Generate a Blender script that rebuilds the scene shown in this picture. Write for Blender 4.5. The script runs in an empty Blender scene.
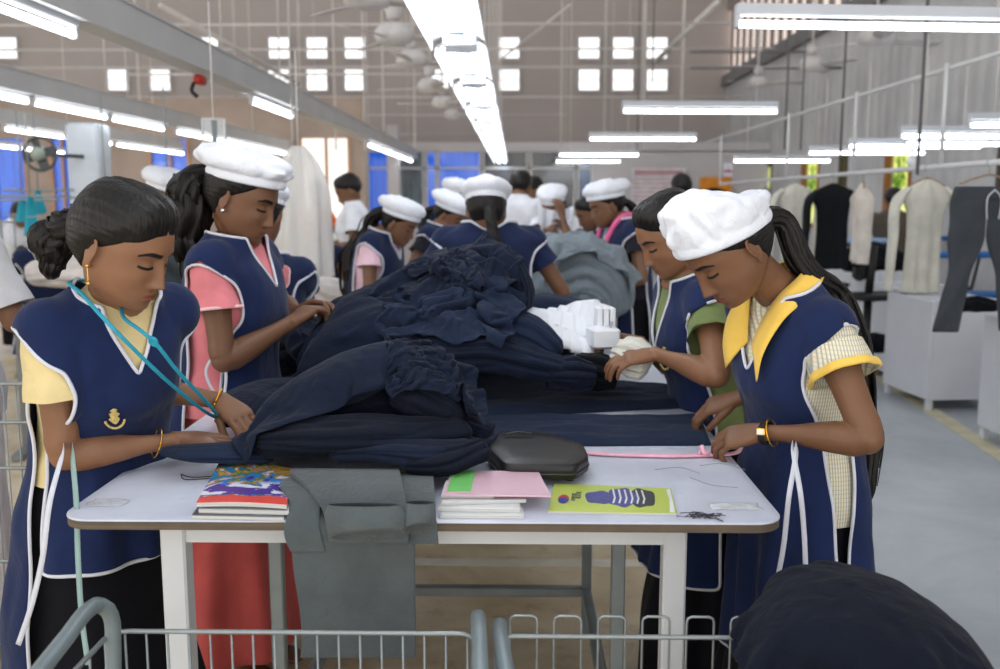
import bpy, math, random, zlib
import numpy as np
from mathutils import Vector, Matrix
PI = math.pi
random.seed(7)
SC = bpy.context.scene
COL = SC.collection
# ---------------------------------------------------------------- camera (eye height 1.38 m, slight tilt down)
FPX = 950.0
PITCH = math.atan(134.5 / FPX)
YAW = math.atan(15.0 / FPX)
EYE = np.array([0.0, 0.0, 1.38])
cF = np.array([-math.sin(YAW) * math.cos(PITCH), math.cos(YAW) * math.cos(PITCH), -math.sin(PITCH)])
cR = np.array([math.cos(YAW), math.sin(YAW), 0.0])
cU = np.cross(cR, cF)
def ray(px, py):
    return cF * FPX + cR * (px - 500.0) + cU * (334.5 - py)
def P(px, py, Y):
    d = ray(px, py); return EYE + d * (Y / d[1])
def Q(px, py, z):
    d = ray(px, py); return EYE + d * ((z - EYE[2]) / d[2])
def PX(px, py, X):
    d = ray(px, py); return EYE + d * (X / d[0])
cam_d = bpy.data.cameras.new('camera'); cam = bpy.data.objects.new('camera', cam_d); COL.objects.link(cam)
cam_d.sensor_width = 36.0; cam_d.lens = 36.0 * FPX / 1000.0; cam_d.clip_start = 0.05; cam_d.clip_end = 200
M4 = Matrix(((cR[0], cU[0], -cF[0], EYE[0]), (cR[1], cU[1], -cF[1], EYE[1]), (cR[2], cU[2], -cF[2], EYE[2]), (0, 0, 0, 1)))
cam.matrix_world = M4
SC.camera = cam
cam_d.dof.use_dof = True; cam_d.dof.focus_distance = 1.95; cam_d.dof.aperture_fstop = 3.6
SC.view_settings.view_transform = 'Standard'; SC.view_settings.look = 'None'
SC.view_settings.gamma = 1.0; SC.view_settings.exposure = -0.16; SC.view_settings.use_curve_mapping = False
# ---------------------------------------------------------------- maths
def A(*v): return np.array(v, float)
def nrm(v):
    v = np.asarray(v, float); return v / (np.linalg.norm(v) + 1e-12)
def smooth(x, a=0.0, b=1.0):
    t = np.clip((np.asarray(x, float) - a) / (b - a), 0, 1); return t * t * (3 - 2 * t)
def lerp(a, b, t): return a + (b - a) * t
def crv(xs, ys, x):
    """monotone-ish cubic through table points"""
    xs = np.asarray(xs, float); ys = np.asarray(ys, float)
    if xs[0] > xs[-1]: xs = xs[::-1]; ys = ys[::-1]
    m = np.gradient(ys, xs, axis=0)
    x = np.clip(np.asarray(x, float), xs[0], xs[-1])
    i = np.clip(np.searchsorted(xs, x) - 1, 0, len(xs) - 2)
    h = xs[i + 1] - xs[i]; t = (x - xs[i]) / h
    if ys.ndim > 1:
        h = h[..., None]; t = t[..., None]
    return ((2*t**3 - 3*t**2 + 1) * ys[i] + (t**3 - 2*t**2 + t) * h * m[i] + (-2*t**3 + 3*t**2) * ys[i+1] + (t**3 - t**2) * h * m[i+1])
def path(pts, n):
    pts = np.asarray(pts, float)
    d = np.r_[0, np.cumsum(np.linalg.norm(np.diff(pts, axis=0), axis=1) + 1e-9)]
    return crv(d, pts, np.linspace(0, d[-1], n))
def _hash(i, j, k, s):
    with np.errstate(over='ignore'):
        h = (i.astype(np.int64) * 374761393 + j.astype(np.int64) * 668265263 + k.astype(np.int64) * 1274126177 + s * 974711) & 0x7fffffff
        h = ((h ^ (h >> 13)) * 1103515245) & 0x7fffffff
        h = (h ^ (h >> 16)) & 0xffff
    return h / 32767.5 - 1.0
def noise(p, sc=1.0, seed=0):
    p = np.asarray(p, float) * sc; f = np.floor(p); t = p - f; t = t * t * (3 - 2 * t)
    i, j, k = f[..., 0].astype(int), f[..., 1].astype(int), f[..., 2].astype(int)
    r = 0
    for a in (0, 1):
        wa = t[..., 0] if a else 1 - t[..., 0]
        for b in (0, 1):
            wb = t[..., 1] if b else 1 - t[..., 1]
            for c in (0, 1):
                wc = t[..., 2] if c else 1 - t[..., 2]
                r = r + wa * wb * wc * _hash(i + a, j + b, k + c, seed)
    return r
def fbm(p, sc=1.0, seed=0, o=3):
    return sum(noise(p, sc * 2 ** k, seed + k * 17) * 0.5 ** k for k in range(o))
def rotz(a):
    c, s = math.cos(a), math.sin(a); return np.array([[c, -s, 0], [s, c, 0], [0, 0, 1.0]])
def rotx(a):
    c, s = math.cos(a), math.sin(a); return np.array([[1, 0, 0], [0, c, -s], [0, s, c]])
def roty(a):
    c, s = math.cos(a), math.sin(a); return np.array([[c, 0, s], [0, 1, 0], [-s, 0, c]])
def axang(ax, a):
    return np.array(Matrix.Rotation(a, 3, Vector(ax)))
# ---------------------------------------------------------------- mesh builder
class MB:
    def __init__(s): s.v = []; s.f = []; s.n = 0; s.m = []; s.uv = None
    def add(s, v, f, mi=0):
        v = np.asarray(v, float).reshape(-1, 3); s.v.append(v)
        for q in f: s.f.append(tuple(int(i) + s.n for i in q)); s.m.append(mi)
        s.n += len(v); return s
    def box(s, c, d, R=None, bev=0.0, mi=0):
        c = np.asarray(c, float); h = np.asarray(d, float) / 2
        if bev <= 0:
            v = np.array([[x, y, z] for x in (-1, 1) for y in (-1, 1) for z in (-1, 1)], float) * h
            f = [(0, 1, 3, 2), (4, 6, 7, 5), (0, 4, 5, 1), (2, 3, 7, 6), (0, 2, 6, 4), (1, 5, 7, 3)]
        else:
            bm_v = []; b = min(bev, h.min() * 0.49)
            # chamfered box as lofted octagon rings
            def ring(z, i):
                a0, b0 = h[0] - i, h[1] - i
                return [(a0, b0 - b, z), (a0 - b, b0, z), (-a0 + b, b0, z), (-a0, b0 - b, z), (-a0, -b0 + b, z), (-a0 + b, -b0, z), (a0 - b, -b0, z), (a0, -b0 + b, z)]
            v = np.array(ring(-h[2], b) + ring(-h[2] + b, 0) + ring(h[2] - b, 0) + ring(h[2], b), float)
            f = []
            for r in range(3):
                for k in range(8):
                    k2 = (k + 1) % 8
                    f.append((r*8+k, r*8+k2, r*8+8+k2, r*8+8+k))
            f.append(tuple(range(7, -1, -1))); f.append(tuple(range(24, 32)))
        if R is not None: v = v @ np.asarray(R).T
        return s.add(v + c, f, mi)
    def bar(s, p, q, w, h=None, up=(0, 0, 1), mi=0, bev=0.0):
        p = np.asarray(p, float); q = np.asarray(q, float); h = h or w
        d = nrm(q - p); x = np.cross(d, up)
        if np.linalg.norm(x) < 1e-3: x = np.cross(d, (0, 1, 0))
        x = nrm(x); z = np.cross(x, d)
        return s.box((p + q) / 2, (w, np.linalg.norm(q - p), h), np.array([x, d, z]).T, bev, mi)
    def loft(s, rings, cap=(True, True), closed=True, mi=0):
        r = np.asarray(rings, float); m, n = r.shape[:2]
        f = []
        kk = n if closed else n - 1
        for i in range(m - 1):
            for k in range(kk):
                k2 = (k + 1) % n
                f.append((i*n+k, i*n+k2, (i+1)*n+k2, (i+1)*n+k))
        if closed and cap[0]: f.append(tuple(range(n - 1, -1, -1)))
        if closed and cap[1]: f.append(tuple(range((m-1)*n, m*n)))
        return s.add(r.reshape(-1, 3), f, mi)
    def tube(s, pts, rad, n=10, flat=1.0, up=(0, 0, 1), caps=True, mi=0, twist=0.0, fn=None):
        """sweep; rad scalar / per-point; flat = height/width ratio (scalar or per-point); fn(i/m, ang)->radius factor"""
        pts = np.asarray(pts, float); m = len(pts)
        rad = np.broadcast_to(np.asarray(rad, float), (m,)); flat = np.broadcast_to(np.asarray(flat, float), (m,))
        T = np.gradient(pts, axis=0); T /= np.linalg.norm(T, axis=1)[:, None] + 1e-12
        x = np.cross(T[0], up)
        if np.linalg.norm(x) < 0.05: x = np.cross(T[0], (0.1, 1, 0))
        x = nrm(x); rings = []
        ang = np.linspace(0, 2 * PI, n, endpoint=False)
        for i in range(m):
            x = x - T[i] * np.dot(x, T[i]); x = nrm(x); y = np.cross(x, T[i])
            a = ang + twist * i / max(1, m - 1)
            ff = fn(i / max(1, m - 1), ang) if fn is not None else 1.0
            rings.append(pts[i] + (np.cos(a) * rad[i] * ff)[:, None] * x - (np.sin(a) * rad[i] * flat[i] * ff)[:, None] * y)
        return s.loft(rings, (caps, caps), True, mi)
    def sphere(s, c, r, nu=16, nv=10, R=None, mi=0):
        r = np.broadcast_to(np.asarray(r, float), (3,)); rings = []
        for j in range(nv + 1):
            t = -PI / 2 + PI * j / nv; t = max(min(t, PI/2 - 0.03), -PI/2 + 0.03)
            a = np.linspace(0, 2 * PI, nu, endpoint=False)
            p = np.stack([np.cos(a) * math.cos(t), np.sin(a) * math.cos(t), np.full(nu, math.sin(t))], 1) * r
            if R is not None: p = p @ np.asarray(R).T
            rings.append(p + c)
        return s.loft(rings, (True, True), True, mi)
    def grid(s, g, mi=0, thick=0.0):
        g = np.asarray(g, float); a, b = g.shape[:2]; f = []
        for i in range(a - 1):
            for j in range(b - 1):
                f.append((i*b+j, i*b+j+1, (i+1)*b+j+1, (i+1)*b+j))
        if thick <= 0: return s.add(g.reshape(-1, 3), f, mi)
        N = np.cross(np.gradient(g, axis=1), np.gradient(g, axis=0)); N /= np.linalg.norm(N, axis=2)[..., None] + 1e-12
        g2 = g - N * thick; o = a * b
        ff = f + [tuple(o + k for k in q[::-1]) for q in f]
        def side(idx):
            for u, v in zip(idx[:-1], idx[1:]): ff.append((v, u, u + o, v + o))
        side([j for j in range(b)]); side([(a-1)*b + j for j in range(b - 1, -1, -1)])
        side([i*b for i in range(a - 1, -1, -1)]); side([i*b + b - 1 for i in range(a)])
        return s.add(np.concatenate([g.reshape(-1, 3), g2.reshape(-1, 3)]), ff, mi)
    def lathe(s, prof, c=(0, 0, 0), n=20, R=None, mi=0):
        a = np.linspace(0, 2 * PI, n, endpoint=False); rings = []
        for r, z in prof:
            p = np.stack([np.cos(a) * r, np.sin(a) * r, np.full(n, z)], 1)
            if R is not None: p = p @ np.asarray(R).T
            rings.append(p + np.asarray(c, float))
        return s.loft(rings, (True, True), True, mi)
    def verts(s): return np.concatenate(s.v) if s.v else np.zeros((0, 3))
    def mesh(s, name, fix=False):
        me = bpy.data.meshes.new(name); v = s.verts()
        me.from_pydata(v.tolist(), [], s.f); 
        if any(s.m): me.polygons.foreach_set('material_index', s.m)
        me.update()
        if fix:
            import bmesh
            bm = bmesh.new(); bm.from_mesh(me); bmesh.ops.recalc_face_normals(bm, faces=bm.faces); bm.to_mesh(me); bm.free()
        return me
    def obj(s, name, mat, parent=None, smoothed=True, fix=True, loc=None):
        me = s.mesh(name, fix)
        for m in (mat if isinstance(mat, (list, tuple)) else [mat]): me.materials.append(m)
        return link(name, me, parent, smoothed, loc)
def link(name, me, parent=None, smoothed=True, loc=None):
    if smoothed is True: me.shade_smooth() if hasattr(me, 'shade_smooth') else me.polygons.foreach_set('use_smooth', [True] * len(me.polygons))
    elif smoothed == 'auto':
        me.shade_smooth(); me.set_sharp_from_angle(angle=math.radians(38))
    o = bpy.data.objects.new(name, me); COL.objects.link(o)
    if parent is not None:
        o.parent = parent
        w = Vector((0, 0, 0)); q = parent
        while q is not None: w = w + q.location; q = q.parent
        if w.length > 0: me.transform(Matrix.Translation(-w))
    elif loc is not None:
        loc = Vector([float(x) for x in loc]); me.transform(Matrix.Translation(-loc)); o.location = loc
    else:
        co = np.zeros(len(me.vertices) * 3); me.vertices.foreach_get('co', co); co = co.reshape(-1, 3)
        c = Vector(((co[:, 0].min() + co[:, 0].max()) / 2, (co[:, 1].min() + co[:, 1].max()) / 2, co[:, 2].min()))
        me.transform(Matrix.Translation(-c)); o.location = c
    return o
def empty(name, loc, label, cat, group=None):
    o = bpy.data.objects.new(name, None); COL.objects.link(o); o.empty_display_size = 0.1
    o.location = tuple(float(x) for x in loc)
    return tag(o, label, cat, group)
def tag(o, label=None, cat=None, group=None, kind=None):
    if label: o['label'] = label
    if cat: o['category'] = cat
    if group: o['group'] = group
    if kind: o['kind'] = kind
    return o
def struct(o): o['kind'] = 'structure'; return o
CH = None
def copy_tree(o, parent=None):
    c = o.copy(); COL.objects.link(c)
    if parent is not None: c.parent = parent
    for ch in [x for x in COL.objects if x.parent == o]: copy_tree(ch, c)
    return c
def place(o, loc, rot=0.0, label=None, group=None, scale=None):
    o.location = tuple(float(x) for x in loc); o.rotation_euler[2] = rot
    if label: o['label'] = label
    if group: o['group'] = group
    if scale: o.scale = (scale,) * 3
    return o
def bake(o, mods):
    """apply modifiers through the depsgraph and give the mesh back"""
    for kind, kw in mods:
        m = o.modifiers.new(kind, kind)
        for k, v in kw.items(): setattr(m, k, v)
    dg = bpy.context.evaluated_depsgraph_get()
    me = bpy.data.meshes.new_from_object(o.evaluated_get(dg))
    old = o.data; o.modifiers.clear(); o.data = me; bpy.data.meshes.remove(old)
    return me
# ---------------------------------------------------------------- materials
def sr(r, g, b):
    f = lambda c: (c / 255.0 / 12.92) if c / 255.0 <= 0.04045 else ((c / 255.0 + 0.055) / 1.055) ** 2.4
    return (f(r), f(g), f(b), 1.0)
class NT:
    def __init__(s, name):
        s.mat = bpy.data.materials.new(name); s.mat.use_nodes = True; s.t = s.mat.node_tree
        s.b = s.t.nodes['Principled BSDF']; s.out = s.t.nodes['Material Output']
    def n(s, kind, **kw):
        n = s.t.nodes.new(kind)
        for k, v in kw.items():
            if k.startswith('_'): setattr(n, k[1:], v)
        for k, v in kw.items():
            if not k.startswith('_'):
                kk = int(k[1:]) if k[0] == 'i' and k[1:].isdigit() else k
                if isinstance(v, bpy.types.NodeSocket): s.t.links.new(v, n.inputs[kk])
                else: n.inputs[kk].default_value = v
        return n
    def link(s, a, b): s.t.links.new(a, b)
    def mix(s, fac, a, b):
        n = s.t.nodes.new('ShaderNodeMix'); n.data_type = 'RGBA'
        for i, v in ((0, fac), (6, a), (7, b)):
            if isinstance(v, bpy.types.NodeSocket): s.t.links.new(v, n.inputs[i])
            else: n.inputs[i].default_value = v
        return n.outputs[2]
    def math(s, op, a, b=None, c=None, clamp=False):
        n = s.t.nodes.new('ShaderNodeMath'); n.operation = op; n.use_clamp = clamp
        for i, v in enumerate((a, b, c)):
            if v is None: continue
            if isinstance(v, bpy.types.NodeSocket): s.t.links.new(v, n.inputs[i])
            else: n.inputs[i].default_value = v
        return n.outputs[0]
    def ramp(s, fac, lo, hi):
        n = s.n('ShaderNodeMapRange', _interpolation_type='SMOOTHSTEP', Value=fac)
        n.inputs['From Min'].default_value = lo; n.inputs['From Max'].default_value = hi
        return n.outputs[0]
    def noise(s, scale, detail=3.0, coord=None, rough=0.55, dist=0.0):
        n = s.n('ShaderNodeTexNoise'); n.inputs['Scale'].default_value = scale; n.inputs['Detail'].default_value = detail
        n.inputs['Roughness'].default_value = rough; n.inputs['Distortion'].default_value = dist
        s.link(coord if coord is not None else s.obj(), n.inputs['Vector']); return n.outputs['Fac']
    def obj(s):
        if not hasattr(s, '_o'): s._o = s.t.nodes.new('ShaderNodeTexCoord').outputs['Object']
        return s._o
    def scale(s, v, coord=None, rot=(0, 0, 0)):
        n = s.n('ShaderNodeMapping'); n.inputs['Scale'].default_value = v; n.inputs['Rotation'].default_value = rot
        s.link(coord if coord is not None else s.obj(), n.inputs['Vector']); return n.outputs[0]
    def bump(s, h, strength=0.3, dist=0.005):
        n = s.n('ShaderNodeBump', Height=h); n.inputs['Strength'].default_value = strength; n.inputs['Distance'].default_value = dist
        s.link(n.outputs[0], s.b.inputs['Normal']); return n
    def base(s, c):
        if isinstance(c, bpy.types.NodeSocket): s.link(c, s.b.inputs['Base Color'])
        else: s.b.inputs['Base Color'].default_value = c
    def set(s, **kw):
        for k, v in kw.items():
            k = k.replace('_', ' ')
            if isinstance(v, bpy.types.NodeSocket): s.link(v, s.b.inputs[k])
            else: s.b.inputs[k].default_value = v
_mc = {}
def mat(name, c, rough=0.6, var=0.12, vs=6.0, bump=0.15, bs=60.0, metal=0.0, spec=0.4, sheen=0.0, bd=0.002, trans=0.0):
    if name in _mc: return _mc[name]
    t = NT(name); c = tuple(c)
    dark = tuple(x * (1 - var) for x in c[:3]) + (1,); lite = tuple(min(1, x * (1 + var)) for x in c[:3]) + (1,)
    t.base(t.mix(t.ramp(t.noise(vs, 4), 0.3, 0.7), dark, lite))
    t.set(Roughness=rough, Metallic=metal, Specular_IOR_Level=spec, Sheen_Weight=sheen)
    if trans: t.set(Transmission_Weight=trans)
    if bump: t.bump(t.noise(bs, 4), bump, bd)
    _mc[name] = t.mat; return t.mat
def cloth(name, c, sheen=0.1, wr=0.5, rough=0.85, var=0.1, sc=14.0):
    """woven fabric: soft creases from noise, fine weave"""
    if name in _mc: return _mc[name]
    t = NT(name); c = tuple(c)
    dark = tuple(x * (1 - var) for x in c[:3]) + (1,); lite = tuple(min(1, x * (1 + var)) for x in c[:3]) + (1,)
    t.base(t.mix(t.ramp(t.noise(9, 4), 0.3, 0.7), dark, lite))
    t.set(Roughness=rough, Sheen_Weight=sheen, Specular_IOR_Level=0.15)
    n1 = t.noise(sc, 3, dist=0.6); n2 = t.noise(900, 1)
    t.bump(t.math('ADD', n1, t.math('MULTIPLY', n2, 0.03)), wr, 0.012)
    _mc[name] = t.mat; return t.mat
def emit(name, c, s):
    if name in _mc: return _mc[name]
    t = NT(name); e = t.n('ShaderNodeEmission'); e.inputs[0].default_value = c; e.inputs[1].default_value = s
    t.link(e.outputs[0], t.out.inputs[0]); _mc[name] = t.mat; return t.mat
# ================================================================ people
def skin_mat(name, c):
    t = NT(name); c = A(*c[:3])
    f = lambda k: tuple(np.clip(c * k, 0, 1)) + (1,)
    base = t.mix(t.ramp(t.noise(14, 5), 0.3, 0.7), f(0.93), f(1.07))
    at = t.n('ShaderNodeAttribute', _attribute_name='marks'); sep = t.n('ShaderNodeSeparateXYZ'); t.link(at.outputs['Vector'], sep.inputs[0])
    lip = t.ramp(sep.outputs[0], 0.35, 0.65)
    base = t.mix(t.math('MULTIPLY', lip, 0.75), base, (c[0] * 0.78, c[1] * 0.46, c[2] * 0.5, 1))
    base = t.mix(t.ramp(sep.outputs[1], 0.35, 0.65), base, (0.012, 0.008, 0.007, 1))
    base = t.mix(t.math('MULTIPLY', t.ramp(sep.outputs[2], 0.2, 0.8), 0.55), base, (c[0] * 1.35, c[1] * 1.3, c[2] * 1.4, 1))
    t.base(base); t.set(Roughness=0.48, Specular_IOR_Level=0.35, Subsurface_Weight=0.06, Subsurface_Scale=0.01)
    t.b.inputs['Subsurface Radius'].default_value = (1.0, 0.35, 0.2)
    t.bump(t.noise(420, 2), 0.08, 0.001)
    return t.mat
def hair_mat():
    t = NT('hair_black')
    v = t.scale((160, 160, 10)); n = t.noise(1.0, 3, v)
    v2 = t.scale((40, 40, 5)); n2 = t.noise(1.0, 3, v2)
    t.base(t.mix(n, (0.004, 0.0035, 0.0035, 1), (0.013, 0.010, 0.009, 1)))
    t.set(Roughness=0.40, Specular_IOR_Level=0.28)
    t.bump(t.math('ADD', n, n2), 0.7, 0.004)
    return t.mat
HAIR = hair_mat()
# --- head -----------------------------------------------------------------
HZ = A(.1075, .104, .096, .083, .065, .040, .015, .000, -.015, -.030, -.045, -.060, -.075, -.088, -.099, -.107, -.110)
HF = A(.012, .030, .048, .064, .076, .0845, .0865, .0835, .083, .083, .082, .081, .079, .077, .072, .060, .040)
HB = A(-.030, -.050, -.068, -.083, -.095, -.103, -.104, -.101, -.096, -.088, -.078, -.064, -.045, -.025, -.005, .008, .020)
HW = A(.016, .030, .044, .056, .066, .0725, .0745, .0735, .072, .0705, .068, .063, .056, .047, .036, .022, .010)
def head_pt(phi, z, off=0.0):
    """phi 0 = face front (+y), +pi/2 = +x"""
    f, b, w = crv(HZ, HF, z), crv(HZ, HB, z), crv(HZ, HW, z)
    yc = np.where(z > -.02, -.012, -.012 + (-.02 - z) * 0.35); yc = np.clip(yc, b + .004, f - .004)
    s, c = np.sin(phi), np.cos(phi)
    n = 2.15
    x = (w + off) * np.sign(s) * np.abs(s) ** (2 / n)
    y = yc + np.where(c > 0, (f - yc + off), (yc - b + off)) * np.sign(c) * np.abs(c) ** (2 / n)
    return x, y
def g2(x, z, cx, cz, sx, sz): return np.exp(-((x - cx) / sx) ** 2 - ((z - cz) / sz) ** 2)
def head_mesh(mb, T, detail=1.0, fv=None):
    fv = fv or {}
    nz, na = int(64 * detail) + 14, int(80 * detail) + 16
    zs = np.unique(np.r_[np.linspace(-.110, .1075, nz)]); ph = np.linspace(-PI, PI, na, endpoint=False)
    ph = ph - 0.35 * np.sin(ph) * 0.5   # more columns on the face
    Z, PH = np.meshgrid(zs, ph, indexing='ij')
    x, y = head_pt(PH, Z)
    front = smooth(y, 0.02, 0.06); ax = np.abs(x)
    d = np.zeros_like(x)
    nl = fv.get('nose', 1.0)
    # nose bridge to tip
    t = np.clip((0.012 - Z) / 0.056, 0, 1)
    ridge = (0.004 + 0.019 * t ** 1.25) * smooth(Z, -.0535, -.043) * (1 - smooth(Z, .004, .026))
    d += nl * ridge * np.exp(-(x / (0.0062 + 0.0045 * t)) ** 2)
    d += nl * .0085 * g2(ax, Z, .0125, -.0435, .0062, .0070)
    d += -.004 * g2(ax, Z, .006, -.0535, .004, .003)
    # sockets, lids, brow
    d += -.0100 * g2(ax, Z, .030, .004, .0165, .0125) - .005 * g2(ax, Z, .016, .004, .007, .010)
    d += .0072 * g2(ax, Z, .0315, -.0015, .0125, .0082)
    d += -.0016 * g2(ax, Z, .0315, -.0095, .013, .0022) - .0014 * g2(ax, Z, .0315, .0085, .013, .002)
    d += .0035 * g2(ax, Z, .026, .0225, .018, .0065)
    # cheeks
    d += .0040 * g2(ax, Z, .043, -.028, .016, .016) - .0025 * g2(ax, Z, .043, -.062, .013, .016)
    # lips, philtrum, chin
    lp = fv.get('lip', 1.0)
    d += lp * .0062 * np.exp(-(x / .0185) ** 4) * np.exp(-((Z + .0640) / .0052) ** 2)
    d += lp * .0075 * np.exp(-(x / .0160) ** 4) * np.exp(-((Z + .0745) / .0052) ** 2)
    d += -.0052 * np.exp(-(x / .0215) ** 4) * np.exp(-((Z + .0692) / .0019) ** 2)
    d += -.0012 * g2(x, Z, 0, -.056, .003, .005)
    d += -.0035 * g2(x, Z, 0, -.0845, .016, .0045) + .0045 * g2(x, Z, 0, -.098, .013, .009)
    y = y + d * front
    pts = np.stack([x, y, Z], -1)
    mb.loft(pts @ T[0].T + T[1])
    # ears
    for sgn in (-1, 1):
        R = np.array([[1, 0, 0], [0, 1, 0], [0, 0, 1.0]]) @ rotz(sgn * -0.42) @ rotx(-0.15)
        c = A(sgn * .0755, -.018, -.008)
        k = np.linspace(0, 2 * PI, 18)
        loop = np.stack([np.zeros(18), .0135 * np.cos(k) * (1 + .25 * np.sin(k)), .0265 * np.sin(k)], 1) @ R.T + c + A(sgn * .003, 0, 0)
        mb.tube(loop @ T[0].T + T[1], .0035, 6)
        mb.sphere(c @ T[0].T + T[1], (.0038, .0125, .0245), 12, 8, T[0] @ R)
        mb.sphere((c + A(sgn * .0015, .003, -.027)) @ T[0].T + T[1], (.0045, .0065, .0085), 10, 6, T[0] @ R)
def head_marks(v, T):
    """per-vertex: lips, brows/lashes, (nails are set elsewhere) from head-local position"""
    q = (v - T[1]) @ T[0]
    x, y, z = q.T; ax = np.abs(x)
    lip = np.clip(1.0 - np.sqrt((x / .0225) ** 2 + ((z + .0695 + .0015 * np.cos(x * 150)) / (.0115)) ** 2) + .35, 0, 1) * (y > .05)
    bz = .0185 + .0045 * np.exp(-((ax - .034) / .014) ** 2) - .0035 * smooth(ax, .040, .054)
    br = 1 - np.abs(z - bz) / (.0056 * (1 - .45 * smooth(ax, .03, .052)))
    br = np.clip(br + .35, 0, 1) * smooth(ax, .009, .013) * (1 - smooth(ax, .050, .055)) * (y > .03)
    lz = -.0085 + .0028 * ((ax - .0315) / .014) ** 2
    la = np.clip(1.4 - np.abs(z - lz) / .0034, 0, 1) * smooth(ax, .016, .019) * (1 - smooth(ax, .046, .049)) * (y > .03)
    return lip, np.maximum(br, la)
# --- torso ----------------------------------------------------------------
TZ = A(.60, .70, .80, .88, .95, 1.02, 1.08, 1.14, 1.19, 1.225, 1.25, 1.275, 1.30, 1.33)
TA = A(.155, .160, .165, .148, .132, .138, .148, .152, .158, .160, .135, .085, .056, .050)
TB = A(.100, .112, .120, .105, .095, .102, .118, .112, .098, .082, .066, .056, .050, .048)
TY = A(.00, .00, .00, .00, .00, .004, .010, .006, .000, -.006, -.010, -.010, -.006, .0)
SHZ, SHX = 1.222, .150
def torso_pt(phi, z, off=0.0, ta=None, tb=None, ty=None, n=2.4):
    """phi 0 = +x, pi/2 = front(+y)"""
    a = crv(TZ, TA if ta is None else ta, z) + off; b = crv(TZ, TB if tb is None else tb, z) + off
    yo = crv(TZ, TY if ty is None else ty, z)
    c, s = np.cos(phi), np.sin(phi)
    x = a * np.sign(c) * np.abs(c) ** (2 / n); y = yo + b * np.sign(s) * np.abs(s) ** (2 / n)
    return np.stack([x, y, np.broadcast_to(z, x.shape)], -1)
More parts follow.
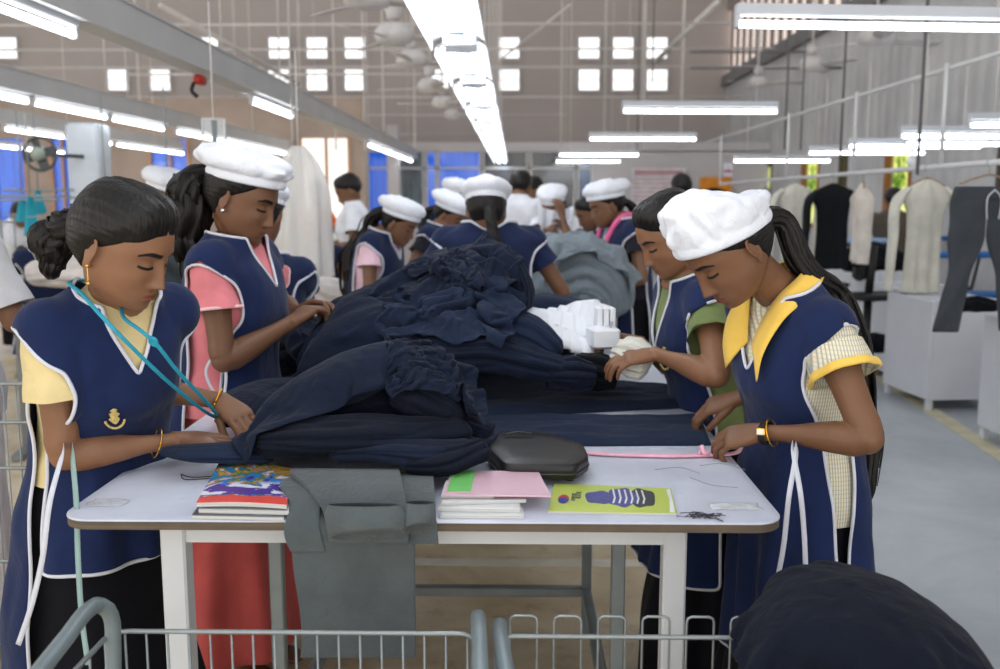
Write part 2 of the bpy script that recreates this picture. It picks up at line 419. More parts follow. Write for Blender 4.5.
class Human:
    def __init__(s, pos, face, label, group=None, H=1.52, lean=0.12, twist=0.0, lat=0.0, build=1.0,
                 head_c=None, head_face=None, head_pitch=0.3, head_roll=0.0, hscale=1.0, neck_fwd=0.02,
                 skin=None, voxel=.0045, detail=1.0, category='person', fv=None):
        s.k = H / 1.52; s.pos = A(*pos); s.lean = lean; s.twist = twist; s.lat = lat; s.build = build; s.voxel = voxel; s.detail = detail
        face = nrm(A(face[0], face[1], 0)); s.R0 = np.array([[face[1], face[0], 0], [-face[0], face[1], 0], [0, 0, 1.0]])
        s.fv = fv
        s.root = empty('person', s.pos, label, category, group)
        s.zt = np.linspace(0.0, 1.7, 341)
        al = lean * smooth(s.zt, .78, 1.22); be = lat * smooth(s.zt, .78, 1.22)
        dz = s.zt[1] - s.zt[0]
        s.cy = np.cumsum(np.sin(al)) * dz; s.cx = np.cumsum(np.sin(be)) * dz; s.cz = np.cumsum(np.cos(al) * np.cos(be)) * dz
        s.al, s.be = al, be
        # head
        hf = nrm(A(*(head_face if head_face is not None else face[:2]), 0)[:3]) if head_face is None or len(head_face) == 2 else nrm(A(*head_face))
        yaw = math.atan2(-hf[0], hf[1])
        s.Rh = rotz(yaw) @ rotx(-head_pitch) @ roty(head_roll)
        s.hs = s.k * hscale
        nb = s.post(A(0, 0, 1.285)); up = nrm(s.post(A(0, 0, 1.35)) - s.post(A(0, 0, 1.25)))
        piv = A(0, -.022, -.060)
        if head_c is None:
            nt = nb + up * .055 * s.k + s.R0 @ A(0, neck_fwd, 0)
            s.hc = nt - s.Rh @ piv * s.hs
        else: s.hc = A(*head_c)
        s.nb = nb; s.nt = s.hc + s.Rh @ piv * s.hs
        s.T = (s.Rh * s.hs, s.hc)
        s.skin = skin; s.arm = {}
        s.body = MB()
    def hl(s, p):   # head local -> world
        return np.asarray(p, float) @ s.T[0].T + s.T[1]
    def post(s, p):
        """rest (1.52 m figure facing +y) -> posed world"""
        p = np.asarray(p, float); z = p[..., 2]
        sc = s.build
        al = np.interp(z, s.zt, s.al); be = np.interp(z, s.zt, s.be)
        cx, cy, cz = np.interp(z, s.zt, s.cx), np.interp(z, s.zt, s.cy), np.interp(z, s.zt, s.cz)
        x, y = p[..., 0] * sc, p[..., 1] * sc
        tw = s.twist * smooth(z, .85, 1.2)
        x, y = x * np.cos(tw) - y * np.sin(tw), x * np.sin(tw) + y * np.cos(tw)
        q = np.stack([cx + x * np.cos(be), cy + y * np.cos(al), cz - y * np.sin(al) - x * np.sin(be)], -1) * s.k
        return q @ s.R0.T + s.pos
    def ik(s, side, wrist, pole, l1=.262, l2=.232, shoulder=None):
        """side 'r' (+x) or 'l'; wrist world point; pole = world direction the elbow points to"""
        sg = 1 if side == 'r' else -1
        S = s.post(A(sg * SHX, -.005, SHZ)) if shoulder is None else A(*shoulder)
        W = A(*wrist); l1 *= s.k; l2 *= s.k
        d = W - S; L = np.linalg.norm(d)
        if L > (l1 + l2) * .995:
            W = S + d / L * (l1 + l2) * .995; d = W - S; L = np.linalg.norm(d)
        u = d / L; a = (l1 * l1 - l2 * l2 + L * L) / (2 * L); h = math.sqrt(max(l1 * l1 - a * a, 0))
        pl = A(*pole); pl = nrm(pl - u * pl.dot(u))
        E = S + u * a + pl * h
        s.arm[side] = (S, E, W); return S, E, W
    def hand(s, side, dirv, normal, curl=(.3, .35, .4, .45), thumb=(.7, .3), spread=.08, sc=1.0):
        """dirv = wrist->knuckles; normal = back-of-hand direction. curl towards the palm"""
        S, E, W = s.arm[side]; k = s.k * sc; mb = s.body
        d = nrm(dirv); n = nrm(A(*normal) - d * np.dot(normal, d)); x = np.cross(d, n)   # x = lateral
        tsign = 1.0
        # thumb side: right hand palm down (n up, d forward) -> thumb to the left (-x where x = d x n = right)
        tsign = -1.0 if side == 'r' else 1.0
        R = np.array([x, d, n]).T
        tr = lambda p: np.asarray(p, float) * k @ R.T + W
        # palm
        rings = []
        a = np.linspace(0, 2 * PI, 20, endpoint=False)
        for yy, w, h, zo, xo in ((-.012, .0235, .0175, 0, 0), (.006, .0265, .0165, 0, 0), (.03, .034, .0150, 0, 0), (.055, .0385, .0135, .001, 0), (.074, .0385, .0115, .001, 0), (.084, .0340, .0085, -.001, 0)):
            c, si = np.cos(a), np.sin(a); nn = 2.6
            rings.append(tr(np.stack([xo + w * np.sign(c) * np.abs(c) ** (2 / nn), np.full(20, yy), zo + h * np.sign(si) * np.abs(si) ** (2 / nn)], 1)))
        mb.loft(rings)
        s.nails = getattr(s, 'nails', [])
        lens = ((.040, .024, .020), (.044, .027, .021), (.041, .025, .021), (.032, .019, .018))
        for i in range(4):
            bx = -tsign * (-.0285 + .0190 * i) ; by = (.076, .080, .077, .070)[i]
            sp = -tsign * (-1.5 + i) * spread
            cu = curl[i]; ang = 0.0; p = A(bx, by, .001); pts = [p - A(0, .02, 0), p]; rr = [.0088, .0090]
            dirp = None
            for j, L in enumerate(lens[i]):
                ang += cu * (0.8, 1.15, .75)[j]
                v = A(math.sin(sp) * math.cos(ang), math.cos(sp) * math.cos(ang), -math.sin(ang))
                q = p + v * L
                pts += [p + v * L * .5, q]; rr += [(.0082, .0076, .0070)[j], (.0083, .0074, .0056)[j]]
                p = q; dirp = v
            pts.append(p + dirp * .003); rr.append(.0028)
            rr = np.array(rr) * (1.0 if i < 3 else .88)
            mb.tube(tr(pts), rr * k, 10)
            nn_ = np.cross(dirp, A(1, 0, 0)); nn_ = nrm(nn_ if nn_[2] > 0 or abs(ang) > 1.2 else -nn_)
            s.nails.append(tr(p - dirp * .006 + A(0, 0, math.cos(ang)) * .006 + A(0, math.sin(ang), 0) * .006))
        # thumb from the side of the palm near its base
        ta, tc = thumb
        p = A(tsign * .018, .018, -.004); pts = [p]; rr = [.0125]
        ang = ta
        for j, L in enumerate((.034, .030, .025)):
            v = A(tsign * math.sin(ang) * .85, math.cos(ang) * .85 + .1, -.35 - tc * .4 * j); v = nrm(v)
            pts += [p + v * L * .5, p + v * L]; rr += [(.0125, .0100, .0088)[j], (.0108, .0095, .0068)[j]]; p = p + v * L; ang -= tc
        pts.append(p + v * .003); rr.append(.003)
        mb.tube(tr(pts), np.array(rr) * k, 10)
        s.nails.append(tr(p - v * .008 + A(tsign * .004, 0, .005)))
        s.tip = tr(p)
    def arm_mesh(s, side, thick=1.0):
        S, E, W = s.arm[side]; k = s.k * thick
        u, f = nrm(E - S), nrm(W - E)
        bend = 1.0
        pts = [S - u * .02 * k, S + u * .02 * k, lerp(S, E, .25), lerp(S, E, .5), lerp(S, E, .78), lerp(S, E, .93), E - (u - f) * .007 * k, lerp(E, W, .08), lerp(E, W, .28), lerp(E, W, .55), lerp(E, W, .8), lerp(E, W, .95), W + f * .006]
        rr = A(.040, .046, .0445, .0405, .0365, .0350, .0345, .0355, .0370, .0320, .0250, .0218, .0210) * k
        fl = A(1, 1, 1, 1, 1, 1, 1, 1, .95, .92, .85, .8, .78)
        s.body.tube(path(pts, 40), np.interp(np.linspace(0, 1, 40), np.linspace(0, 1, 13), rr), 20, np.interp(np.linspace(0, 1, 40), np.linspace(0, 1, 13), fl))
        for q, r in ((S, .047), (E - (u - f) * .003, .0352)): s.body.sphere(q, r * k, 14, 10)
    def finish_body(s, legs=True, feet_dir=None, feet=None):
        mb = s.body
        ph = np.linspace(0, 2 * PI, 40, endpoint=False)
        zs = np.linspace(.66, 1.31, 44)
        mb.loft([s.post(torso_pt(ph, np.full(40, z))) for z in zs])
        # neck
        pts = path([s.nb - (s.nt - s.nb) * .3, s.nb, lerp(s.nb, s.nt, .55), s.nt, s.nt + s.Rh @ A(0, .008, .045) * s.hs], 16)
        mb.tube(pts, np.interp(np.linspace(0, 1, 16), [0, .25, .55, .8, 1], A(.060, .052, .046, .048, .045)) * s.k, 24, .98)
        head_mesh(mb, s.T, s.detail, s.fv)
        if legs:
            for sg in (-1, 1):
                hx = A(sg * .075, 0, .74); 
                fp = A(sg * .075, .0, .07) if feet is None else None
                ft = s.post(fp) if feet is None else A(*feet[0 if sg < 0 else 1]) + A(0, 0, .07)
                hp = s.post(hx)
                kn = lerp(hp, ft, .5) + s.R0 @ A(0, .03, 0)
                pts = path([hp, lerp(hp, kn, .5), kn, lerp(kn, ft, .35), lerp(kn, ft, .8), ft, ft - A(0, 0, .03)], 24)
                mb.tube(pts, np.interp(np.linspace(0, 1, 24), [0, .25, .45, .6, .85, 1], A(.082, .070, .052, .050, .034, .036)) * s.k, 16)
                fd = s.R0 @ A(sg * .15, 1, 0); fd = nrm(fd if feet_dir is None else A(*feet_dir))
                base = ft - A(0, 0, .045)
                fr = []
                rx = np.cross(fd, A(0, 0, 1)); aa = np.linspace(0, 2 * PI, 14, endpoint=False)
                for t_, w, h in ((-.055, .015, .018), (-.045, .027, .032), (0, .031, .042), (.06, .034, .030), (.11, .042, .020), (.15, .040, .014), (.175, .026, .009)):
                    c0 = base + fd * t_ * s.k + A(0, 0, h - .022)
                    fr.append(c0 + (np.cos(aa) * w)[:, None] * rx + (np.sin(aa) * h)[:, None] * A(0, 0, 1))
                mb.loft(fr)
        o = mb.obj('body', s.skin, s.root, True, False)
        bake(o, [('REMESH', dict(mode='VOXEL', voxel_size=s.voxel * s.k, adaptivity=0.0)), ('SMOOTH', dict(factor=.5, iterations=1 if s.voxel < .004 else 1))])
        me = o.data; me.shade_smooth()
        if not me.materials: me.materials.append(s.skin)
        v = np.zeros(len(me.vertices) * 3); me.vertices.foreach_get('co', v); v = v.reshape(-1, 3) + s.pos
        near = np.linalg.norm(v - s.hc, axis=1) < .17
        mk = np.zeros((len(v), 3)); 
        l, b = head_marks(v[near], (s.Rh / 1.0 / s.hs * s.hs, s.hc) if False else (s.Rh, s.hc)) if s.hs == 1 else head_marks(s.hc + (v[near] - s.hc) / s.hs, (s.Rh, s.hc))
        mk[near, 0] = l; mk[near, 1] = b
        for q in getattr(s, 'nails', []):
            dd = np.linalg.norm(v - q, axis=1); mk[:, 2] = np.maximum(mk[:, 2], np.clip(1.3 - dd / (.0065 * s.k), 0, 1))
        at = me.attributes.new('marks', 'FLOAT_VECTOR', 'POINT'); at.data.foreach_set('vector', mk.ravel())
        s.body_o = o; return o
    # ------------------------------------------------------------ clothes
    def skirt(s, m, z0=.98, z1=.10, flare=.06, pleats=9, amp=.012, name='skirt', label=None, pt=None):
        n = 120; ph = np.linspace(0, 2 * PI, n, endpoint=False); rings = []
        for t in np.linspace(0, 1, 40):
            z = lerp(z0, z1, t); off = .004 + flare * smooth(t, .25, 1.0)
            zz = max(z, .70); p = torso_pt(ph, np.full(n, zz), off); p[:, 2] = z
            w = amp * smooth(t, .35, .9) * (np.sin(ph * pleats + 1.3 * np.sin(ph * 2)) + .5 * np.sin(ph * (pleats * 2 - 3) + 2))
            w = w + .6 * amp * smooth(t, .3, .6) * noise(np.stack([np.cos(ph) * 3, np.sin(ph) * 3, np.full(n, z * 4)], 1), 1, 5)
            d = np.stack([np.cos(ph), np.sin(ph), np.zeros(n)], 1); rings.append(s.post(p + d * w[:, None]))
        inner = [lerp(rings[-1], rings[-1].mean(0), .03), lerp(rings[-3], rings[-3].mean(0), .05)]
        mb = MB(); mb.loft(rings + inner, (True, True)); o = mb.obj(name, m, s.root, True, True)
        if label: o['label'] = label
        return o
    def blouse(s, m, sleeve=.13, z0=.86, flare=.014, off=.008, name='blouse', wr=.004, cuff=None, neck_z=1.30, sleeves=('l', 'r'), label=None, cuff_label=None, cuff_w=.016):
        mb = MB(); n = 64; ph = np.linspace(0, 2 * PI, n, endpoint=False); rings = []
        for z in np.linspace(z0, neck_z, 40):
            o_ = off + .006 * smooth(z, 1.0, .86)
            p = torso_pt(ph, np.full(n, z), o_)
            w = wr * fbm(p, 16, 3)
            d = np.stack([np.cos(ph), np.sin(ph), np.zeros(n)], 1); rings.append(s.post(p + d * w[:, None]))
        mb.loft(rings, (False, False))
        cuff_list = []
        for side in sleeves:
            cuffs = MB()
            S, E, W = s.arm[side]; u = nrm(E - S); L = sleeve * s.k
            inw = nrm(s.post(A(0, 0, SHZ)) - S)
            c0 = S + inw * .035 * s.k + A(0, 0, -.002)
            pts = path([c0, S + inw * .012 * s.k - u * .006, S + u * .03 * s.k, S + u * L * .6, S + u * L], 22)
            tt = np.linspace(0, 1, 22)
            rr = np.interp(tt, [0, .2, .4, .7, 1], A(.046, .056, .057, .057, .055 + flare)) * s.k
            rnd = 3.7 if side == 'l' else 9.1
            fn = lambda q, a: 1 + .045 * np.sin(a * 3 + rnd) * q + .03 * np.sin(a * 7 + q * 9 + rnd) * (.3 + q)
            mb.tube(pts, rr, 36, 1.0, caps=False, fn=fn)
            mb.tube([pts[-1], pts[-1] - u * .03, pts[-1] - u * .06], A(rr[-1] - .003, rr[-1] - .006, rr[-1] - .010), 36, 1.0, caps=False)
            if cuff is not None:
                e = pts[-1]; cuffs.tube([e - u * cuff_w, e - u * cuff_w * .5, e, e + u * .001], A(rr[-1] - .001, rr[-1] + .0018, rr[-1] + .0022, rr[-1] - .003), 36, 1.0, caps=False,
                                        fn=lambda q, a: 1 + .045 * np.sin(a * 3 + rnd) + .03 * np.sin(a * 7 + 9 + rnd) * 1.3); cuff_list.append(cuffs)
        o = mb.obj(name, m, s.root, True, True)
        if label: o['label'] = label
        if cuff is not None:
            for q_ in cuff_list:
                c = q_.obj('sleeve_hem', cuff, s.root, True, True)
                if cuff_label: c['label'] = cuff_label
        return o
    def push(s, g, rest, gout):
        for side, (S, E, W) in s.arm.items():
            sg = 1 if side == 'r' else -1
            u = nrm(E - S); inw = nrm(s.post(A(0, 0, SHZ)) - S); r = (.0625 + .006) * s.k
            for a_, b_ in ((S + inw * .03, S + u * .02), (S + u * .0, S + u * .13 * s.k)):
                ab = b_ - a_; t = np.clip((g - a_) @ ab / ab.dot(ab), 0, 1); q = a_ + t[:, None] * ab; v = g - q; d = np.linalg.norm(v, axis=1)
                ok = (d < r) & (rest[:, 0] * sg > .03) & (rest[:, 2] > 1.06)
                out = gout - g; okd = np.sum(v * out, 1) > -.002
                ok &= okd | (rest[:, 2] > 1.22)
                f = np.where(ok, r / np.maximum(d, .012), 1.0); f = np.minimum(f, 3.0)
                g = q + v * f[:, None]
        return g
    def tunic(s, m, trim, hem=.42, front_hem=None, vz=1.165, gap=1.0, off=.026, flare=.085, over=.0, name='tunic', wr=.005, trim_r=.0042, hi=True, seed=0, vx=.070, back_vz=1.255, gz=(.30, .60, .80, .95, 1.05, 1.12, 1.18, 1.212, 1.228, 1.32), gv=(10, 12, 14, 20, 27, 33, 29, 15, 0, 0)):
        nz, na = (90, 26) if hi else (36, 10)
        zt = A(hem, .60, .70, .80, .88, .95, 1.02, 1.08, 1.14, 1.19, 1.225, 1.25, 1.275, 1.305)
        ta = A(.165 + flare, .172 + flare * .6, .170 + flare * .35, .168 + flare * .15, .156, .146, .148, .152, .158, .172 + over, .186 + over, .166 + over * .5, .115, .080)
        tb = A(.118 + flare, .125 + flare * .6, .126 + flare * .35, .128 + flare * .15, .118, .110, .112, .122, .116, .102, .086, .070, .062, .060)
        ty = A(0, 0, 0, 0, 0, 0, .004, .010, .006, .0, -.006, -.010, -.010, -.008)
        zs = np.linspace(hem, 1.300, nz)
        v, f = [], []; cnt = 0
        V = MB()
        for fr in (1, -1):
            if fr > 0 and front_hem: zs = np.linspace(front_hem, 1.300, nz)
            else: zs = np.linspace(hem, 1.300, nz)
            if front_hem:
                k0 = int(np.argmin(np.abs(zs - .98))); zs = np.r_[np.linspace(zs[0], .98, nz - 50), np.linspace(.98, 1.300, 51)[1:]]
            for sd in (1, -1):
                g = np.zeros((nz, na, 3))
                for i, z in enumerate(zs):
                    a = crv(zt, ta, z) + off - .012; b = crv(zt, tb, z) + off - .012; yo = crv(zt, ty, z)
                    g0 = np.radians(np.interp(z, gz, gv)) * gap
                    z1 = vz if fr > 0 else back_vz
                    xi = vx * smooth(z, z1, 1.315) ** .62 if z > z1 else 0.0
                    xi = min(xi, a * .97)
                    ci = (xi / a) ** (2.4 / 2)
                    g1 = math.acos(min(1, ci))
                    g1 = max(g1, g0 + .02)
                    ph = np.linspace(g0, g1, na)
                    c, si = np.cos(ph), np.sin(ph)
                    x = a * c ** (2 / 2.4); y = b * np.abs(si) ** (2 / 2.4)
                    p = np.stack([sd * x, yo + fr * y, np.full(na, z)], 1)
                    w = wr * fbm(p * A(1, 1, .45), 13, seed + 4) + wr * 1.6 * smooth(z, 1.0, .6) * np.sin(x * 55 * sd + fr + 2 * noise(p, 4, seed))
                    p[:, 0] += sd * w * c; p[:, 1] += fr * w * si
                    g[i] = s.push(s.post(p), p, s.post(p + A(0, .02 * fr, 0) * (np.abs(si) ** .5)[:, None] + A(sd * .02, 0, 0) * (c ** 2)[:, None]))
                V.grid(g if sd * fr > 0 else g[:, ::-1])
        me = V.mesh(name)
        import bmesh
        bm = bmesh.new(); bm.from_mesh(me); bmesh.ops.remove_doubles(bm, verts=bm.verts, dist=.0022 if hi else .004)
        bmesh.ops.recalc_face_normals(bm, faces=bm.faces)
        # trace the open edges for the piping
        edges = [e for e in bm.edges if e.is_boundary]; adj = {}
        for e in edges:
            a, b = e.verts; adj.setdefault(a.index, []).append(b.index); adj.setdefault(b.index, []).append(a.index)
        bm.verts.ensure_lookup_table(); co = [np.array(vv.co) for vv in bm.verts]
        bm.verts.index_update(); adj = {}
        for e in edges:
            a, b = e.verts; adj.setdefault(a.index, []).append(b.index); adj.setdefault(b.index, []).append(a.index)
        loops, seen = [], set()
        for st in adj:
            if st in seen: continue
            lp = [st]; seen.add(st); cur = st
            while True:
                nx = [q for q in adj[cur] if q not in seen]
                if not nx: break
                cur = nx[0]; seen.add(cur); lp.append(cur)
            if len(lp) > 10: loops.append([co[q] for q in lp])
        bm.to_mesh(me); bm.free()
        me.materials.append(m); o = link(name, me, s.root, True)
        bake(o, [('SOLIDIFY', dict(thickness=.0035, offset=-1.0))]); o.data.shade_smooth()
        if trim is not None:
            tb_ = MB()
            for lp in loops:
                pts = np.array(lp); L = np.linalg.norm(np.diff(pts, axis=0), axis=1)
                cut = [0] + [i + 1 for i, q in enumerate(L) if q > .05] + [len(pts)]
                for a, b in zip(cut[:-1], cut[1:]):
                    q = pts[a:b]
                    if len(q) < 4: continue
                    if np.linalg.norm(q[0] - q[-1]) < .04: q = np.vstack([q, q[:1]])
                    for _ in range(3): q[1:-1] = q[1:-1] * .5 + (q[:-2] + q[2:]) * .25
                    tb_.tube(q, trim_r * s.k, 6, 1.0, caps=True)
            t = tb_.obj('piping', trim, o, True, False)
            t['label'] = 'white piping along the edges'
        s.tunic_o = o; return o
    def hair_shell(s, thick=.010, front=.070, low=-.065, part=True, name='hair', temple=.030, groove=.0016, bulk=0.0, crown=1.0):
        """hair pulled back over the scalp; sinks into the skull outside the hairline"""
        mb = MB(); nz, na = 70, 110
        zs = np.linspace(-.100, .1075, nz); ph = np.linspace(-PI, PI, na, endpoint=False)
        Z, PHI = np.meshgrid(zs, ph, indexing='ij'); ap = np.abs(PHI)
        hl_ = np.interp(ap, np.radians([0, 22, 45, 62, 78, 92, 108, 125, 180]), [front, front - .004, front - .020, temple, temple - .018, temple - .035, low + .03, low + .006, low])
        m = smooth(Z - hl_, -.005, .007); m2 = smooth(Z - hl_, .0, .045)
        off = -.010 + .0125 * m + thick * m2 - (1 - crown) * (thick + .006) * m * smooth(Z, .045, .075)
        m2 = m2 * (1 - (1 - crown) * smooth(Z, .045, .075))
        off = off + bulk * m * smooth(ap, 1.0, 2.4) * smooth(Z, .1, .0)
        x0, y0 = head_pt(PHI, Z, 0.0)
        th_ = np.arctan2(x0, Z + .03 + .25 * (y0 < -.03) * 0)
        flow = np.sin(th_ * 46 + 2.5 * noise(np.stack([x0, y0 * .3, Z], -1), 30, 3)) + .6 * np.sin(th_ * 87 + 2 * noise(np.stack([x0, y0 * .3, Z], -1), 50, 7))
        off = off + groove * .5 * flow * m2
        if part: off = off - .004 * np.exp(-(x0 / .004) ** 2) * m * (Z > .03) * (y0 > -.03)
        x, y = head_pt(PHI, Z, off)
        zz = Z + np.where(Z > .05, (Z - .05) / .0575 * off, 0) * 1.0
        if part: zz = zz - .003 * np.exp(-(x / .006) ** 2) * m
        mb.loft(s.hl(np.stack([x, y, zz], -1)))
        return mb.obj(name, HAIR, s.root, True, True)
    def tail(s, pts, rad, name='ponytail', flat=.8, n=40, m=72, curl=.0, parent=None, braid=False, rough=.06, world=True, seed=1):
        pts = np.asarray(pts, float) if world else s.hl(pts)
        mb = MB(); p = path(pts, m)
        if curl: p = p + curl * np.stack([noise(np.stack([np.linspace(0, 9, m), np.zeros(m) + q, np.zeros(m)], 1), 1, seed + q) for q in range(3)], 1) * smooth(np.linspace(0, 1, m), 0, .3)[:, None]
        rr = np.interp(np.linspace(0, 1, m), np.linspace(0, 1, len(rad)), rad)
        if braid:
            fn = lambda t, a: 1 + .20 * np.abs(np.sin(t * 30 + a)) - .1 + .03 * np.sin(a * 14)
        else:
            fn = lambda t, a: 1 + rough * np.sin(a * 9 + t * 5 + seed) + rough * .7 * np.sin(a * 17 - t * 11) + rough * 2.0 * noise(np.stack([np.cos(a) * 1.6 + seed, np.sin(a) * 1.6, np.full(len(a), t * 16)], 1), 1, 3)
        mb.tube(p, rr, n, flat, fn=fn)
        # loose locks
        rnd = random.Random(seed)
        for i in range(0 if braid else 9):
            a = rnd.uniform(0, 2 * PI); st = rnd.uniform(.05, .4); en = rnd.uniform(.8, 1.0)
            ii = np.linspace(int(st * (m - 1)), int(en * (m - 1)), 26).astype(int)
            wob = np.stack([np.sin(np.linspace(0, rnd.uniform(4, 9), 26) + a), np.cos(np.linspace(0, rnd.uniform(4, 9), 26) + a), np.zeros(26)], 1) * .004
            side = A(math.cos(a), math.sin(a), 0.1)
            mb.tube(p[ii] + side * (rr[ii] * .98)[:, None] + wob, np.interp(np.linspace(0, 1, 26), [0, .5, 1], [.002, .006, .001]), 6)
        return mb.obj(name, HAIR, parent or s.root, True, True)
    def cap(s, m, puff=1.0, back=.5, height=.098, front=.052, rear=-.010, name='cap', seed=0, band=.022, rear_drop=.0, hi=True, tilt=None, label=None):
        """gathered mob cap: band round the head, puffed crown sagging to the back"""
        n = 96 if hi else 40; mb = MB(); th = np.linspace(0, 2 * PI, n, endpoint=False)  # th 0 = front
        fy, by, w = .086 + .010, -.118, .0785 + .009
        c0 = (fy + by) / 2; ry = (fy - by) / 2
        X = w * np.sin(th); Y = c0 + ry * np.cos(th); Zr = lerp(rear, front, (np.cos(th) + 1) / 2)
        sw = w / .082
        rim = np.stack([X, Y, Zr], 1)
        upn = nrm(A(0, -(front - rear), (fy - by)))   # normal of the rim plane
        cen = A(0, c0, (front + rear) / 2)
        rings = []
        rnd = seed * 13.7
        pl = lambda k, am: am * (np.sin(th * 17 + rnd) * .5 + np.sin(th * 29 + rnd * 2) * .35 + np.sin(th * 11 + rnd) * .4)
        rings.append(cen + (rim - cen) * .965 + upn * .004)
        rings.append(cen + (rim - cen) * .99)
        rings.append(cen + (rim - cen) * 1.012 + upn * band * .15)
        rings.append(cen + (rim - cen) * 1.015 + upn * band * .9)
        rings.append(cen + (rim - cen) * 1.005 + upn * band)
        prof = [(1.06, .06), (1.13 , .16), (1.18, .32), (1.18, .50), (1.12, .67), (1.0, .80), (.83, .90), (.62, .965), (.38, .99), (.15, 1.0), (.02, 1.0)]
        for i, (r, h) in enumerate(prof):
            rr = 1 + (r - 1) * (puff if r > 1 else 1)
            sh = back * .042 * h * (1.0)
            fold = 1 + pl(i, .030 * math.exp(-i * .42)) 
            q = cen + (rim - cen) * (rr * fold)[:, None] + upn * (band + height * h) + A(0, -1, 0) * sh * 1.0
            # sag: rear drops, front stays taut
            rearw = (1 - np.cos(th)) / 2
            q = q - upn * (height * h * rear_drop * smooth(-(q[:, 1] - c0 + .01), .0, .10))[:, None]
            q = q + A(0, -.018, -.018) * (back * rearw * math.sin(min(1, h * 1.15) * PI))[:, None]
            nz_ = fbm(q, 22, seed + 3, 2) * .0055 + .004 * np.sin(4 * fbm(q * A(1, 1, 1), 11, seed + 8, 2) * 3)
            q = q + (q - cen) / .1 * (nz_ * min(1, i / 2 + .3))[:, None]
            rings.append(q)
        o = None
        R = [s.hl(r) for r in rings]
        if hi:
            R = list(path(np.array(R).reshape(len(R), -1), 48).reshape(48, n, 3))
        mb.loft(R, (False, True)); o = mb.obj(name, m, s.root, True, True)
        if label: o['label'] = label
        return o
# ================================================================ setting
def floor_mat():
    t = NT('floor_concrete'); o = t.obj(); sep = t.n('ShaderNodeSeparateXYZ'); t.link(o, sep.inputs[0])
    n1 = t.noise(1.3, 6, rough=.65, dist=.6); n2 = t.noise(7, 5, rough=.7)
    beige = t.mix(t.ramp(n1, .35, .68), sr(202, 182, 150), sr(234, 220, 190))
    beige = t.mix(t.math('MULTIPLY', t.ramp(n2, .52, .75), .55), beige, sr(140, 106, 72))
    grey = t.mix(t.ramp(n1, .3, .7), sr(152, 158, 164), sr(176, 182, 188))
    grey = t.mix(t.math('MULTIPLY', t.ramp(n2, .6, .8), .25), grey, sr(190, 195, 200))
    # the walkway paint ends on a line that runs just right of the table
    x = t.math('ADD', sep.outputs[0], t.math('MULTIPLY', sep.outputs[1], -0.03))
    t.base(t.mix(t.ramp(x, .50, .52), beige, grey))
    t.set(Roughness=t.math('ADD', t.math('MULTIPLY', n2, .25), .22), Specular_IOR_Level=.5)
    t.bump(n2, .05, .004); return t.mat
FLOOR = floor_mat()
def gm(x0, y0, z0, x1, y1, z1):
    return A((x0 + x1) / 2, (y0 + y1) / 2, (z0 + z1) / 2), A(abs(x1 - x0), abs(y1 - y0), abs(z1 - z0))
def bx(mb, x0, y0, z0, x1, y1, z1, **k):
    c, d = gm(x0, y0, z0, x1, y1, z1); mb.box(c, d, **k); return mb
WALLM = mat('wall_paint_brown', sr(180, 171, 168), .9, .05, .6, .05, 8)
RWALL = mat('wall_sheet_grey', sr(176, 177, 180), .8, .04, .8, .0)
def rwall_mat():
    t = NT('wall_corrugated'); sep = t.n('ShaderNodeSeparateXYZ'); t.link(t.obj(), sep.inputs[0])
    w = t.math('SINE', t.math('MULTIPLY', sep.outputs[1], 22.0)); n = t.noise(1.2, 4)
    t.base(t.mix(t.ramp(n, .3, .7), sr(176, 176, 179), sr(196, 196, 198))); t.set(Roughness=.7)
    t.bump(w, .25, .03); return t.mat
RWALL = rwall_mat()
PARTM = mat('partition_paint', sr(196, 192, 196), .8, .04, 1.0, 0)
WHITE_METAL = mat('white_metal', sr(205, 207, 210), .45, .05, 5, .03)
GREY_METAL = mat('grey_metal', sr(142, 150, 152), .4, .08, 12, .05, metal=.3)
DARKM = mat('dark_frame', sr(70, 60, 55), .6)
WOODM = mat('window_wood', sr(150, 92, 52), .6, .2, 8)
mb = MB(); bx(mb, -14, -1.5, -.12, 5.6, 24, 0); struct(mb.obj('floor', FLOOR, None, False, loc=(0, 0, 0)))
mb = MB(); bx(mb, -14, 22, 0, 5.0, 22.2, 9.0); struct(mb.obj('wall_back', WALLM, None, False))
# right wall: panelled wall with window openings, beam and louvred band above
RX = 4.72
wins = []
for i, (a, b, t_, bt) in enumerate([(750, 771, 166, 232), (801, 818, 160, 236), (884, 910, 156, 240), (996, 1050, 150, 250), (838, 846, 162, 236)]):
    ya, yb = PX(a, 200, RX)[1], PX(b, 200, RX)[1]
    wins.append((min(ya, yb), max(ya, yb)))
wins.sort()
mb = MB(); y = -1.5
WZ0, WZ1 = .95, 2.05
for (a, b) in wins:
    bx(mb, RX, y, 0, RX + .16, a, 3.9); bx(mb, RX, a, 0, RX + .16, b, WZ0); bx(mb, RX, a, WZ1, RX + .16, b, 3.9); y = b
bx(mb, RX, y, 0, RX + .16, 22, 3.9); struct(mb.obj('wall_right', RWALL, None, False))
def foliage_mat():
    t = NT('garden_light'); n = t.noise(2.2, 6, rough=.7)
    c = t.mix(t.ramp(n, .38, .5), sr(70, 110, 30), sr(222, 230, 120)); c = t.mix(t.ramp(n, .5, .62), c, sr(255, 250, 225))
    e = t.n('ShaderNodeEmission'); t.link(c, e.inputs[0]); e.inputs[1].default_value = 1.5; t.link(e.outputs[0], t.out.inputs[0]); return t.mat
GARDEN = foliage_mat(); SKYPANE = emit('daylight_pane', (1.0, 1.0, 1.0, 1), 1.9)
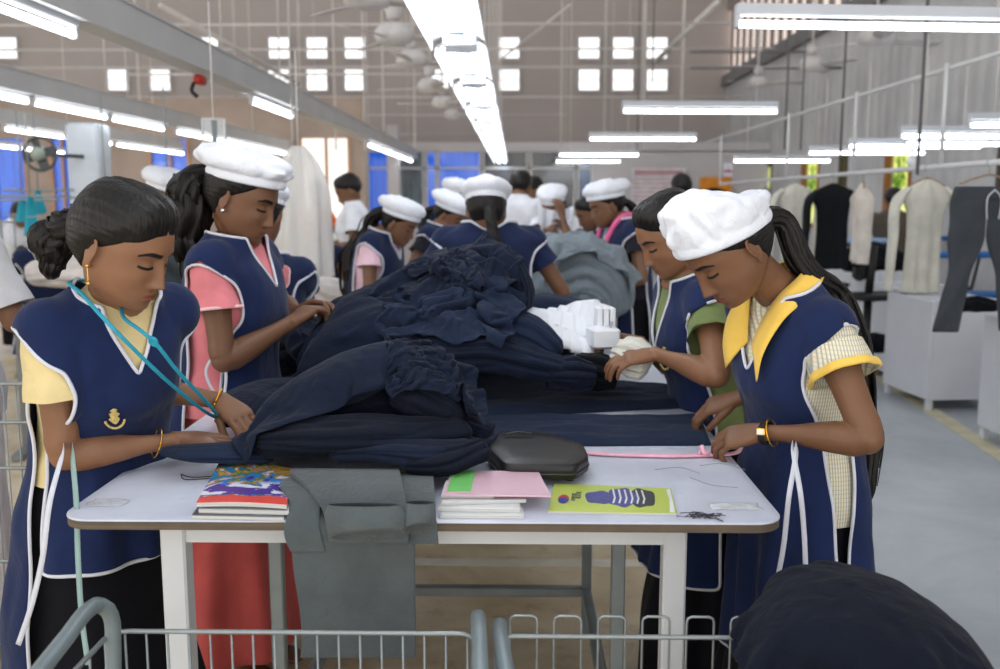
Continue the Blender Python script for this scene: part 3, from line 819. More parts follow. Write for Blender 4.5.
for i, (a, b) in enumerate(wins):
    f = MB(); w = .06
    bx(f, RX - .02, a, WZ0, RX + .05, a + w, WZ1); bx(f, RX - .02, b - w, WZ0, RX + .05, b, WZ1)
    bx(f, RX - .02, a, WZ0, RX + .05, b, WZ0 + w); bx(f, RX - .02, a, WZ1 - w, RX + .05, b, WZ1)
    if b - a > .9: bx(f, RX - .01, (a + b) / 2 - .03, WZ0, RX + .04, (a + b) / 2 + .03, WZ1)
    fo = f.obj('window_%d' % (i + 1), WOODM if i % 2 else DARKM, None, False); struct(fo)
    p = MB(); bx(p, RX + .10, a, WZ0, RX + .12, b, WZ1); pn = p.obj('pane', GARDEN, fo, False)
mb = MB(); bx(mb, RX - .10, -1.5, 3.9, RX + .2, 22, 4.12); struct(mb.obj('trim_1', mat('beam_grey', sr(120, 118, 120), .7), None, False))
# louvred opening above: upright slats against daylight
LOUV = mat('louvre_slat', sr(150, 138, 134), .7, .1)
mb = MB(); bx(mb, RX, -1.5, 4.12, RX + .1, 12.0, 7.0); bx(mb, RX, 12.0, 5.55, RX + .1, 22, 9.0)
for k in range(18): bx(mb, RX + .03, 12.0 + k * .56, 4.12, RX + .05, 12.0 + k * .56 + .26, 5.55)
struct(mb.obj('wall_right_upper', LOUV, None, False))
mb = MB(); bx(mb, RX + .07, 12.0, 4.12, RX + .10, 22, 5.55); struct(mb.obj('window_20', emit('louvre_daylight', (1.0, .84, .76, 1), 1.1), None, False))
# glass-block vents high in the gable wall
GBF = mat('vent_frame', sr(190, 188, 190), .6)
vents = [(7, 0), (208, 0), (279, 0), (317, 0), (355, 0), (509, 0), (589, 0), (623, 0), (657, 0), (7, 1), (118, 1), (160, 1), (279, 1), (317, 1), (355, 1), (438, 1), (509, 1), (589, 1), (623, 1), (657, 1)]
for i, (px, row) in enumerate(vents):
    c = P(px, (48, 80)[row], 21.95); h = .22
    f = MB()
    for dx in (-1, 1): bx(f, c[0] + dx * (h + .02) - .02, 21.93, c[2] - h - .04, c[0] + dx * (h + .02) + .02, 22.0, c[2] + h + .04)
    for dz in (-1, 1): bx(f, c[0] - h, 21.93, c[2] + dz * (h + .02) - .02, c[0] + h, 22.0, c[2] + dz * (h + .02) + .02)
    bx(f, c[0] - h, 21.94, c[2] - .008, c[0] + h, 22.0, c[2] + .008)
    fo = f.obj('window_%d' % (21 + i), GBF, None, False); struct(fo)
    p = MB(); bx(p, c[0] - h, 21.965, c[2] - h, c[0] + h, 21.985, c[2] + h); p.obj('pane', SKYPANE, fo, False)
# ---- partitions at the back
def glass_mat(name, c, e=0.0):
    t = NT(name); w = t.scale((18, 1, 1)); n = t.noise(1.0, 3, w); cc = A(*c[:3])
    t.base(t.mix(t.ramp(n, .35, .65), tuple(cc * .6) + (1,), tuple(cc * 1.3) + (1,))); t.set(Roughness=.08, Specular_IOR_Level=.8)
    if e: t.set(Emission_Color=tuple(cc) + (1,), Emission_Strength=e)
    return t.mat
BLUE = glass_mat('blue_lit_glass', sr(28, 84, 190), .8); DBLUE = glass_mat('dark_blue_glass', sr(12, 24, 52), .0); TEAL = glass_mat('teal_glass', sr(14, 60, 104), .3)
GREYG = glass_mat('grey_glass', sr(106, 120, 130), .0)
YP = 18.0
mb = MB()
top = P(500, 151, YP)[2]; x0, x1 = P(424, 200, YP)[0], P(592, 200, YP)[0]; xr = RX
bx(mb, -9.5, YP, top - .02, xr, YP + .1, top + .16)
bx(mb, -9.5, YP, 0, x1, YP + .1, .85); bx(mb, x1, YP, 0, xr, YP + .1, top)
struct(mb.obj('wall_partition', PARTM, None, False))
panes = [(426, 437, BLUE), (438, 481, BLUE), (483, 528, DBLUE), (530, 575, DBLUE), (577, 592, TEAL), (392, 424, GREYG), (368, 391, BLUE)]
for i, (a, b, m) in enumerate(panes):
    xa, xb = P(a, 200, YP)[0], P(b, 200, YP)[0]
    f = MB(); w = .03
    bx(f, xa, YP, .85, xa + w, YP + .08, top); bx(f, xb - w, YP, .85, xb, YP + .08, top)
    bx(f, xa, YP, 1.95, xb, YP + .07, 1.99)
    fo = f.obj('window_%d' % (6 + i), WHITE_METAL, None, False); struct(fo)
    p = MB(); bx(p, xa, YP + .03, .85, xb, YP + .05, top); p.obj('pane', m, fo, False)
# far-left lit bay behind the sewing lines
YL = 14.5
mb = MB(); xl = lambda px: P(px, 200, YL)[0]
bx(mb, -14, YL, 2.30, xl(366), YL + .12, 2.9); bx(mb, -14, YL, 0, xl(366), YL + .12, .9)
for a, b in ((30, 52), (112, 150), (192, 300), (352, 366), (75, 108)): bx(mb, xl(a), YL, .9, xl(b), YL + .12, 2.30)
struct(mb.obj('wall_left_bay', mat('wall_tan', sr(162, 146, 136), .85, .12, 1.5), None, False))
lit = emit('sunlit_pane', (1.0, .93, .84, 1), 1.5)
for i, (a, b, m) in enumerate([(-40, 30, BLUE), (52, 75, BLUE), (108, 112, SKYPANE), (150, 192, BLUE), (300, 352, lit)]):
    f = MB(); w = .05
    for q in (xl(a), xl(b) - w): bx(f, q, YL - .02, .9, q + w, YL + .1, 2.3)
    bx(f, (xl(a) + xl(b)) / 2, YL - .01, .9, (xl(a) + xl(b)) / 2 + .04, YL + .05, 2.3)
    fo = f.obj('window_%d' % (13 + i), mat('tan_frame', sr(180, 140, 110), .6), None, False); struct(fo)
    p = MB(); bx(p, xl(a), YL + .04, .9, xl(b), YL + .06, 2.3); p.obj('pane', m, fo, False)
mb = MB(); bx(mb, -14.2, -1.5, 0, -14, 22, .9); bx(mb, -14.2, 6.0, 2.9, -14, 22, 7)
for k in range(6): bx(mb, -14.2, 14.0 - k * 2.6, .9, -14, 14.5 - k * 2.6, 2.9)
struct(mb.obj('wall_left', PARTM, None, False))  # unseen wall, openings added to let in more side light
# roof: opaque sheets alternating with open gaps, added to let sky light in
mb = MB()
for k in range(12): bx(mb, -14.2, -1.0 + k * 2.1, 8.2, 5.2, .1 + k * 2.1, 8.35)
struct(mb.obj('ceiling', mat('roof_sheet', sr(170, 170, 172), .7), None, False))
# columns
def column(px, Y, w, top, m, name):
    c = P(px, 200, Y); mb = MB(); mb.box(A(c[0], Y, top / 2), A(w, w, top), bev=.02); mb.box(A(c[0], Y, .15), A(w + .04, w + .04, .3), bev=.01)
    struct(mb.obj(name, m, None, False))
column(92, 8.2, .27, 2.02, mat('column_paint', sr(206, 214, 226), .7, .04), 'wall_column_left')
column(394, 16, .2, 2.6, PARTM, 'wall_column_back')
# ---- wall chart, notice board
def chart(px0, py0, px1, py1, Y, label, mats, name, cat, rows):
    a, b = P(px0, py0, Y), P(px1, py1, Y); t = empty(name, A((a[0] + b[0]) / 2, Y, b[2]), label, cat)
    mb = MB(); bx(mb, a[0], Y - .02, b[2], b[0], Y, a[2]); mb.obj('board', mats[0], t, False)
    if rows:
        mb = MB(); H = a[2] - b[2]
        for r in range(rows):
            z = a[2] - H * (r + 1.6) / (rows + 1.5)
            for k in range(14):
                xx = lerp(a[0], b[0], (k + .6) / 14.6); bx(mb, xx, Y - .024, z - .012, xx + (b[0] - a[0]) / 20, Y - .02, z + .012)
        bx(mb, a[0] + .05, Y - .024, a[2] - .1, b[0] - .05, Y - .02, a[2] - .05)
        g = mb.obj('entries', mats[1], t, False); g['kind'] = 'stuff'
    return t
chart(632, 168, 684, 226, 17.9, 'wide white wall chart with ruled rows of faded red entries on the back wall', [mat('chart_white', sr(214, 208, 214), .7), mat('chart_ink', sr(176, 120, 132), .7)], 'wall_chart', 'chart', 12)
chart(700, 177, 731, 196, 17.9, 'orange notice board on the back wall, right of the wall chart', [mat('orange_board', sr(222, 140, 40), .7), WHITE_METAL], 'notice_board', 'notice board', 0)
chart(724, 163, 732, 176, 10.9, 'small white poster with red lower edge at the far end of the garment rail', [mat('poster_white', sr(210, 208, 222), .7), mat('poster_red', sr(190, 60, 60), .7)], 'poster', 'poster', 1)
# ---------------------------------------------------------------- lamps, ducts, rods
TUBE = emit('tube_light', (.93, .97, 1.0, 1), 13.0)
TRAYT = emit('tray_tube_light', (.93, .97, 1.0, 1), 12.0)
REFL = mat('reflector_white', sr(225, 230, 240), .25, .02, 3, 0, spec=.6)
HOUS = mat('lamp_housing', sr(196, 200, 208), .4, .03)
ROD = mat('hanging_rod', sr(212, 208, 206), .6, .05)
def lamp(p, q, label, group=None, double=False, drop=.0, house_h=.045, rods=True, zr=8.2):
    p, q = A(*p), A(*q); c = (p + q) / 2; L = np.linalg.norm(q - p); ang = math.atan2(q[1] - p[1], q[0] - p[0])
    t = empty('fluorescent_lamp', c, label, 'lamp', group)
    R = rotz(ang); T = lambda v: A(*v) @ R.T + c
    mb = MB(); mb.box(T((0, 0, .018 + house_h / 2 + .014)), (L, .05, house_h), R, .006); mb.obj('housing', HOUS, t, False)
    mb = MB(); mb.tube([T((-L / 2 + .015, 0, 0)), T((L / 2 - .015, 0, 0))], .0145, 10); mb.obj('tube', TUBE, t)
    for s_ in (-1, 1):
        mb = MB(); mb.box(T((s_ * (L / 2 - .006), 0, .018)), (.016, .034, .07), R, .004); mb.obj('end_cap', HOUS, t, False)
    if rods:
        for s_ in (-1, 1):
            mb = MB(); a = T((s_ * L * .36, 0, .07)); mb.tube([a, A(a[0], a[1], zr)], .006, 6); mb.obj('hanging_rod', ROD, t)
    return t
# central reflector tray, running away from the viewer
XC = -.25; ZC = 2.07
def tray(y0, L, first):
    t = empty('reflector_lamp', A(XC, y0 + L / 2, ZC), 'twin-tube lamp with white reflector in the long row over the middle of the table', 'lamp', 'twin-tube reflector lamps over the table')
    c = A(XC, y0 + L / 2, ZC)
    prof = [(-.125, -.03), (-.120, .012), (-.055, .048), (.055, .048), (.120, .012), (.125, -.03)]
    g = np.array([[(XC + x, yy, ZC + z) for x, z in prof] for yy in (y0 + .02, y0 + L - .02)])
    mb = MB(); mb.grid(g, thick=.003); mb.obj('reflector', REFL, t, False)
    for x in (-.05, .05):
        mb = MB(); mb.tube([(XC + x, y0 + .06, ZC + .008), (XC + x, y0 + L - .06, ZC + .008)], .0145, 8); mb.obj('tube', TRAYT, t)
    for yy in (y0 + .04, y0 + L - .04):
        mb = MB(); mb.box((XC, yy, ZC + .012), (.15, .03, .05), None, .006); mb.obj('lamp_holder', HOUS, t, False)
    mb = MB(); mb.tube([(XC, y0 + L / 2, ZC + .05), (XC, y0 + L / 2, 8.2)], .006, 6); mb.obj('hanging_rod', ROD, t)
    return t
t0 = tray(.30, 1.3, True)
for k in range(1, 13):
    c = copy_tree(t0); c.location[1] = t0.location[1] + 1.40 * k
mb = MB(); bx(mb, XC - .03, .2, ZC + .06, XC + .03, 18.4, ZC + .12)
tag(mb.obj('cable_tray', HOUS, None, False), 'long narrow white tray carrying the row of twin-tube lamps', 'cable tray')
# crosswise lamps to the right of the middle
def zq(px, py, z): return Q(px, py, z)
zl = 2.06
cw = [((735, 24), 1.24, .07, 'large crosswise tube lamp, nearest of those right of the middle'), ((622, 111), 1.22, .05, 'crosswise tube lamp, second nearest right of the middle'),
      ((589, 139), 1.22, .04, 'crosswise tube lamp, third nearest right of the middle'), ((559, 155), 1.22, .02, 'upper of the two farthest crosswise tube lamps before the partition'),
      ((556, 161.5), 1.15, .02, 'lower of the two farthest crosswise tube lamps before the partition')]
for (px, py), L, dy, lb in cw:
    a = zq(px, py, zl); lamp(a, a + A(L, dy * L * 1.4, 0), lb, None)
rz = 1.86
for i, (px, py, n) in enumerate([(733, 161, 2), (808, 153, 1), (848, 146.5, 1), (900, 136, 1), (968, 125, 1), (905, 144, 1)]):
    a = zq(px, py, rz); nm = ['farthest', 'fifth nearest', 'fourth nearest', 'second nearest', 'nearest', 'third nearest'][i]
    lamp(a, a + A(1.22, .05, 0), nm + ' of the tube lamps over the white bins along the right wall', None, zr=2.6)
# left rows under cable ducts
def duct(X, y0, y1, z0, z1, w, label):
    mb = MB(); bx(mb, X - w / 2, y0, z0, X + w / 2, y1, z1); bx(mb, X - w / 2 - .012, y0, z0 - .012, X + w / 2 + .012, y1, z0 + .004); bx(mb, X - w / 2 - .008, y0, z1, X + w / 2 + .008, y1, z1 + .01)
    t = empty('cable_duct', A(X, (y0 + y1) / 2, z0), label, 'cable duct'); mb.obj('duct_body', mat('duct_white', sr(196, 197, 200), .5, .05, 2), t, False)
    for k in range(4):
        q = MB(); yy = lerp(y0 + 1.5, y1 - 1, k / 3); q.tube([(X, yy, z1), (X, yy, 8.2)], .006, 6); q.obj('duct_hanger', ROD, t)
    return t
duct(-1.84, 1.6, 17.6, 2.13, 2.275, .11, 'nearest long white cable duct slanting over the left of the hall')
duct(-3.42, 3.0, 17.6, 2.12, 2.25, .11, 'second white cable duct from the viewer on the left')
duct(-4.95, 4.0, 14.2, 2.12, 2.24, .11, 'third white cable duct from the viewer on the left')
row_l = lambda r: 'tube lamp in the row under the %s cable duct on the left' % r
proto = None
for X, ys, nm in ((-1.84, (2.85, 6.75, 12.0, 13.3, 14.6, 15.9), 'nearest'), (-3.42, (5.55, 6.84, 8.15, 9.7, 10.98, 12.2, 13.4), 'second'), (-4.95, (7.9, 9.3, 10.55, 11.9, 13.1), 'third'), (-6.6, (10.2, 11.5, 12.8), 'farthest')):
    for y in ys:
        if proto is None: proto = o = lamp((X, y, 2.06), (X, y + 1.22, 2.06), row_l(nm), 'tube lamps under the %s cable duct' % nm, rods=False)
        else:
            o = copy_tree(proto); o.location = (X, y + .61, 2.06); o['label'] = row_l(nm); o['group'] = 'tube lamps under the %s cable duct' % nm
# pipe grid hanging in the roof space: verticals and horizontals
def pipe(p, q, r, label, m=ROD, name='suspension_rod', cat='rod', group=None):
    mb = MB(); mb.tube([p, q], r, 6); return tag(mb.obj(name, m, None), label, cat, group)
for k, (px, Y, pyb) in enumerate([(141, 12, 130), (222, 9, 60), (293, 7.5, 160), (302, 16, 150), (336, 14, 150), (365, 14, 150), (384, 14, 150), (415, 14, 150), (561, 17, 150), (604, 17, 150), (641, 17, 150), (680, 17, 150), (107, 9, 100), (238, 18, 140)]):
    a = P(px, pyb, Y); pipe(a, (a[0], a[1], 8.2), .012 * Y / 12, 'thin pale suspension rod hanging from the roof, one of many', group='thin rods hanging from the roof')
for k, (py, Y, x0, x1) in enumerate([(24, 14, -8, 3.8), (49, 16, -9, 4.2), (67, 17, -9, 4.2), (74, 15, -6, -.8), (97, 18.2, -8, 4.2), (115, 19, -9, 1), (134, 20, -9, -.8)]):
    z = P(500, py, Y)[2]; pipe((x0, Y, z), (x1, Y, z), .018, ['topmost', 'second', 'third', 'fourth', 'fifth', 'sixth', 'lowest'][k] + ' of the thin crosswise pipes high in front of the gable wall', name='cross_pipe', cat='pipe')
for k, (px, Y, t_, b_) in enumerate([(653, 12, 55, 84), (790, 9, 20, 150), (847, 7.5, 20, 158), (926, 5.5, 30, 175), (804, 10, 70, 150), (640, 15, 5, 150)]):
    a, b = P(px, t_, Y), P(px, b_, Y); pipe((a[0], Y, 8.2), (a[0], Y, b[2]), .010, 'dull grey suspension rod in front of the right wall, one of several', group='grey rods before the right wall', m=mat('grey_rod', sr(112, 112, 114), .6))
pipe(P(160, 5, 13), P(300, 85, 17), .035, 'sloping pale roof brace left of the centre lamps', name='roof_brace', cat='brace')
pipe(P(718, 2, 15), P(655, 62, 19), .05, 'sloping pale roof brace right of the centre lamps', name='roof_brace', cat='brace')
pipe(P(570, 5, 15), P(500, 60, 18), .02, 'thin sloping wire crossing the vents right of the centre lamps', name='roof_wire', cat='wire')
for k, (py, Y, xa, xb) in enumerate([(52, 16, 690, 888), (68, 14, 690, 842)]):
    pipe(P(xa, py, Y), P(xb, py, Y), .022, ('upper' if k == 0 else 'lower') + ' dark pipe bracket jutting from the right wall', m=mat('grey_rod', sr(112, 112, 114), .6), name='bracket_pipe', cat='pipe')
# fans
FANM = mat('fan_white', sr(200, 196, 196), .5)
def fan(c, label, s=1.0, ceil=8.2, ph=0.0, group=None):
    c = A(*c); t = empty('ceiling_fan', c, label, 'ceiling fan', group)
    mb = MB(); mb.lathe([(.03, .11), (.09, .10), (.14, .05), (.15, .01), (.13, -.03), (.06, -.05), (.02, -.055)], c, 20); mb.obj('motor', FANM, t)
    for k in range(3):
        a = ph + k * 2 * PI / 3; R = rotz(a); mb = MB()
        rr = []
        for x, w in ((.12, .03), (.18, .045), (.25, .065), (.42, .07), (.58, .062), (.62, .04)):
            rr.append([A(x, -w, .012), A(x, w, -.012), A(x, w, -.017), A(x, -w, .007)] @ R.T + c)
        mb.loft(rr); mb.obj('blade', FANM, t)
    mb = MB(); mb.tube([c + A(0, 0, .1), A(c[0], c[1], ceil)], .012, 8); mb.obj('down_rod', ROD, t)
    mb = MB(); mb.lathe([(.02, .12), (.05, .14), (.07, .22), (.02, .24)], c, 14); mb.obj('canopy', FANM, t)
    return t
fl = ['nearest', 'second nearest', 'third nearest', 'fourth nearest', 'farthest']
for k, (px, py, Y) in enumerate([(394, 38, 7.2), (412, 62, 9), (430, 88, 11), (442, 104, 13.5), (452, 116, 16)]):
    fan(P(px, py, Y), fl[k] + ' white ceiling fan in the row left of the centre lamps', ph=.4 * k)
fan(P(367, 1, 6.0), 'white ceiling fan cut by the top edge of the picture', ph=.2)
for k, (px, py, Y) in enumerate([(876, 40, 8), (812, 66, 11), (758, 84, 14)]):
    fan(P(px, py, Y), fl[k] + ' of the dim white ceiling fans by the right wall' if k else 'nearest of the dim white ceiling fans by the right wall', ph=.7 * k + .3)
# small red hook unit and bracket on the near duct
c = P(200, 80, 5.6); t = empty('duct_switch', c, 'small red hanging switch on the nearest cable duct', 'switch')
mb = MB(); mb.box(c, (.05, .12, .055), None, .014); mb.obj('body', mat('red_plastic', sr(170, 40, 30), .4), t)
mb = MB(); mb.tube(path([c + A(-.02, -.05, -.02), c + A(-.03, -.06, -.07), c + A(0, -.06, -.10)], 12), .012, 8); mb.obj('pull', mat('black_plastic', sr(25, 25, 27), .4), t)
# light from outdoors (unseen end behind the viewer left unwalled to let it in)
w = bpy.data.worlds.new('sky'); SC.world = w; w.use_nodes = True
bgn = w.node_tree.nodes['Background']; bgn.inputs[1].default_value = 1.25
# hazy bright sky, brightest low down (horizon raised as added fill for the floor under the table)
tc_ = w.node_tree.nodes.new('ShaderNodeTexCoord'); sp_ = w.node_tree.nodes.new('ShaderNodeSeparateXYZ'); rp_ = w.node_tree.nodes.new('ShaderNodeValToRGB')
w.node_tree.links.new(tc_.outputs['Generated'], sp_.inputs[0]); w.node_tree.links.new(sp_.outputs[2], rp_.inputs[0]); w.node_tree.links.new(rp_.outputs[0], bgn.inputs[0])
rp_.color_ramp.elements[0].position = .0; rp_.color_ramp.elements[0].color = (2.1, 2.0, 1.85, 1); rp_.color_ramp.elements[1].position = .55; rp_.color_ramp.elements[1].color = (.90, .95, 1.0, 1)
# ================================================================ the cutting table and what lies on it
TZ0 = .83
TX0, TX1, TY0, TY1 = -.800, .470, 1.580, 3.70
def top_mat():
    t = NT('table_laminate'); n = t.noise(5, 6, rough=.65); n2 = t.noise(30, 3)
    c = t.mix(t.ramp(n, .3, .7), sr(184, 188, 204), sr(204, 208, 222))
    c = t.mix(t.math('MULTIPLY', t.ramp(n2, .66, .74), .35), c, sr(150, 152, 160))
    t.base(c); t.set(Roughness=.28, Specular_IOR_Level=.5); t.bump(n2, .02, .001); return t.mat
tb = empty('work_table', A((TX0 + TX1) / 2, (TY0 + TY1) / 2, 0), 'long white-topped garment work table on white steel legs in the foreground', 'table')
def rrect(x0, y0, x1, y1, r, n=8):
    p = []
    for cx, cy, a0 in ((x1 - r, y1 - r, 0), (x0 + r, y1 - r, 90), (x0 + r, y0 + r, 180), (x1 - r, y0 + r, 270)):
        for k in range(n + 1):
            a = math.radians(a0 + 90 * k / n); p.append((cx + r * math.cos(a), cy + r * math.sin(a)))
    return np.array(p)
rr = rrect(TX0, TY0, TX1, TY1, .055)
def slab(r, zs, ins): return [np.c_[lerp(r, r.mean(0), i), np.full(len(r), z)] for z, i in zip(zs, ins)]
mb = MB(); mb.loft(slab(rr, (TZ0 - .004, TZ0 - .001, TZ0), (0, .0008, .003))); mb.obj('table_top', top_mat(), tb, 'auto')
def ply_mat():
    t = NT('table_edge_ply'); v = t.scale((3, 3, 260)); n = t.noise(1, 4, v); n2 = t.noise(20, 4)
    t.base(t.mix(t.math('MULTIPLY', n, n2), sr(70, 60, 50), sr(140, 122, 98))); t.set(Roughness=.7); return t.mat
mb = MB(); mb.loft(slab(rr, (TZ0 - .019, TZ0 - .0045), (.001, .001))); mb.obj('table_edge', ply_mat(), tb, 'auto')
for (px, Y, wd, m) in ((176, 1.66, .045, WHITE_METAL), (674, 1.66, .042, WHITE_METAL)):
    x = P(px, 530, Y)[0]
    for yy in (Y, TY1 - .1):
        mb = MB(); mb.box((x, yy, (TZ0 - .03) / 2), (wd, wd, TZ0 - .03), None, .004); mb.obj('leg', m, tb, 'auto')
xa, xb = P(176, 530, 1.66)[0], P(674, 530, 1.66)[0]
for yy in (1.66, TY1 - .1):
    mb = MB(); mb.box(((xa + xb) / 2, yy, TZ0 - .045), (xb - xa - .04, .03, .04)); mb.obj('top_rail', WHITE_METAL, tb, False)
for xx in (xa, xb):
    mb = MB(); mb.box((xx, (1.66 + TY1 - .1) / 2, TZ0 - .045), (.03, TY1 - 1.8, .04)); mb.obj('top_rail', WHITE_METAL, tb, False)
# grey steel trestle under the top
fx0, fx1, fy0, fy1 = -.53, .23, 2.02, 2.90
for x in (fx0, fx1):
    for y in (fy0, fy1):
        mb = MB(); mb.box((x, y, (TZ0 - .03) / 2), (.030, .030, TZ0 - .03), None, .003); mb.obj('inner_leg', GREY_METAL, tb, 'auto')
    mb = MB(); mb.box((x, (fy0 + fy1) / 2, .14), (.030, fy1 - fy0 - .03, .030), None, .003); mb.obj('low_rail', GREY_METAL, tb, 'auto')
for y, z in ((fy1, .14),):
    mb = MB(); mb.box(((fx0 + fx1) / 2, y, z), (fx1 - fx0 - .03, .030, .030), None, .003); mb.obj('low_rail', GREY_METAL, tb, 'auto')
# painted line on the floor
mb = MB(); a, b = Q(430, 562, 0), Q(600, 562, 0); bx(mb, -2.6, a[1] - .035, 0, 1.0, a[1] + .035, .002); struct(mb.obj('floor_line', mat('line_paint', sr(224, 220, 206), .6, .1), None, False))
a, b = Q(1000, 460, 0), Q(860, 368, 0); d = nrm(b - a); p0, p1 = a - d * 3, b + d * 6
mb = MB(); mb.bar(p0 + A(.04, 0, .001), p1 + A(.04, 0, .001), .11, .003); struct(mb.obj('trim_2', mat('yellow_line', sr(196, 188, 160), .6, .12), None, False))
# clear tape patches and scuffs on the table corners
tape = mat('tape_film', sr(206, 210, 216), .15, .15, 60, .5, 300, spec=.8)
for (px, py, w, h, lb) in ((108, 503, .070, .040, 'crinkled clear tape on the left front corner of the table top'), (735, 507, .09, .04, 'torn clear tape on the right front corner of the table top')):
    c = Q(px, py, TZ0); g = np.zeros((14, 20, 3))
    for i in range(14):
        for j in range(20):
            p = c + A((j / 19 - .5) * w, (i / 13 - .5) * h, .0012); p[2] += .0012 * abs(float(noise(p * 1.0, 90, 3))); p[:2] += .004 * np.array([float(noise(p, 60, 5)), float(noise(p, 60, 6))]); g[i, j] = p
    m_ = MB(); m_.grid(g, thick=.0004); tag(m_.obj('tape_patch', tape, None), lb, 'tape')
# lint clump by the right corner
c = Q(703, 517, TZ0); mb = MB(); rnd = random.Random(3)
for k in range(46):
    a = rnd.uniform(0, 2 * PI); L = rnd.uniform(.008, .03); p = c + A(rnd.gauss(0, .013), rnd.gauss(0, .006), .002)
    mb.tube(path([p, p + A(math.cos(a) * L * .5, math.sin(a) * L * .4, rnd.uniform(0, .004)), p + A(math.cos(a + .6) * L, math.sin(a + .6) * L * .6, 0)], 6), .0007, 4)
tag(mb.obj('lint_clump', mat('lint_dark', sr(70, 72, 80), .9), None), 'small dark clump of lint and thread ends by the right front corner of the table', 'lint', kind='stuff')
# ---------------------------------------------------------------- cloth bundles
def crease(p, T, sc, seed, stretch=.25):
    """ridged noise stretched along T"""
    q = p - (1 - stretch) * (p @ T[:, :, None] if False else np.sum(p * T, -1, keepdims=True)) * T
    n1 = 1 - np.abs(noise(q, sc, seed)) * 2; n2 = 1 - np.abs(noise(q, sc * 2.3, seed + 5)) * 2
    return n1 * .65 + n2 * .35
def bundle(name, pts, rad, m, label, cat='garment', flat=.6, ridges=5, amp=.10, cr=.010, crs=22, n=84, mm=130, seed=0, group=None, floor=None, up=(0, 0, 1), ends=.35, stretch=.22, part=None, shear=0.0):
    pts = path(pts, mm); rad = np.interp(np.linspace(0, 1, mm), np.linspace(0, 1, len(rad)), rad)
    e = np.linspace(0, 1, mm); rad = rad * np.clip(np.sqrt(np.clip(np.minimum(e, 1 - e) / .07, 0, 1)) * (1 - ends) + ends, 0, 1)
    arc = np.r_[0, np.cumsum(np.linalg.norm(np.diff(pts, axis=0), axis=1))]
    T = np.gradient(pts, axis=0); T /= np.linalg.norm(T, axis=1)[:, None]
    ang = np.linspace(0, 2 * PI, n, endpoint=False); R = []
    x = nrm(np.cross(T[0], up)); s1 = seed * 1.7; rm = float(np.mean(rad))
    AA, TT = np.meshgrid(ang, arc, indexing='xy')
    # folds: sharp valleys between soft ridges, running along the cloth and wandering
    wob = 1.5 * noise(np.stack([TT * 5, np.cos(AA) * 1.2 + seed, np.sin(AA) * 1.2], -1), 1, seed)
    f1 = 1 - np.abs(np.sin(ridges * .5 * AA + s1 + wob + shear * TT)) * 1.0
    f1 = 1 - f1 ** 2.2
    f2 = 1 - (1 - np.abs(np.sin((ridges + 2) * AA * .5 - s1 + 1.8 * wob + TT * 3))) ** 2.5
    q = np.stack([np.cos(AA) * rm, np.sin(AA) * rm, TT * .38], -1)
    c1 = 1 - np.abs(noise(q, 1.0 * crs * .55, seed + 3)) * 2.2; c2 = 1 - np.abs(noise(q + .3, crs * 1.2, seed + 8)) * 2.2
    big = noise(np.stack([np.cos(AA) * .9 + s1, np.sin(AA) * .9, TT * 6], -1), 1, seed + 1)
    F = 1 + amp * 1.5 * (f1 - .6) + amp * .8 * (f2 - .6) + .13 * big
    D = cr * (.75 * (np.clip(c1, -1, 1) - .2) + .3 * np.clip(c2, -1, 1))
    for i in range(mm):
        x = nrm(x - T[i] * np.dot(x, T[i])); y = np.cross(x, T[i])
        rr_ = rad[i] * F[i] + D[i] * min(1, rad[i] / .03)
        R.append(pts[i] + (np.cos(ang) * rr_)[:, None] * x - (np.sin(ang) * rr_ * flat)[:, None] * y)
    R = np.array(R)
    if floor is not None:
        z = R[..., 2]; R[..., 2] = np.where(z < floor + .012, floor + .012 - .012 * (1 - np.exp(-(floor + .012 - z) / .02)), z)
    mb = MB(); mb.loft(R); o = mb.obj(name, m, None, True, True)
    return tag(o, label, cat, group)
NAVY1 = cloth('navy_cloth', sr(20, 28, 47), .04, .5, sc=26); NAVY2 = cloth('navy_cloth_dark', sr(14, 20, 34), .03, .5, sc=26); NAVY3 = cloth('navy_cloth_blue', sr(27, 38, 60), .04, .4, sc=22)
GREYC = cloth('grey_jersey', sr(80, 86, 88), .15, .35, sc=60, var=.14); BLACKC = cloth('black_cloth', sr(14, 16, 22), .02, .5, sc=26)
G = 'navy garments heaped on the middle of the table'
z = TZ0
def hp(*a): return [P(*q) for q in a]
# the big heap (2.4 - 3.3 m away)
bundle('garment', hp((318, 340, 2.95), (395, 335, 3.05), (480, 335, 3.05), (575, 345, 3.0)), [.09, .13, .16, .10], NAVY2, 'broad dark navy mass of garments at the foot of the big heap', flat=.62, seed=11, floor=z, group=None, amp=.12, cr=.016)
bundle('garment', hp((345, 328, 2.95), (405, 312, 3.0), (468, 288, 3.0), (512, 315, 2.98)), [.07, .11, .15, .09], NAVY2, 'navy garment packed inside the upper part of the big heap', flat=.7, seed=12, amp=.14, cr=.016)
bundle('garment', hp((492, 246, 2.85), (470, 262, 2.80), (425, 300, 2.70), (370, 330, 2.66), (325, 350, 2.64)), [.035, .050, .070, .075, .050], NAVY1, 'long navy garment slanting from the peak of the heap down to the left, nearest strand', flat=.55, seed=13, ridges=6, amp=.18, cr=.012, crs=26, stretch=.1)
bundle('garment', hp((480, 254, 2.92), (440, 272, 2.90), (385, 299, 2.85), (340, 322, 2.80), (318, 338, 2.78)), [.045, .060, .075, .070, .040], NAVY1, 'navy garment running along the top left slope of the heap', flat=.55, seed=14, ridges=7, amp=.18, cr=.012, crs=26, stretch=.1)
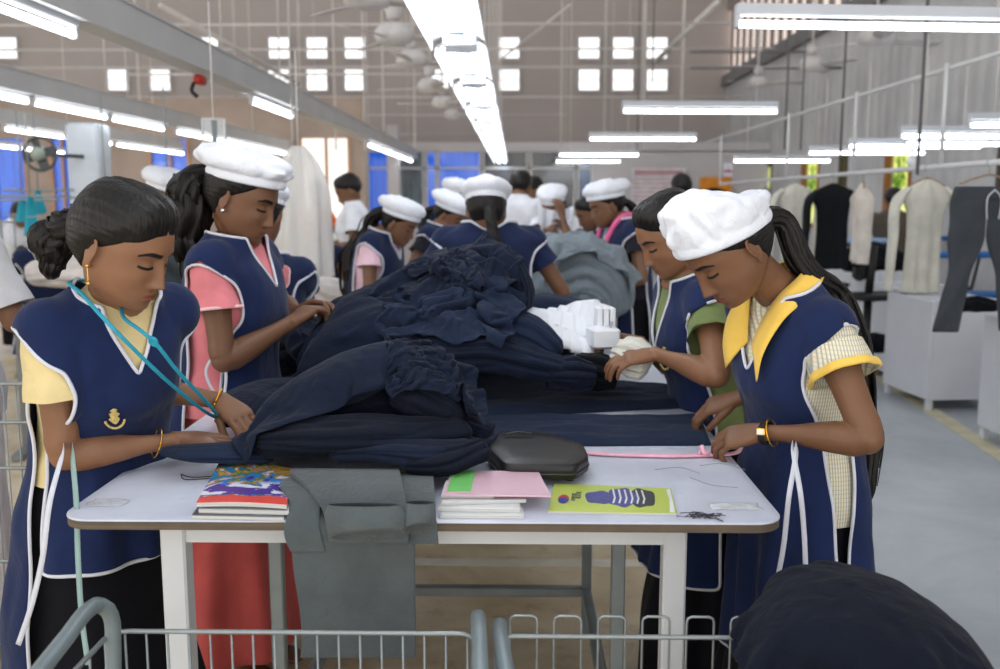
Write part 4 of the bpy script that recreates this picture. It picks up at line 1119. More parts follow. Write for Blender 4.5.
bundle('garment', hp((487, 250, 2.78), (500, 262, 2.76), (512, 285, 2.74), (508, 315, 2.72), (490, 335, 2.70)), [.030, .050, .062, .060, .04], NAVY1, 'navy garment folded over the peak of the heap and falling down its right side', flat=.7, seed=15, ridges=7, amp=.20, cr=.012, crs=26, stretch=.1)
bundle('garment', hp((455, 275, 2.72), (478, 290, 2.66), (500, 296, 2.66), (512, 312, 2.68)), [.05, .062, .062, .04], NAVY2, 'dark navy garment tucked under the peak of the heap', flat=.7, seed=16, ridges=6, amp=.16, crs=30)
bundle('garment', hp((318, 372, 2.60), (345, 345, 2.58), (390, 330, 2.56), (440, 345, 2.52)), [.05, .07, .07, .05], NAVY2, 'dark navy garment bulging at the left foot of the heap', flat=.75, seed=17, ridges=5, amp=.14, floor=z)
bundle('garment', hp((405, 340, 2.50), (440, 352, 2.46), (490, 352, 2.44), (540, 365, 2.42), (572, 372, 2.42)), [.045, .060, .062, .050, .035], NAVY1, 'navy garment crossing the front of the heap towards the white labels', flat=.7, seed=18, ridges=7, amp=.2, floor=z, crs=30)
bundle('garment', hp((455, 330, 2.56), (495, 326, 2.56), (535, 335, 2.52), (560, 355, 2.50)), [.05, .06, .058, .035], NAVY3, 'bluish navy garment with a turned-over edge in the front right of the heap', flat=.7, seed=19, ridges=6, amp=.2, crs=30)
bundle('garment', hp((545, 372, 2.42), (565, 372, 2.43), (592, 374, 2.46)), [.036, .046, .038], NAVY1, 'navy garment rolled up at the right end of the heap', flat=.8, seed=20, ridges=9, amp=.2, floor=z, crs=34)
bundle('garment', hp((575, 366, 2.55), (600, 372, 2.52), (618, 375, 2.52)), [.045, .052, .036], BLACKC, 'black rolled garment right beside the white labels', flat=.85, seed=21, ridges=9, amp=.2, floor=z, crs=34)
# waistband strip over the heap
g = []
for t in np.linspace(0, 1, 40):
    c = path(hp((372, 312, 2.74), (386, 322, 2.68), (400, 334, 2.63), (412, 344, 2.60)), 40)[int(t * 39)]
    g.append([c + A(-.016, 0, -.022), c + A(-.008, -.008, -.008), c + A(.008, -.008, .010), c + A(.018, 0, .022)])
mb = MB(); mb.grid(np.array(g), thick=.008); tag(mb.obj('waistband', NAVY3, None), 'navy waistband strip lying across the left slope of the heap', 'waistband')
# dark cloth behind, to the left of the heap by the pink-shirted woman's hands, and right behind
bundle('garment', hp((232, 378, 2.95), (265, 362, 3.0), (305, 352, 3.0), (330, 355, 3.0)), [.05, .09, .10, .07], NAVY2, 'dark navy garment lying on the table beneath the hands of the pink-shirted woman', flat=.6, seed=22, floor=z, amp=.15)
bundle('garment', hp((500, 322, 3.5), (540, 312, 3.5), (575, 318, 3.45), (600, 335, 3.3)), [.10, .12, .11, .06], NAVY3, 'smooth bluish navy garment behind the white labels', flat=.55, seed=23, floor=z, amp=.08, cr=.008)
# garment laid flat in front: two trouser legs, being worked on by the woman on the right
def flatcloth(name, corners, m, label, th=.010, nx=90, ny=36, wr=.004, seed=0, zb=TZ0, wave=None, cat='garment'):
    a, b, c, d = [A(*q) for q in corners]; g = np.zeros((ny, nx, 3))
    for i, v in enumerate(np.linspace(0, 1, ny)):
        for j, u in enumerate(np.linspace(0, 1, nx)):
            p = lerp(lerp(a, b, u), lerp(d, c, u), v)
            g[i, j] = p
    U = np.linspace(0, 1, nx)[None, :]; V = np.linspace(0, 1, ny)[:, None]
    nn = fbm(g * A(.25, 1, 1), 30, seed) ; rid = 1 - np.abs(noise(g * A(.2, 1, 1), 26, seed + 3)) * 2
    env = np.minimum(smooth(V, 0, .14), smooth(1 - V, 0, .14)) * np.minimum(smooth(U, 0, .02), smooth(1 - U, 0, .02))
    g[..., 2] = zb + .0015 + env ** .5 * th + env * wr * (nn + rid * .8 + .6)
    g[..., 1] += .006 * noise(g, 7, seed + 9) 
    lo = g.copy(); lo[..., 2] = zb + .0008
    mb = MB(); f = []
    mb.grid(g, thick=0); N = nx * ny; base = mb.n
    mb.add(lo.reshape(-1, 3), [])
    for j in range(nx - 1): mb.f.append((j, base + j, base + j + 1, j + 1)); mb.f.append(((ny-1)*nx + j, (ny-1)*nx + j + 1, base + (ny-1)*nx + j + 1, base + (ny-1)*nx + j))
    for i in range(ny - 1): mb.f.append((i*nx, (i+1)*nx, base + (i+1)*nx, base + i*nx)); mb.f.append((i*nx+nx-1, base + i*nx+nx-1, base + (i+1)*nx+nx-1, (i+1)*nx+nx-1))
    mb.m += [0] * (2 * (nx - 1) + 2 * (ny - 1))
    return tag(mb.obj(name, m, None), label, cat)
tr = empty('trousers', Q(560, 420, z), 'flat navy trousers with both legs laid out towards the woman with the yellow collar', 'trousers')
def leg_(corners, seed, nm='trouser_leg'):
    o = flatcloth(nm, corners, NAVY3, None, .012, 110, 40, .005, seed); del_ = [k for k in ('category', 'label') if k in o]
    for k in del_: del o[k]
    me = o.data; me.transform(Matrix.Translation(o.location - tr.location)); o.location = (0, 0, 0); o.parent = tr
leg_((Q(455, 420, z), Q(694, 408, z), Q(690, 388, z), Q(470, 374, z)), 31)
leg_((Q(455, 448, z), Q(712, 446, z), Q(700, 417, z), Q(462, 420, z)), 37)
leg_((Q(448, 446, z), Q(478, 442, z), Q(486, 378, z), Q(440, 376, z)), 39, 'waist_part')
# front heap: bundle of folded navy garments
FG = None
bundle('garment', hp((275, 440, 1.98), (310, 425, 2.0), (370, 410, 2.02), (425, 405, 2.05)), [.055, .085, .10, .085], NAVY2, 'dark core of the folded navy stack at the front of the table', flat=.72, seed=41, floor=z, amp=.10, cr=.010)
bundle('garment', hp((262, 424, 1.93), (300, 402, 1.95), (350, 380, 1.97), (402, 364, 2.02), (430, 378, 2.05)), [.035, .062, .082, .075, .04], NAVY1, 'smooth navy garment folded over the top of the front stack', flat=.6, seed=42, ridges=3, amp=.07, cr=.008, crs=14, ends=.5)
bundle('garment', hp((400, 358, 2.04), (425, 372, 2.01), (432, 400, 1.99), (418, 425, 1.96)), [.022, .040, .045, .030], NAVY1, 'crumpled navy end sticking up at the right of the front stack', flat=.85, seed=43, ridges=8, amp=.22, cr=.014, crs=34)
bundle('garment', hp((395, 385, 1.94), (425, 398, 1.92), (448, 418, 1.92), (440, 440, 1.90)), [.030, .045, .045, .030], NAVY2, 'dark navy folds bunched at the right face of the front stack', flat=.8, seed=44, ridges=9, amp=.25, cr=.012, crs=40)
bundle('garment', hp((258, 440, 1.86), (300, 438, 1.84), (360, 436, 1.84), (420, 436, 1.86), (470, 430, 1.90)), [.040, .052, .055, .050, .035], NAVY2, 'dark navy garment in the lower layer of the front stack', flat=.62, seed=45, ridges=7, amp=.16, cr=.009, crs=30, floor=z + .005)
bundle('garment', hp((330, 452, 1.80), (380, 450, 1.80), (430, 455, 1.80), (478, 450, 1.83)), [.030, .040, .045, .036], NAVY1, 'navy garment at the bottom of the front stack reaching towards the black case', flat=.55, seed=46, ridges=6, amp=.14, cr=.008, crs=30, floor=z + .004)
bundle('garment', hp((405, 462, 1.785), (440, 462, 1.78), (486, 448, 1.82)), [.026, .042, .034], NAVY2, 'rolled navy end lying on the pink folder', flat=.6, seed=47, ridges=8, amp=.16, cr=.008, crs=34, floor=z + .012)
bundle('garment', hp((440, 428, 1.98), (470, 425, 2.0), (490, 432, 1.98)), [.03, .045, .03], NAVY1, 'small navy fold between the front stack and the flat trousers', flat=.5, seed=48, ridges=6, amp=.15, cr=.008, crs=30, floor=z)
# piece being smoothed by the woman on the left
bundle('garment', hp((163, 450, 1.86), (190, 452, 1.84), (235, 452, 1.86), (275, 452, 1.88)), [.020, .038, .045, .04], NAVY3, 'navy garment edge pressed flat under the left woman\'s hands', flat=.42, seed=50, ridges=3, amp=.1, cr=.005, floor=z, ends=.6)
bundle('garment', hp((225, 425, 2.10), (245, 400, 2.25), (275, 388, 2.4), (310, 385, 2.5)), [.03, .06, .07, .05], NAVY1, 'navy garment lying flat behind the left woman\'s hands', flat=.35, seed=51, ridges=4, amp=.12, floor=z)
# ---------------------------------------------------------------- grey sweatpants hanging over the front edge
gp = empty('sweatpants', A(-.28, TY0, TZ0), 'grey jersey sweatpants hanging over the front edge of the table', 'sweatpants')
def ribbon(pts, W, th, seed, wr=.006, nx=60, ny=110, xoff=None, m=GREYC, parent=gp, name='leg', tube=False):
    """cloth band following a side profile pts (y, z) with width limits W(t)->(x0, x1)"""
    pr = path(np.array([(0, a, b) for a, b in pts], float), ny); g = np.zeros((ny, nx, 3))
    T = np.gradient(pr, axis=0); N = np.stack([np.zeros(ny), -T[:, 2], T[:, 1]], 1); N /= np.linalg.norm(N, axis=1)[:, None] + 1e-9
    for i in range(ny):
        t = i / (ny - 1); x0, x1 = W(t); u = np.linspace(0, 1, nx)
        x = lerp(x0, x1, u); base = np.stack([x, np.full(nx, pr[i, 1]), np.full(nx, pr[i, 2])], 1)
        q = np.stack([x * 1.0, np.zeros(nx), np.full(nx, t * .5)], 1)
        w = wr * (fbm(q * A(1, 1, .35), 24, seed) + .9 * (1 - 2 * np.abs(noise(q * A(1, 1, .25), 16, seed + 4)))) 
        edge = np.sqrt(np.clip(np.minimum(u, 1 - u) / .06, 0, 1))
        g[i] = base + N[i] * (th * (.35 + .65 * edge) + w * edge)[:, None]
    mb = MB()
    lo = g.copy(); 
    for i in range(ny): lo[i] = g[i] - N[i] * 0; 
    back = np.array([np.stack([g[i, :, 0], np.full(nx, pr[i, 1]), np.full(nx, pr[i, 2])], 1) for i in range(ny)])
    mb.grid(g); b0 = mb.n; mb.grid(back[:, ::-1])
    # stitch borders
    idx = lambda i, j: i * nx + j; bdx = lambda i, j: b0 + i * nx + (nx - 1 - j); k = 0
    for i in range(ny - 1):
        mb.f.append((idx(i, 0), idx(i + 1, 0), bdx(i + 1, 0), bdx(i, 0))); mb.f.append((idx(i, nx-1), bdx(i, nx-1), bdx(i+1, nx-1), idx(i+1, nx-1))); k += 2
    for j in range(nx - 1):
        mb.f.append((idx(0, j), bdx(0, j), bdx(0, j+1), idx(0, j+1))); mb.f.append((idx(ny-1, j), idx(ny-1, j+1), bdx(ny-1, j+1), bdx(ny-1, j))); k += 2
    mb.m += [0] * k
    return mb.obj(name, m, parent, True, True)
X = lambda px, Y: P(px, 500, Y)[0]
yf = TY0 - .004
def Wl(t): return (lerp(X(282, 1.72), X(292, 1.55), smooth(t, 0, .45)) + .006 * math.sin(t * 9), lerp(X(360, 1.72), X(413, 1.55), smooth(t, 0, .5)))
ribbon([(1.74, z + .012), (1.66, z + .010), (1.60, z + .009), (yf - .006, z - .004), (yf - .012, z - .05), (yf - .014, z - .12), (yf - .012, z - .245)], Wl, .018, 5, .006, name='lower_leg_part')
def Wu(t): return (lerp(X(292, 1.78), X(324, 1.52), smooth(t, 0, 1) ** 1.2), lerp(X(400, 1.78), X(406, 1.52), smooth(t, 0, 1)))
ribbon([(1.80, z + .030), (1.72, z + .046), (1.64, z + .042), (1.585, z + .028), (yf - .022, z - .002), (yf - .030, z - .028)], Wu, .020, 8, .010, name='folded_leg')
def cuff(px, py, Y, w, h, sk, seed):
    c = P(px, py, Y); n = 60; ph = np.linspace(0, 2 * PI, n, endpoint=False); R = []
    for q, f, dq in ((-.25, .90, .4), (0, .97, .6), (.12, 1.03, .8), (.4, 1.02, .9), (.8, 1.0, 1), (1, .98, 1), (1.0, .90, .85), (.7, .86, .7), (.4, .80, .5)):
        rib = 1 + .012 * np.sin(ph * 40); qq = max(q, 0)
        R.append(c + np.stack([np.cos(ph) * w * f * rib + sk * q, np.sin(ph) * .026 * dq * rib, np.full(n, h * (.5 - q)) - .016 * np.sin(ph) * qq + .005 * np.cos(ph) * qq], 1))
    mb = MB(); mb.loft(R, (False, True)); mb.obj('rib_cuff', GREYC, gp, True, True)
cuff(365, 523, 1.518, .066, .042, .004, 1)
def Wr(t): return (lerp(X(390, 1.78), X(404, 1.54), t), lerp(X(432, 1.78), X(437, 1.54), t))
ribbon([(1.80, z + .022), (1.70, z + .036), (1.61, z + .028), (1.575, z + .012), (yf - .012, z - .02), (yf - .016, z - .034)], Wr, .018, 15, .008, nx=34, name='second_folded_leg')
cuff(420, 518, 1.530, .026, .036, -.004, 4)
def Wf(t): return (lerp(X(282, 1.76), X(293, 1.57), t) + .008 * math.sin(t * 12), X(325, 1.60) + .008 * math.sin(t * 7))
ribbon([(1.78, z + .02), (1.70, z + .035), (1.62, z + .03), (1.59, z + .014), (yf - .012, z - .01), (yf - .015, z - .05)], Wf, .014, 21, .012, nx=30, name='rumpled_edge')
# ---------------------------------------------------------------- magazines, folder, papers, booklet, case
def sheet_stack(corners, zb, h, curl=0.0, nx=24, ny=18, curlx=0.0):
    a, b, c, d = [A(q[0], q[1], 0) for q in corners]; g = np.zeros((ny, nx, 3))
    for i, v in enumerate(np.linspace(0, 1, ny)):
        for j, u in enumerate(np.linspace(0, 1, nx)):
            p = lerp(lerp(a, b, u), lerp(d, c, u), v); p[2] = zb + h + curl * (1 - v) ** 2 * math.sin(u * PI * .9 + .2) + curlx * math.sin(u * PI); g[i, j] = p
    return g
def slab_from(g, h, mb=None):
    mb = mb or MB(); mb.grid(g[::-1] if False else g, thick=0); ny, nx = g.shape[:2]; b0 = mb.n
    lo = g.copy(); lo[..., 2] -= h; mb.add(lo.reshape(-1, 3), [tuple(b0 - g.shape[0]*g.shape[1] + 0 for _ in ())][:0])
    n0 = b0 - nx * ny
    def q(i, j): return n0 + i * nx + j
    def r(i, j): return b0 + i * nx + j
    k = 0
    for i in range(ny - 1):
        for j in range(nx - 1): mb.f.append((r(i, j), r(i+1, j), r(i+1, j+1), r(i, j+1))); k += 1
        mb.f.append((q(i, 0), q(i+1, 0), r(i+1, 0), r(i, 0))); mb.f.append((q(i, nx-1), r(i, nx-1), r(i+1, nx-1), q(i+1, nx-1))); k += 2
    for j in range(nx - 1):
        mb.f.append((q(0, j), r(0, j), r(0, j+1), q(0, j+1))); mb.f.append((q(ny-1, j), q(ny-1, j+1), r(ny-1, j+1), r(ny-1, j))); k += 2
    mb.m += [0] * k; return mb
def paper_edge(name, c):
    t = NT(name); v = t.scale((4, 4, 1500)); n = t.noise(1, 2, v); cc = A(*c[:3])
    t.base(t.mix(t.ramp(n, .35, .65), tuple(cc * .72) + (1,), tuple(cc) + (1,))); t.set(Roughness=.8); return t.mat
PAGES = paper_edge('page_edges', sr(206, 206, 204))
def cover_mat():
    t = NT('magazine_cover'); o = t.n('ShaderNodeTexCoord').outputs['Generated']; sep = t.n('ShaderNodeSeparateXYZ'); t.link(o, sep.inputs[0])
    n1 = t.noise(2.2, 2, t.scale((1.6, 2.2, 1), o), dist=1.2); n2 = t.noise(3, 3, t.scale((1.2, 2.6, 1), o), dist=.8)
    r = t.n('ShaderNodeValToRGB', Fac=n1); el = r.color_ramp.elements
    cols = [(0, (60, 40, 130)), (.36, (80, 50, 140)), (.42, (30, 130, 210)), (.48, (70, 110, 70)), (.53, (196, 150, 60)), (.57, (120, 100, 110)), (.62, (225, 225, 235)), (.68, (40, 90, 190)), (.75, (190, 60, 60))]
    el[0].position = 0; el[0].color = sr(*cols[0][1]); el[1].position = .75; el[1].color = sr(*cols[-1][1])
    for p, c in cols[1:-1]: e = el.new(p); e.color = sr(*c)
    c = r.outputs[0]
    y = t.math('ADD', sep.outputs[1], t.math('MULTIPLY', n2, .10))
    c = t.mix(t.ramp(y, .19, .17), c, sr(222, 80, 70)); c = t.mix(t.ramp(y, 1.0, 1.01), c, sr(240, 215, 60))
    c = t.mix(t.math('MULTIPLY', t.ramp(y, .19, .20), t.ramp(y, .40, .34)), c, sr(84, 62, 150))
    c = t.mix(t.math('MULTIPLY', t.math('MULTIPLY', t.ramp(n2, .50, .56), t.ramp(y, .2, .22)), t.ramp(y, .5, .40)), c, sr(226, 226, 238))
    t.base(c); t.set(Roughness=.25, Specular_IOR_Level=.55); return t.mat
def booklet(name, corners, zb, h, cover, label, cat, pages=PAGES, curl=0.0, cov_t=.0012, spine=None):
    c = sum(A(*q) for q in corners) / 4; t = empty(name, A(c[0], c[1], zb), label, cat)
    g = sheet_stack(corners, zb, h - cov_t, curl); slab_from(g, h - cov_t).obj('pages', pages, t, 'auto')
    g2 = sheet_stack(corners, zb, h, curl); slab_from(g2, cov_t).obj('cover', cover, t, 'auto'); return t
mc = [Q(197, 517, z), Q(287, 519, z), Q(296, 482, z), Q(224, 467, z)]
mc2 = [Q(192, 519, z), Q(284, 521, z), Q(291, 490, z), Q(218, 484, z)]
booklet('magazine', mc2, z + .0005, .007, mat('mag_grey', sr(90, 92, 98), .4), 'thin grey-edged magazine at the bottom of the left magazine stack', 'magazine')
booklet('magazine', [q + A(.004, -.002, 0) for q in mc], z + .008, .007, mat('mag_white', sr(196, 196, 196), .4), 'white magazine in the middle of the left magazine stack', 'magazine')
booklet('magazine', mc, z + .0175, .0085, cover_mat(), 'glossy multicoloured magazine with a red band on top of the left magazine stack', 'magazine', curl=.0035)
# right stack under the pink folder
st = [((440, 519), (524, 519), (520, 502), (446, 500), .0005, .007, 'lowest'), ((438, 516), (520, 517), (520, 500), (446, 498), .008, .007, 'second lowest'), ((442, 514), (526, 511), (524, 496), (446, 496), .0155, .006, 'third lowest'), ((441, 510), (494, 510), (494, 496), (446, 494), .022, .0045, 'topmost')]
for a, b, c, d, zb, h, nm in st:
    booklet('booklet', [Q(*a, z), Q(*b, z), Q(*c, z), Q(*d, z)], z + zb, h, mat('paper_white', sr(206, 206, 206), .6), nm + ' white booklet in the stack under the pink folder', 'booklet')
fo = empty('folder', Q(495, 495, z), 'pink plastic folder with a green left part lying on the white booklets', 'folder')
pk = mat('folder_pink', sr(214, 176, 190), .3, .05, 10, 0); gn = mat('folder_green', sr(120, 200, 110), .3, .05, 10, 0)
zb = z + .0275
F = [Q(443, 511, z), Q(551, 512, z), Q(538, 486, z), Q(452, 486, z)]
slab_from(sheet_stack([F[0], F[1], F[2], F[3]], zb, .003), .003).obj('cover', pk, fo, 'auto')
gq = [lerp(F[0], F[1], .03) + (F[3] - F[0]) * .12, lerp(F[0], F[1], .25) + (F[3] - F[0]) * .12, lerp(F[3], F[2], .27), F[3] + A(.002, 0, 0)]
slab_from(sheet_stack(gq, zb + .003, .0012), .0012).obj('green_label', gn, fo, 'auto')
# green exercise book
B = [Q(548, 514, z), Q(677, 516, z), Q(671, 491, z), Q(554, 486, z)]
bk = booklet('exercise_book', B, z + .0004, .005, mat('book_green', sr(186, 200, 96), .35, .06, 6, 0), 'yellow-green exercise book with a blue garment picture lying near the table edge', 'exercise book')
def on_book(u, v, dz=0.0):
    p = lerp(lerp(B[0], B[1], u), lerp(B[3], B[2], u), v); return A(p[0], p[1], z + .0055 + dz)
bl = mat('print_blue', sr(74, 76, 140), .4, .25, 150, 0); wh = mat('print_white', sr(220, 222, 224), .4); dk = mat('print_dark', sr(58, 60, 66), .5)
def patch(uvs, m, name, dz=0.0, kids=None):
    mb = MB(); top = [on_book(u, v, dz + .0003) for u, v in uvs]; bot = [on_book(u, v, dz) for u, v in uvs]
    mb.loft([bot, top]); return mb.obj(name, m, bk, False)
def blob(cu, cv, ru, rv, n=24, wob=.1, seed=0):
    return [(cu + ru * math.cos(a) * (1 + wob * math.sin(3 * a + seed)), cv + rv * math.sin(a) * (1 + wob * math.sin(5 * a + seed))) for a in np.linspace(0, 2 * PI, n, endpoint=False)]
patch(blob(.40, .52, .13, .24, seed=1), bl, 'garment_print'); patch(blob(.74, .55, .12, .36, seed=5), dk, 'garment_print', .0002); patch(blob(.58, .55, .13, .36, seed=2), bl, 'garment_print', .0004)
for k in range(6):
    u = .50 + k * .048; patch([(u, .30), (u + .014, .30), (u + .030, .5), (u + .014, .84), (u, .84), (u + .014, .5)], wh, 'collar_print', .0010)
patch(blob(.105, .42, .045, .16, wob=0), mat('print_red', sr(190, 50, 60), .4), 'round_emblem', .0002)
patch(blob(.105, .36, .042, .10, wob=0), mat('print_royal', sr(30, 60, 150), .4), 'round_emblem', .0008)
patch([(.945, .02), (.985, .02), (.99, .98), (.955, .9), (.965, .5)], wh, 'worn_edge', .0004)
def text_on(txt, origin, xdir, size, m, parent, name='lettering', ydir=None, ext=.0002):
    cu = bpy.data.curves.new(name, 'FONT'); cu.body = txt; cu.size = size; cu.extrude = ext; cu.align_x = 'CENTER'; cu.align_y = 'CENTER'; cu.resolution_u = 2
    o = bpy.data.objects.new(name, cu); COL.objects.link(o); dg = bpy.context.evaluated_depsgraph_get(); me = bpy.data.meshes.new_from_object(o.evaluated_get(dg))
    bpy.data.objects.remove(o); x = nrm(xdir); y = nrm(ydir) if ydir is not None else np.cross((0, 0, 1), x); zz = np.cross(x, y)
    M = Matrix(((x[0], y[0], zz[0], origin[0]), (x[1], y[1], zz[1], origin[1]), (x[2], y[2], zz[2], origin[2]), (0, 0, 0, 1))); me.transform(M); me.materials.clear(); me.materials.append(m)
    return link(name, me, parent, False)
up_ = on_book(.2, 1) - on_book(.2, 0)
text_on('EXERCISE', on_book(.185, .5, .0004), up_, .0105, mat('print_navy', sr(40, 42, 90), .4), bk)
text_on('BOOK', on_book(.225, .58, .0004), up_, .0150, mat('print_navy', sr(40, 42, 90), .4), bk)
# black case
cs = empty('black_case', Q(540, 478, z), 'black zipped case lying flat on the table behind the exercise book', 'case')
o_ = [Q(486, 468, z), Q(503, 487, z), Q(575, 488, z), Q(589, 478, z), Q(583, 464, z), Q(545, 452, z), Q(500, 450, z)]
pl = np.concatenate([np.linspace(a_, b_, 12)[:-1] for a_, b_ in zip(o_, o_[1:] + o_[:1])])
for _ in range(3): pl = pl * .5 + (np.roll(pl, 1, 0) + np.roll(pl, -1, 0)) * .25
pl = pl; ce = pl.mean(0); BLK = mat('black_leather', sr(28, 27, 28), .35, .1, 30, .2, 200)
mb = MB(); R = []
for zz, s_ in ((.012, .93), (.017, 1.0), (.038, 1.0), (.044, .985), (.046, .95), (.047, .6), (.048, .1)):
    q = lerp(np.repeat(ce[None], len(pl), 0), pl, s_); q[:, 2] = z + zz; R.append(q)
mb.loft(R); mb.obj('body', BLK, cs)
mb = MB(); zp = pl.copy(); zp[:, 2] = z + .026; mb.tube(np.vstack([zp, zp[:1]]), .0022, 6); mb.obj('zip', mat('zip_dark', sr(62, 60, 58), .4, metal=.5), cs)
mb = MB(); q = Q(505, 458, z) + A(0, 0, .052); mb.tube(path([q, q + A(.03, .006, .004), q + A(.06, 0, .001)], 14), .0040, 8, .5); mb.obj('strap', BLK, cs)
mb = MB(); q0, q1 = Q(492, 466, z), Q(502, 482, z); mb.bar(q0 + A(0, 0, .030), q1 + A(0, 0, .030), .012, .004, bev=.001); mb.obj('clasp', mat('silver_clasp', sr(180, 184, 190), .3, metal=.7), cs, 'auto')
for (a, b) in ((510, 480), (570, 480)):
    q = Q(a, b, z); mb = MB(); mb.lathe([(.008, 0), (.009, .004), (.008, .014)], q, 12); mb.obj('foot_stud', BLK, cs)
# pink cord
mb = MB(); pc = path([Q(560, 451, z) + A(0, 0, .006), Q(585, 455, z) + A(0, 0, .005), Q(640, 458, z) + A(0, 0, .005), Q(700, 458, z) + A(0, 0, .005), Q(738, 455, z) + A(0, 0, .006), Q(742, 450, z) + A(0, 0, .01)], 90)
mb.tube(pc, .0042, 8, .7)
for off_ in (.008,): mb.tube(pc[8:82] + A(0, off_, 0), .0036, 8, .7)
pko = empty('cord', Q(640, 458, z), 'pale pink drawcord lying across the table in front of the trousers', 'cord'); pkm = mat('cord_pink', sr(238, 178, 196), .7, .08, 60, .3, 300)
mb.obj('strand', pkm, pko)
for (px, py) in ((562, 450), (703, 458)):
    q = Q(px, py, z) + A(0, 0, .008); mb = MB(); mb.tube(path([q + A(-.010, 0, 0), q + A(0, .008, .008), q + A(.010, 0, .002), q + A(0, -.008, .006), q + A(-.004, 0, .020)], 30), .0045, 8); mb.obj('knot', pkm, pko)
# hair pin / thread on the left of table
q = [Q(181, 475, z), Q(190, 478, z), Q(215, 477, z)]; mb = MB(); mb.tube(path([p + A(0, 0, .002) for p in q], 20), .0011, 6); mb.tube(path([Q(181, 475, z) + A(0, 0, .002), Q(184, 480, z) + A(0, 0, .002), Q(215, 479, z) + A(0, 0, .002)], 20), .0011, 6)
tag(mb.obj('hair_pin', mat('pin_dark', sr(80, 76, 70), .4, metal=.6), None), 'thin dark hair pin on the table left of the colourful magazine', 'hair pin')
mb = MB(); mb.tube(path([Q(245, 472, z) + A(0, 0, .03), Q(262, 464, z) + A(0, 0, .03), Q(282, 460, z) + A(0, 0, .035)], 20), .0035, 8, .6); tag(mb.obj('cord', mat('cord_cream', sr(206, 200, 190), .8), None), 'short cream cord between the colourful magazine and the grey sweatpants', 'cord')
# thread scraps right
for i, (a, b, c) in enumerate((((655, 470), (680, 468), (700, 474)), ((700, 466), (720, 464), (745, 470)), ((690, 478), (715, 486), (738, 488)))):
    mb = MB(); mb.tube(path([Q(*k, z) + A(0, 0, .001) for k in (a, b, c)], 20), .0006, 5); tag(mb.obj('thread', mat('thread_grey', sr(150, 150, 156), .8), None), ['loose grey thread lying between cord and exercise book', 'loose grey thread nearest the right edge of the table by the cord', 'loose grey thread below the other two scraps'][i], 'thread')
# white labels stack
LB = mat('label_white', sr(236, 238, 244), .7, .02, 4, .05)
rnd = random.Random(5)
rows = []
lab0 = None
def label_strip(c, L, w, h, az, tilt, roll):
    R = rotz(az) @ rotx(tilt) @ roty(roll); u = np.linspace(0, 1, 12); a = MB(); g = np.zeros((12, 5, 3))
    for i, t in enumerate(u):
        for j, s_ in enumerate(np.linspace(-.5, .5, 5)):
            g[i, j] = A(s_ * w, (t - .5) * L, -.9 * h * (t * 2 - 1) ** 4 + .2 * h * (1 - 4 * s_ * s_)) @ R.T + c
    a.grid(g, thick=h); return a
pos = []
for i in range(7):
    t = i / 6; pos.append((lerp(527, 590, t), lerp(322, 347, t) - 2, 2.62 + .0 * t, .062, .055, -.25 + .1 * i, .62, .3))
for i in range(6):
    t = i / 5; pos.append((lerp(535, 598, t), lerp(318, 326, t), 2.70, .085, .065, -.5 + .12 * i, .55, .3))
for i in range(4):
    pos.append((lerp(556, 595, i / 3), lerp(318, 311, i / 3), 2.78, .10, .080, -.5 + .1 * i, .45, .2))
wl = ['lower row', 'middle row', 'upper row']
mb = MB()
for k, (px, py, Y, L, w, az, ti, ro) in enumerate(pos):
    c = P(px, py, Y) ; a = label_strip(c, L * 1.3, w * 1.1, .016, az, ti, ro)
    tag(a.obj('cloth_label', LB, None), 'white folded cloth strip in the %s of the fanned white pile' % wl[0 if k < 7 else 1 if k < 13 else 2], 'cloth strip', 'white strips in the %s of the fanned pile' % wl[0 if k < 7 else 1 if k < 13 else 2])
bundle('cloth_roll', hp((535, 338, 2.82), (560, 330, 2.85), (590, 322, 2.85), (607, 320, 2.85)), [.05, .07, .08, .06], LB, 'bulky white cloth piece under the fanned white strips', 'cloth', flat=.8, seed=61, amp=.06, cr=.005, floor=z)
bundle('cloth_roll', hp((560, 318, 2.95), (580, 312, 2.95), (600, 308, 2.92)), [.03, .042, .03], LB, 'smooth white cloth piece on top of the white pile', 'cloth', flat=.8, seed=62, amp=.05, cr=.004)
c = P(603, 337, 2.60); a = MB(); a.box(c, (.075, .09, .055), rotz(.2), .006); tag(a.obj('label_block', LB, None, 'auto'), 'squared block of white labels at the right end of the white pile', 'label block')
c = P(604, 318, 2.66)
for k in range(3):
    a = MB(); a.box(c + A(-.016 + .018 * k, 0, 0), (.015, .06, .062), rotz(.1), .003); tag(a.obj('label_block', LB, None, 'auto'), ['left', 'middle', 'right'][k] + ' of three small white label bundles standing on the white block', 'label block')
# crumpled cream cloth at the green-shirted woman's hand
bundle('cloth_scrap', hp((618, 352, 2.50), (634, 358, 2.46), (650, 366, 2.44)), [.034, .046, .034], cloth('cream_cloth', sr(216, 214, 204), .1, .5), 'crumpled cream lace cloth beneath the hand of the green-shirted woman', 'cloth', flat=.85, seed=63, ridges=9, amp=.3, cr=.012, crs=50, floor=z)
